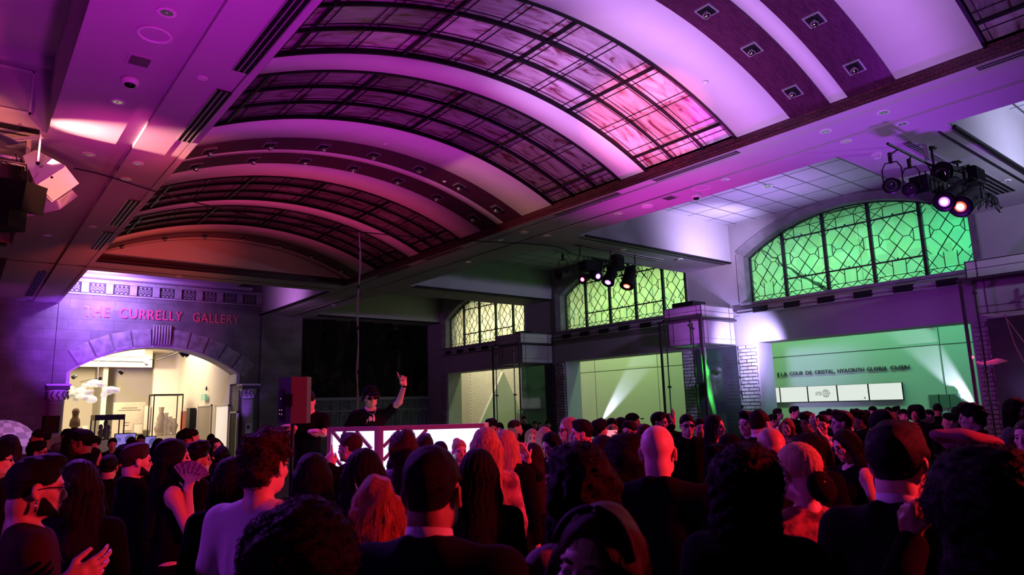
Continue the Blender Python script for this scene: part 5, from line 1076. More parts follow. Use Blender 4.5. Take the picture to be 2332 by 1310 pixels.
# ---------------------------------------------------------------- figures grown from smooth distance fields
class Field:
    def __init__(s, lo, hi, base, fine=()):
        s.ax = []
        for k in range(3):
            v = lo[k]; out = [v]; 
            while v < hi[k]:
                st = base
                for f in fine:
                    if f[k][0] <= v < f[k][1]: st = min(st, f[3])
                for f in fine:
                    if v < f[k][0] < v + st: st = max(f[k][0] - v, f[3])
                v += st; out.append(v)
            s.ax.append(np.array(out))
        s.D = np.full([len(a) for a in s.ax], .5, dtype=np.float32)
    def sub(s, lo, hi):
        ii = []
        for k in range(3):
            a = max(np.searchsorted(s.ax[k], lo[k]) - 1, 0); b = min(np.searchsorted(s.ax[k], hi[k]) + 1, len(s.ax[k]))
            if b - a < 1: return None
            ii.append(slice(a, b))
        X, Y, Z = np.meshgrid(s.ax[0][ii[0]], s.ax[1][ii[1]], s.ax[2][ii[2]], indexing='ij')
        return tuple(ii), np.stack([X, Y, Z], -1)
    def mix(s, ii, d, k, op):
        D = s.D[ii]
        if op == 'u': h = np.clip(.5 + .5 * (D - d) / k, 0, 1); s.D[ii] = D * (1 - h) + d * h - k * h * (1 - h)
        elif op == 's': h = np.clip(.5 - .5 * (D + d) / k, 0, 1); s.D[ii] = D * (1 - h) - d * h + k * h * (1 - h)
    def ell(s, c, r, k=.02, op='u', M=None, disp=None):
        c = np.array(c, float); r = np.array(r, float); R = r.max() + k + .03
        t = s.sub(c - R, c + R)
        if t is None: return
        ii, Pp = t; q = Pp - c
        if M is not None: q = q @ M
        k0 = np.linalg.norm(q / r, axis=-1); k1 = np.linalg.norm(q / (r * r), axis=-1) + 1e-9
        d = k0 * (k0 - 1) / k1
        d = np.where(k0 < 1e-4, -r.min(), d)
        if disp is not None: d = d + disp(Pp)
        s.mix(ii, d, k, op)
    def cone(s, a, b, ra, rb, k=.02, op='u', disp=None, flat=None):
        a = np.array(a, float); b = np.array(b, float); R = max(ra, rb) + k + .03
        t = s.sub(np.minimum(a, b) - R, np.maximum(a, b) + R)
        if t is None: return
        ii, Pp = t; ab = b - a; L2 = ab @ ab + 1e-12; w = np.clip(((Pp - a) @ ab) / L2, 0, 1)
        q = Pp - a - w[..., None] * ab
        if flat is not None:   # flat = (unit vector, factor): widens along the vector
            n, f = flat; qn = q @ n; q = q - (qn * (1 - 1 / f))[..., None] * n
        d = np.linalg.norm(q, axis=-1) - (ra + (rb - ra) * w)
        if disp is not None: d = d + disp(Pp)
        s.mix(ii, d, k, op)
    def cut(s, n, o, k=.01):   # keep the side where (p-o).n < 0
        X, Y, Z = np.meshgrid(*s.ax, indexing='ij'); d = (X - o[0]) * n[0] + (Y - o[1]) * n[1] + (Z - o[2]) * n[2]
        h = np.clip(.5 - .5 * (s.D - d) / k, 0, 1); s.D = (s.D * (1 - h) + d * h + k * h * (1 - h)).astype(np.float32)
    def mesh(s):
        D = s.D; D[0] = D[-1] = .5; D[:, 0] = D[:, -1] = .5; D[:, :, 0] = D[:, :, -1] = .5
        n = np.array(D.shape); S = D < 0
        acc = np.zeros(tuple(n - 1) + (3,)); cnt = np.zeros(tuple(n - 1))
        A = s.ax
        G = np.meshgrid(*A, indexing='ij')
        def edge(axis):
            sl0 = [slice(None)] * 3; sl1 = [slice(None)] * 3; sl0[axis] = slice(0, -1); sl1[axis] = slice(1, None)
            d0 = D[tuple(sl0)]; d1 = D[tuple(sl1)]; m = S[tuple(sl0)] != S[tuple(sl1)]
            idx = np.argwhere(m); v0 = d0[m]; v1 = d1[m]; t = v0 / (v0 - v1)
            P_ = np.stack([G[k][tuple(sl0)][m] for k in range(3)], -1); P_[:, axis] += t * (A[axis][idx[:, axis] + 1] - A[axis][idx[:, axis]])
            return idx, P_, S[tuple(sl0)][m]
        quads = []; E_ = []
        for axis in range(3):
            idx, P_, sg = edge(axis); o1, o2 = [(1, 2), (2, 0), (0, 1)][axis]
            for a in (0, -1):
                for b in (0, -1):
                    c = idx.copy(); c[:, o1] += a; c[:, o2] += b
                    ok = ((c >= 0) & (c < n - 1)).all(1); cc = c[ok]; np.add.at(acc, tuple(cc.T), P_[ok]); np.add.at(cnt, tuple(cc.T), 1)
            E_.append((idx, sg, o1, o2))
        act = cnt > 0; vid = np.full(cnt.shape, -1); vid[act] = np.arange(act.sum()); V = acc[act] / cnt[act][:, None]
        F = []
        for idx, sg, o1, o2 in E_:
            ok = (idx[:, o1] > 0) & (idx[:, o2] > 0) & (idx[:, o1] < n[o1] - 1) & (idx[:, o2] < n[o2] - 1); idx = idx[ok]; sg = sg[ok]
            cs = []
            for a, b in ((-1, -1), (0, -1), (0, 0), (-1, 0)):
                c = idx.copy(); c[:, o1] += a; c[:, o2] += b; cs.append(vid[tuple(c.T)])
            q = np.stack(cs, 1); q[~sg] = q[~sg][:, ::-1]; F.append(q)
        F = np.concatenate(F) if F else np.zeros((0, 4), int)
        return V, F
def field_obj(name, f, m, parent):
    V, F = f.mesh()
    if len(V) < 4: return None
    me = bpy.data.meshes.new(name); me.vertices.add(len(V)); me.vertices.foreach_set('co', V.astype(np.float32).ravel())
    me.loops.add(len(F) * 4); me.loops.foreach_set('vertex_index', F.astype(np.int32).ravel()); me.polygons.add(len(F)); me.polygons.foreach_set('loop_start', np.arange(0, len(F) * 4, 4, dtype=np.int32))
    me.polygons.foreach_set('use_smooth', np.ones(len(F), dtype=bool)); me.materials.append(m); me.update(calc_edges=True); me.validate()
    o = bpy.data.objects.new(name, me); COL.objects.link(o); o.parent = parent; return o
def skin(c): return mat('skin_%d%d%d' % tuple(int(v * 100) for v in c), c, .48, bump=.05, bscale=300, spec=.4)
SK = {'fair': skin((.68, .47, .40)), 'tan': skin((.52, .34, .26)), 'brown': skin((.36, .20, .14)), 'dark': skin((.18, .10, .07))}
def hairm(n, c, r=.55): return mat('hair_' + n, c, r, bump=.55, bscale=110, stretch=(4, 4, .5), spec=.14, noise=.45, nscale=22)
HR = {'black': hairm('black', (.0035, .0024, .003), .65), 'brown': hairm('brown', (.045, .02, .014)), 'auburn': hairm('auburn', (.30, .12, .06)), 'blond': hairm('blond', (.55, .38, .22)), 'grey': hairm('grey', (.25, .23, .22)), 'dark': hairm('dark', (.010, .006, .006))}
CL = {'black': mat('cloth_black', (.0045, .0045, .0055), .95, bump=.2, bscale=60, spec=.06), 'navy': mat('cloth_navy', (.006, .006, .014), .95, spec=.08), 'white': mat('cloth_white', (.62, .60, .62), .85, bump=.5, bscale=9), 'maroon': mat('cloth_maroon', (.035, .010, .013), .9, bump=.3, bscale=20, spec=.1),
      'mauve': mat('cloth_mauve', (.28, .16, .26), .85, bump=.2, bscale=90), 'lavender': mat('cloth_lavender', (.5, .42, .55), .9, bump=.4, bscale=70), 'grey': mat('cloth_grey', (.10, .10, .11), .85), 'red': mat('cloth_red', (.25, .03, .03), .8),
      'stripe': mat('cloth_stripe', (.55, .5, .55), .8, col2=(.03, .03, .05), nscale=3, stretch=(.2, .2, 9)), 'print': mat('cloth_print', (.55, .35, .38), .75, col2=(.12, .05, .1), nscale=14), 'floral': mat('cloth_floral', (.40, .10, .12), .8, col2=(.02, .012, .02), nscale=20), 'green': mat('cloth_green', (.05, .09, .07), .85), 'cream': mat('cloth_cream', (.5, .45, .4), .8)}
EYEW = mat('eye_white', (.6, .56, .55), .25); IRIS = mat('eye_iris', (.02, .012, .01), .15); BROWM = mat('brow_hair', (.012, .008, .007), .8); LENSG = mat('dark_lens', (.01, .008, .015), .06, coat=1); SHIRT = CL['white']
def Rz(a): return rotm(0, 0, a)
def person(px, py, d, phi, hair='short', hc='black', sk='tan', top='tee', tc='black', sex='m', head=(0, 0, 0), arms=None, extra=(), label='', z0=0.0, group=None, build=1.0, legs='black', lean=0.0):
    """head = yaw, pitch, roll in degrees relative to the body; arms = {'L'/'R': (elbow, wrist, hand_dir, palm_normal, curls)} local or pixel points"""
    tp = at_d(px, py, d); hh = {'afro': .05, 'curly': .03, 'big': .03, 'cap': .02, 'hat': .03, 'beret': .04, 'bald': 0}.get(hair, .012)
    Ht = tp[2] - z0 - hh; sc = Ht / 1.75
    if not 1.42 < Ht < 1.98: print('HEIGHT', round(Ht, 2), px, py, d)
    v = tp[:2]; az = math.atan2(v[1], v[0]) - math.radians(phi); rz = az - math.pi / 2
    # offset so that the head, not the feet, is under the pixel
    root = empty('person', (tp[0], tp[1], z0), rz, label, 'person', group)
    near = d < 3.6; mid = d < 7.5
    hf, bf = (.0058, .019) if near else ((.009, .026) if mid else (.014, .036))
    if 'fine' in extra: hf = .0065
    fem = sex == 'f'; sw = (.165 if fem else .188) * build
    Mi = Rz(-rz)
    def loc(p):
        p = np.array(p, float)
        if len(p) == 4: w = at_d(p[1], p[2], p[3]); return Mi @ (w - np.array([tp[0], tp[1], z0])) / sc
        return p
    # joints (for a 1.75 m figure)
    P_ = {}
    arms = arms or {}
    for s_, sg in (('L', -1), ('R', 1)):
        sh = np.array([sg * sw, -.01, 1.41])
        if s_ in arms:
            el, wr, hd, pn, cu = arms[s_]; el = loc(el) if el is not None else None; wr = loc(wr)
            if el is None:   # two-bone solve
                L1, L2 = .29, .26; dv = wr - sh; D_ = np.linalg.norm(dv)
                if D_ > L1 + L2 - .01: wr = sh + dv / D_ * (L1 + L2 - .01); dv = wr - sh; D_ = L1 + L2 - .01
                a = (L1 * L1 - L2 * L2 + D_ * D_) / (2 * D_); h = math.sqrt(max(L1 * L1 - a * a, 0)); u = dv / D_; pole = np.array([sg * .5, -.3, -1.0]); pole -= u * (pole @ u); pole /= np.linalg.norm(pole); el = sh + u * a + pole * h
            P_[s_] = (sh, el, wr, np.array(hd, float) if len(hd) == 3 else None, pn, cu)
        else: P_[s_] = (sh, np.array([sg * (sw + .055), -.03, 1.14]), np.array([sg * (sw + .05), .05, .90]), np.array([0, .12, -1.0]), np.array([-sg * 1.0, 0, 0]), None)
    Mh = rotm(math.radians(head[1]), math.radians(head[2]), 0) if True else None
    Mh = Rz(-math.radians(head[0])) @ rotm(math.radians(head[1]), math.radians(head[2]), 0)
    piv = np.array([0, -.030, 1.53]); hc0 = np.array([0, .0, 1.632])
    def hp(x, y, z): return piv + Mh @ (hc0 + np.array([x, y, z]) - piv)
    HC = hp(0, 0, 0)
    fine = [((HC[0] - .12, HC[0] + .12), (HC[1] - .13, HC[1] + .14), (HC[2] - .17, HC[2] + .14), hf)]
    for s_ in 'LR':
        if s_ in arms:
            w = P_[s_][2]; hd = P_[s_][3]; hd = hd / np.linalg.norm(hd); c = w + hd * .09; fine.append(tuple((c[k] - .12, c[k] + .12) for k in range(3)) + (.0065 if mid else .008,))
    allp = np.array([P_[s_][i] for s_ in 'LR' for i in (0, 1, 2)] + [P_[s_][2] + P_[s_][3] / np.linalg.norm(P_[s_][3]) * .2 for s_ in 'LR'])
    lo = np.minimum([-.34, -.22, -.03], allp.min(0) - .1); hi = np.maximum([.34, .25, 1.80], allp.max(0) + .1)
    f = Field(lo, hi, bf, fine)
    # torso, neck and legs
    nr = .043 if fem else .053
    f.ell((0, 0, 1.27), (.150 * build if not fem else .135, .105, .22), .05); f.cone((-sw * .82, -.012, 1.392), (sw * .82, -.012, 1.392), .058, .058, .06)
    f.ell((0, .0, 1.05), (.13 * build, .10, .2), .06); f.ell((0, -.01, .93), (.165, .115, .13), .05)
    if fem:
        for s in (-1, 1): f.ell((s * .065, .085, 1.27), (.06, .05, .06), .03)
    nb = piv + Mh @ np.array([0, -.005, .02])
    f.cone((0, -.035, 1.42), nb, nr * 1.12, nr, .03); f.cone(nb, hp(0, -.022, -.03), nr, nr * .95, .012)
    for s in (-1, 1):
        f.cone((s * .022, -.045, 1.475), (s * sw * .8, -.02, 1.408), .030, .048, .04)
        f.cone((s * .09, 0, .92), (s * .095, .01, .5), .085, .055, .03); f.cone((s * .095, .01, .5), (s * .1, -.01, .07), .052, .036, .02); f.cone((s * .1, -.03, .05), (s * .12, .13, .035), .04, .032, .02)
    for s_, sg in (('L', -1), ('R', 1)):
        sh, el, wr, hd, pn, cu = P_[s_]
        f.cone(sh, el, .050 * (.85 if fem else 1), .038 * (.88 if fem else 1), .03); f.cone(el, wr, .039 * (.88 if fem else 1), .026, .015)
        hd = hd / np.linalg.norm(hd)
        if pn is None: pn = np.array([0, 1.0, 0])
        pn = np.array(pn, float); pn -= hd * (pn @ hd); pn /= np.linalg.norm(pn) + 1e-9; side = np.cross(hd, pn) * sg   # side points to the thumb
        side = side / np.linalg.norm(side)
        if cu is None:
            f.ell(wr + hd * .07, (.03, .03, .07), .02); continue
        f.cone(wr, wr + hd * .05, .025, .026, .012, flat=(side, 1.25))
        kn = []
        for j, (off, ln) in enumerate(((.031, .092), (.010, .096), (-.012, .090), (-.032, .078))):
            k_ = wr + hd * ln + side * off; kn.append(k_); f.cone(wr + hd * .02 + side * off * .6, k_, .0155, .0115, .010)
        for j, (k_, LL) in enumerate(zip(kn, ((.040, .024, .020), (.044, .028, .021), (.041, .026, .020), (.032, .020, .018)))):
            c = cu[j + 1]; ang = 0; p0 = k_; sp = .12 * (1.2 - j * .8) * (1 - c)
            for q_, L_ in enumerate(LL):
                ang += c * (1.25, 1.5, .9)[q_] + .06; dr = hd * math.cos(ang) + pn * math.sin(ang) + side * sp; dr /= np.linalg.norm(dr); p1 = p0 + dr * L_; f.cone(p0, p1, .0098 - .001 * q_, .0090 - .001 * q_, .004); p0 = p1
        t0 = wr + hd * .025 + side * .026; t1 = t0 + (hd * .6 + side * (.75 - .4 * cu[0]) + pn * (.25 + .5 * cu[0])) * .040; dr = (hd * .9 + side * (.35 - .7 * cu[0]) + pn * (.25 + .5 * cu[0])); dr /= np.linalg.norm(dr); t2 = t1 + dr * .032; t3 = t2 + (dr + pn * .3 * cu[0]) * .026
        f.cone(t0, t1, .0145, .0120, .010); f.cone(t1, t2, .0115, .0100, .004); f.cone(t2, t3, .0100, .0085, .004)
    # head and face
    def he(c, r, k=.015, op='u', rx=0, rz_=0): f.ell(hp(*c), r, k, op, Mh @ rotm(rx, 0, rz_))
    he((0, -.014, .030), (.075, .096, .086)); he((0, .022, -.035), (.060 if not fem else .056, .062, .082), .03); he((0, .045, -.082), (.036, .036, .030), .03)
    he((0, .076, -.103), (.017, .014, .014), .016); 
    for s in (-1, 1): he((s * (.040 if fem else .045), .015, -.073), (.018, .035, .028), .02); he((s * .043, .058, -.032), (.019, .018, .017), .02)
    he((0, -.052, -.050), (.048, .040, .050), .03)
    he((0, .078, .018), (.052, .014, .010), .016)
    for s in (-1, 1): he((s * .031, .096, -.004), (.017, .014, .0115), .010, 's')
    f.cone(hp(0, .085, .006), hp(0, .102, -.036), .0085, .0120, .010)
    for s in (-1, 1): he((s * .0125, .095, -.040), (.008, .009, .008), .006)
    for s in (-1, 1): f.cone(hp(s * .019, .0885, .0025), hp(s * .044, .082, .0005), .0042, .0042, .005); f.cone(hp(s * .020, .0875, -.0165), hp(s * .042, .082, -.0150), .0040, .0040, .006)
    he((0, .090, -.053), (.013, .010, .013), .010)
    he((0, .090, -.066), (.023, .0085, .0065), .006); he((0, .087, -.077), (.020, .0085, .0070), .006); he((0, .097, -.0715), (.022, .006, .0018), .003, 's')
    for s in (-1, 1):
        he((s * .079, -.008, -.012), (.008, .020, .031), .008, 'u', .15, s * .35); he((s * .089, -.004, -.010), (.006, .011, .018), .005, 's', .15, s * .35); he((s * .078, -.002, -.038), (.008, .009, .010), .006)
    body = field_obj('body', f, SK[sk], root)
    # eyes and brows
    if d < 9 and 60 < (phi + head[0]) % 360 < 300:
        for s in (-1, 1):
            MB().sph(hp(s * .031, .0790, -.0065), .0115, 10, 8).build('eye', EYEW if near else IRIS, root, True, True)
            if near: MB().sph(hp(s * .031, .0868, -.0065), .0048, 8, 6).build('iris', IRIS, root, True, True)
            MB().tube([hp(s * .013, .0925, .0130), hp(s * .030, .0905, .0180), hp(s * .047, .0790, .0140)], [.0030, .0042, .002], 6).build('eyebrow', BROWM, root, True, True)
    hm = HR[hc]
    # ---- hair
    hfine = [((HC[0] - .17, HC[0] + .17), (HC[1] - .18, HC[1] + .18), (HC[2] - .20, HC[2] + .20), hf * 1.25)]
    def hair_field(ext=.2, dn=.2): return Field(HC - (ext, ext, dn), HC + (ext, ext, ext), hf * 1.25)
    def strands(amp, fr):
        def g(Pp):
            q = (Pp - HC) @ Mh; th = np.arctan2(q[..., 0], -q[..., 1] - .3 * 0); return amp * np.sin(th * fr + 1.5 * np.sin(q[..., 2] * 40)) * (.5 + .5 * np.cos(q[..., 2] * 9))
        return g
    def lumps(amp, fr, sd=0.0):
        rs = np.random.RandomState(int(fr * 7 + sd * 13 + abs(px)) % 9999); K = rs.normal(size=(7, 3)); K /= np.linalg.norm(K, axis=1)[:, None]; K *= fr * rs.uniform(.55, 1.5, (7, 1)); ph_ = rs.uniform(0, 6.28, 7)
        def g(Pp):
            o = 0
            for k_, p_ in zip(K, ph_): o = o + np.sin(Pp @ k_ + p_)
            return amp * o / 3.2
        return g
    def cap_cut(F_, front, back, mid_=None):
        # keep hair above a slanted line from forehead to nape, both given as heights at y=.1 and y=-.1
        slope = (front - back) / .2; n = np.array([0, slope, -1.0]); n /= np.linalg.norm(n); o = hp(0, .1, front); F_.cut(Mh @ n, o, .012)
    def face_cut(F_, w=.052, top_=.045, k=.02):
        for z in (-.16, -.13, -.10, -.07, -.04, -.01, .015): F_.ell(hp(0, .105, z), (w, .075, .04), k, 's', Mh)
        F_.ell(hp(0, .115, top_), (w * .85, .05, .03), k, 's', Mh)
    t_ = .012 if near else .014
    l1, l2 = lumps(.008, 42), lumps(.0045, 190, 1.0)
    curl_ = (lambda Pp: l1(Pp) + l2(Pp)) if near else l1
    h = None
    if hair in ('short', 'fade', 'crop', 'quiff'):
        h = hair_field(.16, .16); vol = {'fade': 0, 'crop': .002, 'short': .005, 'quiff': .001}[hair]; h.ell(hp(0, -.013, .040), (.0785 + vol, .0995 + vol, .088 + vol), .01, M=Mh, disp=lumps(.002, 120) if near else None)
        if hair in ('short', 'quiff'): h.ell(hp(0, .036 if hair == 'short' else .046, .104), (.052, .048, .024 if hair == 'short' else .034), .02, M=Mh, disp=lumps(.003, 110))
        for s in (-1, 1): h.cone(hp(s * .072, .022, .03), hp(s * .074, .024, -.02), .012, .007, .01)
        cap_cut(h, .060 if hair != 'fade' else .068, -.072 if hair != 'fade' else -.050); h.ell(hp(0, .12, .01), (.06, .05, .065), .02, 's', Mh)
        for s in (-1, 1): h.ell(hp(s * .088, -.002, -.012), (.022, .024, .036), .01, 's', Mh)
        h2 = hair_field(.15, .18); h2.ell(hp(0, -.014, .030), (.0772, .0982, .088), .01, M=Mh); h2.ell(hp(0, -.052, -.050), (.050, .042, .052), .03, M=Mh); cap_cut(h2, .040, -.108); h2.ell(hp(0, .12, .01), (.06, .062, .075), .02, 's', Mh)
        for s in (-1, 1): h2.ell(hp(s * .088, .002, -.016), (.022, .026, .040), .01, 's', Mh)
        if d < 9: field_obj('cropped_sides', h2, HR['dark'] if hc == 'black' else hm, root)
    elif hair in ('curly', 'wavytop'):
        h = hair_field(.19, .18); h.ell(hp(0, -.018, .042), (.093, .108, .100), .01, M=Mh, disp=lumps(.012, 85)); h.ell(hp(0, .03, .10), (.07, .07, .05), .02, M=Mh, disp=lumps(.010, 95)); h.ell(hp(0, -.07, -.03), (.07, .05, .06), .02, M=Mh, disp=lumps(.008, 95)); cap_cut(h, .055, -.105); h.ell(hp(0, .125, .0), (.065, .055, .065), .02, 's', Mh)
        for s in (-1, 1): h.ell(hp(s * .095, .01, -.012), (.024, .024, .036), .01, 's', Mh)
    elif hair in ('afro', 'big'):
        R = .145 if hair == 'afro' else .128; h = hair_field(.24, .27); h.ell(hp(0, -.025, .03), (R, R * .98, R * .98), .02, M=Mh, disp=curl_)
        if hair == 'big':
            h.ell(hp(0, -.07, -.10), (.115, .07, .13), .05, M=Mh, disp=curl_)
        face_cut(h, .058)
        h.cut(Mh @ np.array([0, 0, -1.0]), hp(0, 0, -.20 if hair == 'big' else -.10), .03)
    elif hair in ('long', 'wavy', 'bob', 'straight', 'longcurly'):
        dn = {'long': .52, 'straight': .62, 'wavy': .30, 'bob': .22, 'longcurly': .45}[hair]; wv = {'long': strands(.004, 26), 'straight': strands(.005, 30), 'wavy': lumps(.010, 60), 'bob': strands(.003, 22), 'longcurly': curl_}[hair]
        h = Field(HC - (.19, .22, dn + .02), HC + (.19, .17, .17), hf * 1.4)
        h.ell(hp(0, -.018, .032), (.088, .106, .100), .01, M=Mh, disp=wv)
        bk = -.085; zb = HC[2] - dn + .04; lowb = np.array([HC[0] * .5, -.115, zb]); fl = (Mh @ np.array([1.0, 0, 0]), 1.75 if hair != 'bob' else 1.6)
        h.cone(hp(0, -.055, -.02), lowb, .062, .050 if hair != 'bob' else .058, .04, disp=wv, flat=fl)
        for s in (-1, 1):
            a = hp(s * .078, .012, .01); sb = hp(s * .088, .0, -.12)
            h.cone(a, sb, .026, .030, .03, disp=wv)
            if hair not in ('bob',): h.cone(sb, (s * .105 + HC[0] * .3, .02 if fem else -.02, max(zb + .06, 1.2)), .030, .028, .03, disp=wv)
        face_cut(h, .050, .040, .02)
        h.ell(hp(0, .02, -.17), (.05, .06, .06), .03, 's', Mh)
    elif hair in ('bun', 'ponytail', 'slick'):
        h = hair_field(.22, .22); h.ell(hp(0, -.013, .038), (.081, .102, .090), .01, M=Mh, disp=strands(.0022, 34) if near else None)
        cap_cut(h, .062, -.060); h.ell(hp(0, .12, .01), (.06, .05, .065), .02, 's', Mh)
        if hair == 'bun': h.ell(hp(0, -.09, .10), (.045, .042, .040), .015, M=Mh, disp=lumps(.004, 90))
        if hair == 'slick': h.ell(hp(0, -.115, -.045), (.040, .035, .045), .02, M=Mh, disp=strands(.002, 20))
        if hair == 'ponytail': h.cone(hp(0, -.11, .03), hp(0, -.15, -.16), .036, .02, .02, disp=strands(.003, 20))
        for s in (-1, 1): h.ell(hp(s * .088, -.002, -.012), (.022, .024, .036), .01, 's', Mh)
    if h is not None:
        ho = field_obj('hair', h, hm, root)
        if d < 5.2 and ho is not None:
            me_ = ho.data; nv = len(me_.vertices); co = np.empty(nv * 3, np.float32); me_.vertices.foreach_get('co', co); co = co.reshape(-1, 3); no = np.empty(nv * 3, np.float32); me_.vertices.foreach_get('normal', no); no = no.reshape(-1, 3)
            rs = np.random.RandomState(int(abs(px)) % 997); cur = hair in ('afro', 'big', 'curly', 'longcurly'); nst = 1300 if cur else (420 if hair in ('long', 'wavy', 'straight', 'bob') else 150); q = MB()
            for ii_ in rs.choice(nv, min(nst, nv), replace=False):
                p0 = co[ii_]; n_ = no[ii_]
                if cur: ax = rs.normal(size=3); ax -= n_ * (ax @ n_); ax *= .012 / (np.linalg.norm(ax) + 1e-6); pts_ = [p0 - n_ * .003, p0 + n_ * .0045 + ax * .3, p0 + n_ * .0065 + ax, p0 + n_ * .002 + ax * 1.5]
                elif nst == 150: dr_ = np.array([0, 0, -.6]) + rs.normal(size=3) * .5; pts_ = [p0 - n_ * .003, p0 + n_ * .004 + dr_ * .004, p0 + n_ * .006 + dr_ * .010]
                else: dr_ = np.array([n_[0] * .15, n_[1] * .1, -1.0]) + rs.normal(size=3) * .10; L_ = rs.uniform(.04, .11); pts_ = [p0 - n_ * .003, p0 + n_ * .004 + dr_ * L_ * .35, p0 + n_ * .005 + dr_ * L_ * .7, p0 + n_ * .002 + dr_ * L_]
                q.tube(pts_, [.0011 if cur else .0012 if nst > 200 else .0007] * (len(pts_) - 1) + [.0005], 3, False)
            q.build('loose_strands', hm, root, False, True)['kind'] = 'stuff'
    if hair in ('cap', 'hat', 'beret'):
        h = hair_field(.16, .16); h.ell(hp(0, -.014, .03), (.084, .104, .09), .01, M=Mh); cap_cut(h, .062, -.07); h.ell(hp(0, .12, .01), (.06, .05, .065), .02, 's', Mh); field_obj('hair', h, hm, root)
        c = Field(HC - (.26, .26, .1), HC + (.26, .26, .2), hf * 1.3); cm_ = CL['black'] if hair != 'beret' else mat('beret_felt', (.13, .06, .09), .95, spec=.1)
        if hair == 'cap': c.ell(hp(0, -.014, .05), (.092, .110, .088), .01, M=Mh); c.cut(Mh @ np.array([0, .25, -1.0]) / 1.03, hp(0, 0, .045), .006); c.ell(hp(0, .125, .048), (.072, .075, .009), .012, M=Mh @ rotm(-.25, 0, 0))
        elif hair == 'hat': c.ell(hp(0, -.01, .07), (.094, .112, .085), .01, M=Mh); c.cut(Mh @ np.array([0, 0, -1.0]), hp(0, 0, .05), .006); c.ell(hp(0, -.005, .055), (.19, .20, .012), .015, M=Mh)
        else: c.ell(hp(0, -.02, .09), (.155, .150, .045), .01, M=Mh @ rotm(0, .18, 0), disp=lumps(.006, 40)); c.ell(hp(0, -.01, .06), (.09, .108, .035), .02, M=Mh)
        field_obj({'cap': 'cap', 'hat': 'brimmed_hat', 'beret': 'beret'}[hair], c, cm_, root)
    if 'beard' in extra or 'moustache' in extra or 'stubble' in extra:
        b = hair_field(.14, .17); bt_ = .0042
        if 'beard' in extra or 'stubble' in extra:
            b.ell(hp(0, .022, -.037), (.058 + bt_, .062 + bt_, .080 + bt_ * .3), .01, M=Mh); b.ell(hp(0, .047, -.083), (.036 + bt_, .036 + bt_, .028 + bt_), .02, M=Mh); b.ell(hp(0, .078, -.104), (.019 + bt_, .016 + bt_, .016 + bt_), .016, M=Mh)
            for s in (-1, 1): b.ell(hp(s * .046, .015, -.075), (.021 + bt_ * .7, .036 + bt_, .031 + bt_), .02, M=Mh)
            n = np.array([0, .75, .66]) if 'stubble' not in extra else np.array([0, .6, .8]); b.cut(Mh @ (n / np.linalg.norm(n)), hp(0, .062, -.066), .01); b.cut(Mh @ np.array([0, -1.0, 0]), hp(0, .008, 0), .01)
        if 'moustache' in extra or 'beard' in extra:
            b.cone(hp(0, .099, -.054), hp(.026, .088, -.062), .0065, .004, .004); b.cone(hp(0, .099, -.054), hp(-.026, .088, -.062), .0065, .004, .004)
        field_obj('beard' if 'beard' in extra or 'stubble' in extra else 'moustache', b, HR['dark' if hc != 'black' else 'black'], root)
    if 'glasses' in extra or 'sunglasses' in extra or 'round_glasses' in extra:
        q = MB(); q2 = MB(); sung = 'sunglasses' in extra
        for s in (-1, 1):
            c = np.array([s * .034, .108, -.004]); ring = [hp(c[0] + (.024 * math.cos(t)), c[1] - .006 * abs(math.cos(t)) * (1 if s * math.cos(t) > 0 else 0), c[2] + .018 * math.sin(t)) for t in np.linspace(0, 2 * math.pi, 15)]
            q.tube(ring, .0028 if not sung else .004, 5, False); q.tube([hp(s * .058, .100, .004), hp(s * .080, .03, .004), hp(s * .082, -.005, -.004)], .0026, 5)
            if sung: q2.add([hp(c[0] + .023 * math.cos(t), c[1], c[2] + .017 * math.sin(t)) for t in np.linspace(0, 2 * math.pi, 13)[:-1]] + [hp(c[0] + .023 * math.cos(t), c[1] - .004, c[2] + .017 * math.sin(t)) for t in np.linspace(0, 2 * math.pi, 13)[:-1]], [tuple(range(12)), tuple(range(12, 24))[::-1]] + [(i, i + 12, (i + 1) % 12 + 12, (i + 1) % 12) for i in range(12)])
        q.tube([hp(-.011, .108, .0), hp(0, .111, .003), hp(.011, .108, 0)], .0026, 5); q.build('glasses', BLACK, root, True, True)
        if sung: q2.build('dark_lenses', LENSG, root, False, True)
    if 'headphones' in extra:
        q = MB(); q.tube([hp(.092 * math.sin(t), -.01, .01 + .108 * math.cos(t)) for t in np.linspace(-1.6, 1.6, 13)], .009, 6)
        for s in (-1, 1): q.sph(hp(s * .094, -.004, -.01), (.022, .034, .038), 10, 8)
        q.build('headphones', DARKM, root, True, True)
    if 'earring' in extra:
        for s in (-1, 1): MB().tube([hp(s * .083, -.002, -.045), hp(s * .084, -.002, -.09)], [.003, .006], 6).build('earring', CHROME, root, True, True)
    # ---- clothing
    cf = bf * .85; lo2 = np.minimum([-.36, -.24, .70], allp.min(0) - .1); hi2 = np.maximum([.36, .26, 1.56], allp.max(0) + .1); hi2[2] = max(hi2[2], 1.58)
    g = Field(lo2, hi2, cf, [((-.2, .2), (-.2, .2), (1.38, 1.58), cf * .6)] if near else [])
    jk = top in ('jacket', 'suit', 'coat', 'hoodie'); e = .026 if jk else .013
    wr_ = lumps(.006 if jk else .005, 26, px * .1) if near else None
    if tc == 'white' and near:
        w1 = lumps(.007, 22); 
        def wr_(Pp): t_2 = np.arctan2(Pp[..., 0], -Pp[..., 1] + .05); return w1(Pp) + .008 * np.sin(t_2 * 15 + 2.2 * np.sin(Pp[..., 2] * 7)) * np.clip((1.42 - Pp[..., 2]) * 4, 0, 1)
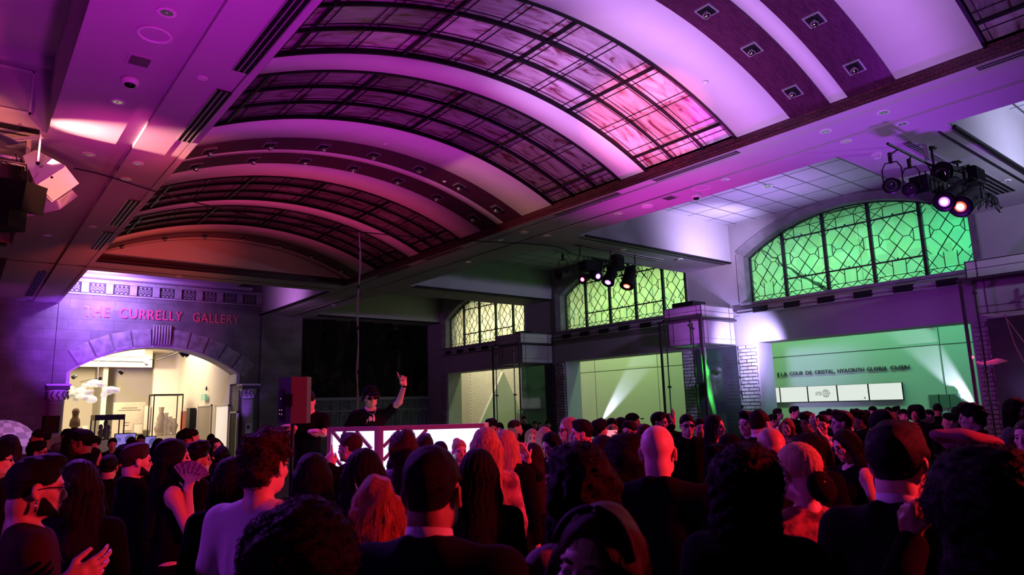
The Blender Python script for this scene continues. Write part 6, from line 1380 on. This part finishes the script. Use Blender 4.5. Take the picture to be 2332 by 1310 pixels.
    g.ell((0, 0, 1.27), ((.150 * build if not fem else .135) + e, .105 + e, .22 + e), .05, disp=wr_); g.cone((-sw * .82, -.012, 1.392), (sw * .82, -.012, 1.392), .058 + e * .8, .058 + e * .8, .06)
    g.ell((0, .0, 1.05), (.13 * build + e * 1.6, .10 + e * 1.3, .22), .06, disp=wr_); g.ell((0, -.01, .90), (.165 + e, .115 + e, .14), .05, disp=wr_)
    if fem:
        for s in (-1, 1): g.ell((s * .065, .085, 1.27), (.06 + e, .05 + e, .06 + e), .03)
    for s in (-1, 1): g.cone((s * .022, -.045, 1.475), (s * sw * .8, -.02, 1.408), .030 + e * .6, .048 + e, .04)
    for s_, sg in (('L', -1), ('R', 1)):
        sh, el, wr, hd, pn, cu = P_[s_]; k_ = .85 if fem else 1
        if top in ('tank', 'dress'): continue
        g.cone(sh, el if jk or top == 'long' else sh + (el - sh) * (.62 if top == 'tee' else .9), .050 * k_ + e, .046 * k_ + e if top == 'tee' else .040 * k_ + e, .03, disp=wr_)
        if jk or top == 'long': g.cone(el, wr - (wr - el) * .06, .040 * k_ + e * .9, .032 + e * .5, .02, disp=wr_)
    if jk: 
        cz_ = 1.502
        for s in (-1, 1): g.cone((s * .04, -.090, cz_), (s * .074, -.005, cz_ - .03), .018, .016, .03)
        g.cone((-.04, -.092, cz_), (.04, -.092, cz_), .018, .018, .03); g.cone((-.05, -.06, 1.46), (.05, -.06, 1.46), .05, .05, .03)
        g.cone((0, .10, 1.50), (0, .13, 1.28), .045, .004, .02, 's')
    g.ell((0, .018 if not fem else .03, 1.515 if not jk else 1.545), (.074 if not jk else .066, .082 if top != 'tank' else .10, .062 if not fem else .09), .012, 's')
    if top in ('tank', 'dress'): g.cone((-.3, 0, 1.50), (-.185, 0, 1.36), .09, .05, .03, 's'); g.cone((.3, 0, 1.50), (.185, 0, 1.36), .09, .05, .03, 's')
    g.cut((0, 0, -1.0), (0, 0, .74 if jk else .84), .01)
    nm = {'tee': 'tshirt', 'long': 'sweater', 'jacket': 'jacket', 'suit': 'suit_jacket', 'coat': 'coat', 'hoodie': 'hoodie', 'tank': 'sleeveless_top', 'dress': 'dress'}[top]
    field_obj(nm, g, CL[tc], root)
    if top == 'suit' or 'collar' in extra:
        q = MB(); ring = []
        V = []; n_ = 22
        for i in range(n_ + 1):
            t = -math.pi * .5 + (i / n_ - .5) * 2 * math.pi * .86; cx, cy = math.cos(t), math.sin(t); zt = 1.537 - .014 * cy; zb2 = 1.482 - .012 * cy
            V += [(.058 * cx, -.030 + .062 * cy, zt), (.063 * cx, -.030 + .067 * cy, zt), (.072 * cx, -.030 + .072 * cy, zb2 - .01), (.066 * cx, -.030 + .066 * cy, zb2 - .01)]
        F = []
        for i in range(n_):
            a = 4 * i; b = a + 4; F += [(a, b, b + 1, a + 1), (a + 1, b + 1, b + 2, a + 2), (a + 2, b + 2, b + 3, a + 3), (a + 3, b + 3, b, a)]
        q.add(V, F + [(0, 1, 2, 3), (4 * n_ + 3, 4 * n_ + 2, 4 * n_ + 1, 4 * n_)]); q.build('shirt_collar', SHIRT, root, True, True)
    if 'necklace' in extra:
        q = MB(); q.tube([(.062 * math.cos(t), -.015 + .088 * math.sin(t) + .03 * max(0, math.sin(t)), 1.475 - .055 * max(0, math.sin(t)) ** 2) for t in np.linspace(0, 2 * math.pi, 26)], .0032, 5, False); q.build('necklace', CHROME, root, True, True)
    if 'chain' in extra:
        q = MB(); q.tube([(.075 * math.cos(t), .03 + .095 * math.sin(t) * (1 if math.sin(t) > 0 else .6), 1.46 - .15 * max(0, math.sin(t)) ** 1.5) for t in np.linspace(0, 2 * math.pi, 26)], .002, 4, False); q.build('neck_chain', CHROME, root, True, True)
    if 'cufflight' in extra: pass
    if 'tee_print' in extra:
        q = MB(); rr2 = random.Random(4)
        for i in range(26):
            x = .05 + rr2.gauss(0, .03); z = 1.25 + rr2.gauss(0, .09); q.sph((x - .01, .118 - abs(x) * .25, z), (.008 + rr2.random() * .012, .004, .014 + rr2.random() * .022), 6, 4)
        q.build('shirt_print', mat('shirt_print_pink', (.6, .35, .4), .6), root, True, True)
    if 'watch' in extra:
        w = P_['L'][2]; dv = P_['L'][2] - P_['L'][1]; dv /= np.linalg.norm(dv); MB().tube([w - dv * .012, w + dv * .012], .031, 12).build('wristband', BLACK, root, True, True)
    if 'clip' in extra: MB().tube([hp(-.03, -.135, -.01), hp(-.01, -.137, -.09)], .005, 6).build('hair_clip', CHROME, root, True, True)
    if 'hairband' in extra:
        q = MB(); q.tube([hp(.094 * math.sin(t), .035, .02 + .105 * math.cos(t)) for t in np.linspace(-1.4, 1.4, 15)], .008, 6); q.build('hairband', BLACK, root, True, True)
    if 'scrunchie' in extra: MB().lathe([(.03, -.03), (.062, -.012), (.066, .012), (.03, .03)], hp(0, -.125, -.05), 14, Mh @ rotm(1.2, 0, 0)).build('scrunchie', CL['black'], root, True, True)
    # lower body
    lg = Field((-.26, -.22, -.01), (.26, .24, .98), bf * 1.3)
    if legs == 'skirt' or top == 'dress': lg.cone((0, 0, .92), (0, 0, .55), .16, .20, .04); lg.cut((0, 0, -1.0), (0, 0, .45), .01)
    else:
        for s in (-1, 1): lg.cone((s * .09, 0, .90), (s * .095, .01, .5), .105, .075, .03); lg.cone((s * .095, .01, .5), (s * .1, -.01, .10), .072, .062, .02)
        lg.ell((0, -.01, .92), (.18, .13, .12), .04)
    field_obj('skirt' if legs == 'skirt' or top == 'dress' else 'trousers', lg, CL['black'], root)
    for s in (-1, 1): MB().sph((s * .112, .06, .045), (.05, .135, .048), 10, 6).build('shoe', BLACK, root, True, True)
    root.scale = (sc, sc, sc)
    root['_h'] = Ht
    return root
# ---------------------------------------------------------------- the crowd
OPEN = (0.2, .15, .12, .15, .2); RELAX = (.3, .25, .3, .35, .4); FIST = (.8, .85, .9, .95, .9)
PT = (.6, .02, .75, .85, .85)
PEOPLE = []
def pe(*a, **k): PEOPLE.append([list(a), k])
# performer and helper on the platform
pe(845, 877, 8.35, 172, 'cap', 'black', 'tan', 'tee', 'black', head=(-5, -8, 6), z0=.42, extra=('sunglasses', 'headphones', 'necklace', 'tee_print', 'watch', 'fine'), arms={'L': (None, (0, 928, 866, 8.05), (.30, .1, 1.0), (0, 1, .1), (.9, .03, .7, .85, .9)), 'R': (None, (0, 806, 985, 8.05), (.1, .5, -.8), (0, 0, -1), RELAX)},
   label='smiling performer in cap and sunglasses behind the glowing booth pointing upward')
pe(704, 884, 7.95, 196, 'short', 'black', 'tan', 'tee', 'black', head=(0, -28, 0), z0=.42, arms={'R': (None, (0, 672, 975, 7.55), (.75, .25, .3), (.3, -.3, -1), RELAX), 'L': ((.0, 737, 988, 7.75)[0:4], (0, 706, 984, 7.55), (.0, 0, 0) if False else (-.9, .2, .1), (-.2, -.5, -1), RELAX)},
   label='man in dark tee behind the pole loudspeaker clasping his hands')
# front rows
pe(86, 1036, 2.85, 84, 'quiff', 'black', 'tan', 'tee', 'maroon', head=(0, -4, 0), extra=('glasses', 'beard', 'chain', 'earring'), build=1.08, arms={'R': ((.25, .04, 1.12), (0, 150, 1325, 2.5), (.1, .9, .35), (-1, 0, .2), RELAX)}, label='bearded man in glasses and maroon tee at the lower left corner')
pe(985, 1011, 1.98, 20, 'fade', 'black', 'brown', 'suit', 'navy', build=1.05, label='man seen from behind in dark suit and white collar, front centre')
pe(690, 1135, 1.62, 8, 'afro', 'black', 'brown', 'jacket', 'black', 'f', label='dark curly haired guest nearest the camera, bottom left of centre')
pe(1308, 1000, 2.0, -48, 'longcurly', 'black', 'brown', 'long', 'mauve', 'f', extra=('earring',), label='woman with voluminous dark hair and mauve sleeves in front of the bald man')
pe(1335, 1152, 1.42, 208, 'wavy', 'brown', 'fair', 'long', 'black', 'f', head=(0, 6, -8), extra=('hairband',), label='woman with hairband facing the camera at the bottom edge')
pe(1495, 968, 3.25, 10, 'bald', 'black', 'fair', 'coat', 'black', build=1.12, label='bald man in black coat seen from behind, lit red')
pe(1693, 1013, 2.3, 15, 'big', 'black', 'tan', 'jacket', 'black', 'f', extra=('collar',), label='guest with big black curly bob and pale collar seen from behind')
pe(1752, 970, 4.0, 150, 'bald', 'black', 'brown', 'jacket', 'black', head=(10, -14, 0), extra=('glasses', 'beard'), label='bald man with glasses lit red behind the blond bun')
pe(1810, 1005, 2.85, -42, 'slick', 'blond', 'fair', 'long', 'floral', 'f', extra=('scrunchie',), label='woman with slicked blond hair and black scrunchie in floral top')
pe(2037, 958, 2.2, 24, 'short', 'black', 'fair', 'suit', 'black', build=1.05, label='dark haired man in black suit and white collar at the right')
pe(2190, 968, 3.3, -30, 'beret', 'black', 'tan', 'coat', 'black', 'f', label='guest in a broad mauve beret near the right edge')
pe(2235, 1024, 1.55, -8, 'big', 'black', 'brown', 'coat', 'black', 'f', arms={'L': (None, (0, 2078, 1232, 1.95), (-.05, .25, 1.0), (.9, .5, 0), FIST)}, label='large dark silhouette at the lower right raising a hand')
pe(858, 1083, 2.95, -6, 'wavy', 'auburn', 'fair', 'long', 'black', 'f', label='woman with wavy auburn hair catching red light beside the suited man')
pe(829, 1020, 3.35, 5, 'long', 'black', 'tan', 'tank', 'mauve', 'f', extra=('clip',), label='woman with long black hair and a shiny clip before the booth')
pe(712, 1030, 3.6, -4, 'long', 'black', 'tan', 'tank', 'black', 'f', label='woman with long black hair right of the man in the white tee')
pe(608, 976, 2.9, 38, 'curly', 'brown', 'fair', 'tee', 'white', build=1.08, label='curly haired man in an oversized white tee')
pe(398, 998, 4.6, 84, 'long', 'black', 'fair', 'tank', 'black', 'f', arms={'R': ((.2, .1, 1.15), (0, 428, 1112, 4.45), (.0, .25, 1.0), (-.5, 1, 0), FIST), 'L': (None, (0, 385, 1190, 4.5), (0, 1, .1), (0, 0, 1), RELAX)}, label='woman in profile with long black hair holding a hand fan')
pe(314, 1009, 5.0, 76, 'short', 'brown', 'fair', 'jacket', 'black', extra=('stubble',), label='brown haired man in profile left of the fan holder')
pe(180, 1046, 3.2, -6, 'long', 'dark', 'tan', 'long', 'black', 'f', label='long dark hair seen from behind beside the bearded man')
pe(-4, 1000, 4.8, 80, 'curly', 'black', 'fair', 'jacket', 'black', extra=('glasses', 'moustache'), label='man with glasses and moustache cut by the left edge')
pe(527, 1040, 3.7, -3, 'straight', 'black', 'tan', 'long', 'black', 'f', label='straight black hair from behind left of the white tee')
pe(452, 1004, 5.4, 80, 'curly', 'black', 'brown', 'jacket', 'black', label='dark haired man in profile just behind the fan holder')
pe(1088, 1020, 3.4, 4, 'long', 'black', 'brown', 'long', 'black', 'f', label='black haired woman seen from behind right of the suited man')
pe(1372, 990, 4.6, 3, 'long', 'black', 'tan', 'jacket', 'black', 'f', label='dark haired woman behind the voluminous curls, seen from behind')
pe(1427, 986, 3.9, 12, 'big', 'black', 'brown', 'long', 'black', 'f', label='bushy black hair immediately left of the bald head')
# around the booth
pe(797, 985, 5.8, -62, 'short', 'brown', 'fair', 'jacket', 'black', arms={'L': (None, (0, 756, 1062, 5.6), (.0, .35, 1.0), (1, .3, 0), (.6, .1, .8, .9, .9))}, label='short haired man raising one hand before the booth panel')
pe(918, 978, 5.0, -18, 'longcurly', 'brown', 'tan', 'long', 'stripe', 'f', label='woman with full curly hair and striped shirt before the booth')
pe(968, 988, 6.4, 5, 'quiff', 'dark', 'fair', 'jacket', 'black', label='short haired head against the glowing booth right of the curls')
pe(1002, 1005, 6.5, 0, 'short', 'black', 'tan', 'jacket', 'black', label='low dark head at the foot of the glowing booth')
pe(1046, 1000, 6.7, 160, 'bun', 'blond', 'fair', 'long', 'black', 'f', label='small fair face with tied hair in front of the booth')
pe(1105, 973, 4.6, -8, 'straight', 'blond', 'fair', 'long', 'print', 'f', label='woman with very long straight hair glowing pink beside the booth')
pe(1152, 978, 5.4, 18, 'long', 'blond', 'fair', 'jacket', 'black', 'f', label='woman with long blond hair in black right of the booth')
pe(1207, 1008, 5.7, -55, 'long', 'dark', 'fair', 'long', 'black', 'f', arms={'L': (None, (0, 1194, 1052, 5.4), (.25, .3, 1.0), (1, .2, 0), OPEN), 'R': (None, (0, 1202, 1050, 5.35), (-.1, .4, 1.0), (-1, .2, 0), OPEN)}, label='dark haired guest clapping hands right of the blond woman')
pe(1119, 952, 9.0, 165, 'curly', 'black', 'brown', 'jacket', 'black', label='dark curly haired man just right of the booth end')
pe(1137, 962, 13.0, 180, 'curly', 'black', 'tan', 'jacket', 'grey', label='tiny far face right of the booth end')
pe(1173, 955, 9.0, 72, 'fade', 'brown', 'tan', 'jacket', 'black', extra=('stubble',), label='man in profile with short reddish hair beyond the booth')
pe(1211, 976, 9.0, 178, 'wavy', 'blond', 'fair', 'tank', 'black', 'f', label='fair haired woman facing the camera below the far display case')
pe(1238, 972, 7.8, -32, 'long', 'blond', 'fair', 'long', 'black', 'f', label='blond haired woman seen from behind, lit orange and violet')
pe(1258, 980, 6.8, -135, 'bob', 'black', 'fair', 'long', 'black', 'f', head=(0, -20, 0), label='woman with parted black bob and violet lit forehead')
pe(1293, 950, 7.0, -115, 'long', 'blond', 'fair', 'long', 'red', 'f', extra=('glasses',), label='blond woman with glasses lit bright red')
pe(1322, 955, 6.5, -98, 'short', 'black', 'fair', 'jacket', 'black', label='black haired man in profile with bright violet face')
pe(1364, 953, 8.4, 62, 'curly', 'black', 'fair', 'jacket', 'black', label='spiky dark hair against the base of the white shaft')
pe(1392, 952, 8.8, 172, 'short', 'black', 'tan', 'jacket', 'black', extra=('glasses',), arms={'R': (None, (0, 1380, 1004, 8.45), (.2, .1, 1.0), (-1, .2, 0), RELAX), 'L': (None, (0, 1402, 1004, 8.45), (-.2, .1, 1.0), (1, .2, 0), RELAX)}, label='man with glasses facing the camera by the white shaft')
pe(1416, 950, 9.2, 110, 'long', 'black', 'tan', 'hoodie', 'black', 'f', label='long haired guest right of the white shaft')
pe(1441, 940, 10.0, 84, 'cap', 'black', 'brown', 'hoodie', 'black', label='guest in dark cap against the pale green wall')
pe(1432, 958, 7.5, -150, 'short', 'black', 'tan', 'jacket', 'black', label='man half hidden below the guest in the cap')
pe(1468, 966, 7.0, 180, 'curly', 'brown', 'fair', 'long', 'cream', 'f', label='violet lit curly haired guest behind the bald man')
pe(1501, 938, 8.5, 110, 'short', 'black', 'tan', 'jacket', 'black', arms={'R': (None, (0, 1532, 968, 8.0), (-.2, .2, 1.0), (0, -1, .3), OPEN)}, label='man raising an open pink lit hand above the bald head')
pe(1523, 942, 10.0, 0, 'short', 'black', 'tan', 'jacket', 'black', label='dark head behind the raised open hand')
pe(1563, 943, 7.8, 168, 'short', 'black', 'fair', 'coat', 'black', extra=('sunglasses',), label='man in dark coat and shades left of the middle display case')
pe(1593, 952, 8.6, 170, 'short', 'black', 'fair', 'jacket', 'black', label='dim face under the middle display case, left')
pe(1627, 944, 7.4, 112, 'long', 'black', 'fair', 'long', 'black', 'f', extra=('collar',), label='long haired woman in profile under the green lit carving')
pe(1660, 988, 5.4, -25, 'hat', 'black', 'tan', 'long', 'black', 'f', extra=('earring',), label='woman in a dark brimmed hat with sparkling earrings')
pe(1700, 936, 7.2, -140, 'quiff', 'black', 'fair', 'suit', 'navy', label='smiling suited man against the bright brick pier')
pe(1728, 932, 6.2, 34, 'fade', 'black', 'fair', 'suit', 'black', build=1.08, label='broad man in dark suit with cropped hair beside the brick pier')
# right background
pe(1771, 930, 14.5, 88, 'short', 'dark', 'fair', 'tee', 'white', label='far man in pale shirt at the left end of the menu screens')
pe(1760, 943, 12.5, 92, 'short', 'black', 'tan', 'tee', 'cream', label='shorter far man before the one in the pale shirt')
pe(1809, 925, 13.5, 110, 'short', 'black', 'fair', 'jacket', 'black', label='upright man in dark jacket under the menu screens')
pe(1790, 953, 9.0, -165, 'wavy', 'auburn', 'fair', 'long', 'black', 'f', label='woman with backlit wavy hair left of the dark jacket')
pe(1836, 937, 8.6, -140, 'curly', 'dark', 'brown', 'jacket', 'black', 'f', label='short curly haired woman facing left below the screens')
pe(1869, 944, 8.2, 186, 'short', 'black', 'fair', 'long', 'cream', 'f', arms={'L': (None, (0, 1856, 975, 7.9), (.2, .1, 1.0), (0, -1, 0), RELAX)}, label='guest with hand to a brightly lit violet face')
pe(1914, 934, 7.0, -96, 'quiff', 'brown', 'fair', 'jacket', 'black', label='man in sharp magenta profile looking left')
pe(1952, 931, 9.0, -110, 'curly', 'black', 'tan', 'jacket', 'black', label='curly haired man behind the magenta profile')
pe(2002, 933, 6.2, -60, 'big', 'black', 'tan', 'jacket', 'black', 'f', label='big bushy hair above the suited man at the right')
pe(1862, 990, 5.6, 196, 'longcurly', 'black', 'brown', 'long', 'black', 'f', extra=('glasses',), label='woman with glasses facing the camera in magenta light')
pe(1930, 975, 5.4, -120, 'long', 'black', 'fair', 'tank', 'black', 'f', head=(0, -14, 10), label='woman in magenta profile with long black hair over her shoulder')
pe(1838, 985, 5.0, 0, 'big', 'black', 'brown', 'jacket', 'black', 'f', label='dark rounded hairdo left of the woman with glasses')
pe(2083, 921, 11.0, -160, 'afro', 'black', 'brown', 'jacket', 'black', label='rounded afro against the green wall right of the screens')
pe(2057, 931, 12.0, 150, 'cap', 'grey', 'tan', 'jacket', 'grey', label='guest in cap left of the afro')
pe(2112, 932, 12.0, -108, 'fade', 'black', 'tan', 'jacket', 'black', label='short haired man looking left beside the small panes')
pe(2134, 919, 13.0, 10, 'short', 'black', 'brown', 'coat', 'black', build=1.2, label='broad shouldered guest before the small panes')
pe(2160, 940, 9.4, -104, 'short', 'black', 'fair', 'jacket', 'black', label='man in dim profile left of the tall dark man')
pe(2178, 926, 11.5, 0, 'curly', 'black', 'fair', 'jacket', 'black', label='blue lit head at the root of the right white shaft')
pe(2207, 916, 6.6, -84, 'curly', 'black', 'tan', 'coat', 'black', build=1.15, label='tall dark haired man leaning left near the right case')
pe(2312, 905, 7.0, 120, 'long', 'black', 'tan', 'long', 'grey', 'f', label='long haired guest by the pale pilaster at the right edge')
pe(2330, 957, 5.2, 200, 'wavy', 'brown', 'fair', 'coat', 'lavender', 'f', label='guest in fuzzy lavender coat cut by the right edge')
pe(1987, 925, 14.0, 170, 'cap', 'grey', 'fair', 'jacket', 'grey', label='distant guest in a pale cap below the screens')
pe(1888, 931, 14.0, 0, 'short', 'black', 'tan', 'jacket', 'black', label='distant dark head below the second screen')
pe(1875, 936, 15.0, 90, 'curly', 'black', 'tan', 'jacket', 'black', label='distant curly head left of the second screen edge')
pe(2022, 927, 13.5, 180, 'short', 'black', 'tan', 'tee', 'green', label='distant guest in green at the right end of the screens')
pe(2040, 925, 15.0, 60, 'quiff', 'black', 'brown', 'jacket', 'black', label='distant guest with raised hair right of the screens')
pe(1968, 934, 12.0, -40, 'curly', 'black', 'brown', 'jacket', 'black', label='distant dark head behind the curly haired man')
# left background
pe(92, 976, 8.0, -96, 'bun', 'black', 'brown', 'coat', 'black', 'f', label='guest with piled hair in profile before the domed canopy')
pe(88, 1004, 7.6, 100, 'short', 'black', 'tan', 'jacket', 'black', extra=('glasses',), label='man looking right below the piled hair')
pe(20, 989, 6.6, -14, 'long', 'dark', 'tan', 'jacket', 'black', 'f', label='long dark hair before the domed canopy')
pe(172, 975, 7.6, 28, 'long', 'black', 'tan', 'coat', 'black', 'f', label='dark haired guest at the left jamb of the gallery arch')
pe(188, 978, 7.1, -76, 'short', 'black', 'brown', 'coat', 'black', label='man in dark profile looking left in the gallery arch')
pe(212, 992, 9.6, -118, 'short', 'black', 'fair', 'jacket', 'black', label='man with black hair and red lit cheek in the arch')
pe(152, 977, 14.0, 160, 'curly', 'black', 'tan', 'jacket', 'grey', label='small far face at the left jamb of the arch')
pe(257, 997, 12.0, 176, 'short', 'black', 'tan', 'jacket', 'black', 'f', label='small dark head left of the purple screen')
pe(216, 1019, 8.2, 88, 'long', 'black', 'tan', 'long', 'black', 'f', label='long haired woman in red profile under the arch')
pe(300, 995, 11.0, 6, 'short', 'black', 'tan', 'jacket', 'black', label='dark head between the two purple screens')
pe(321, 990, 13.0, 180, 'bun', 'black', 'brown', 'jacket', 'black', 'f', label='face right of the wide purple screen')
pe(283, 1011, 7.4, 16, 'curly', 'black', 'tan', 'jacket', 'black', label='dark curly head below the wide purple screen')
pe(363, 998, 10.0, 12, 'long', 'black', 'tan', 'jacket', 'black', 'f', label='dark head right of the small purple screen')
pe(420, 979, 9.4, 52, 'short', 'black', 'tan', 'jacket', 'black', label='dark head under the red banner')
pe(438, 975, 9.0, 66, 'bun', 'black', 'tan', 'jacket', 'black', 'f', label='guest with a high bun beside the red banner')
pe(481, 988, 12.5, 0, 'bun', 'black', 'brown', 'jacket', 'black', 'f', label='dark head above the smiling woman')
pe(491, 997, 8.8, 158, 'wavy', 'dark', 'fair', 'jacket', 'black', 'f', label='smiling woman with wavy hair before the gallery doorway')
pe(506, 1016, 7.8, 0, 'curly', 'black', 'tan', 'jacket', 'black', 'f', label='dark curly head in front of the smiling woman')
pe(250, 1035, 6.2, 10, 'short', 'black', 'tan', 'jacket', 'black', label='dark head and shoulders below the arch, left of the brown haired man')
for i, (a, b, c, w) in enumerate(((1193, 948, 21.0, 'tallest of four far silhouettes by the cream partition'), (1218, 959, 20.0, 'second of four far silhouettes by the cream partition'), (1229, 962, 22.0, 'smallest of four far silhouettes by the cream partition'), (1247, 958, 17.0, 'right of four far silhouettes by the cream partition'))):
    pe(a, b, c, 170, 'short', 'black', 'brown', 'jacket', 'black', label=w)
# keep people from standing inside one another : slide along the sight line, nearer or farther
base_d = [p[0][2] for p in PEOPLE]
def hgt(a): return at_d(a[0], a[1], a[2])[2]
for it in range(60):
    moved = False
    for i in range(2, len(PEOPLE)):
        for j in range(i + 1, len(PEOPLE)):
            A, B = PEOPLE[i][0], PEOPLE[j][0]; pa, pb = at_d(*A[:3])[:2], at_d(*B[:3])[:2]; ds = np.linalg.norm(pa - pb)
            if ds < .44 and abs(A[2] - B[2]) < .6:
                n_, f_ = (A, B) if A[2] <= B[2] else (B, A); step = (.45 - ds) * .3
                if hgt([f_[0], f_[1], f_[2] + step]) > 1.50: f_[2] += step; moved = True
                if n_[2] > 2.6 and hgt([n_[0], n_[1], n_[2] - step]) < 1.93: n_[2] -= step; moved = True
    if not moved: break
for (a, k), b0 in zip(PEOPLE, base_d):
    if 'arms' in k:
        for s_ in k['arms']:
            t_ = list(k['arms'][s_])
            for q_ in (0, 1):
                if t_[q_] is not None and len(t_[q_]) == 4: t_[q_] = (0, t_[q_][1], t_[q_][2], t_[q_][3] + a[2] - b0)
            k['arms'][s_] = tuple(t_)
    person(*a, **k)
FAN_D = [p[0][2] - b for p, b in zip(PEOPLE, base_d) if 'hand fan' in p[1]['label']][0]; PH_D = [p[0][2] - b for p, b in zip(PEOPLE, base_d) if 'man with glasses facing' in p[1]['label']][0]
# hand fan
fp = at_d(428, 1103, 4.42 + FAN_D); o = empty('hand_fan', tuple(fp), label='open lace hand fan lit pink held by the woman in profile', cat='fan'); q = MB(); q2 = MB(); up = np.array([0, 0, 1.0])
for k in range(13):
    a = -1.05 + k * .155 + .35; a2 = a + .155; dA = lambda t, r: fp + rgt * math.sin(t) * r + up * math.cos(t) * r - fwd * (.004 * (k % 2))
    q.bar(fp, dA(a, .15), .007, .003, tuple(fwd))
    if k < 12: q2.add([dA(a, .07), dA(a2, .07), dA(a2, .15), dA(a, .15)] + [v - fwd * .002 for v in (dA(a, .07), dA(a2, .07), dA(a2, .15), dA(a, .15))], [(0, 1, 2, 3), (7, 6, 5, 4), (0, 3, 7, 4), (2, 6, 7, 3)])
q.build('fan_stick', CL['cream'], o); q2.build('fan_leaf', mat('lace', (.6, .35, .4), .7, col2=(.15, .04, .06), nscale=60), o)
# phone held up in the crowd
ph = at_d(1391, 988, 8.43 + PH_D); o = tag(MB().obox(ph, (.16, .012, .085), Ms).build('phone', emis('phone_screen', (1.0, .25, .35), 1.2)), 'phone screen glowing pink held sideways before the man with glasses', 'phone')
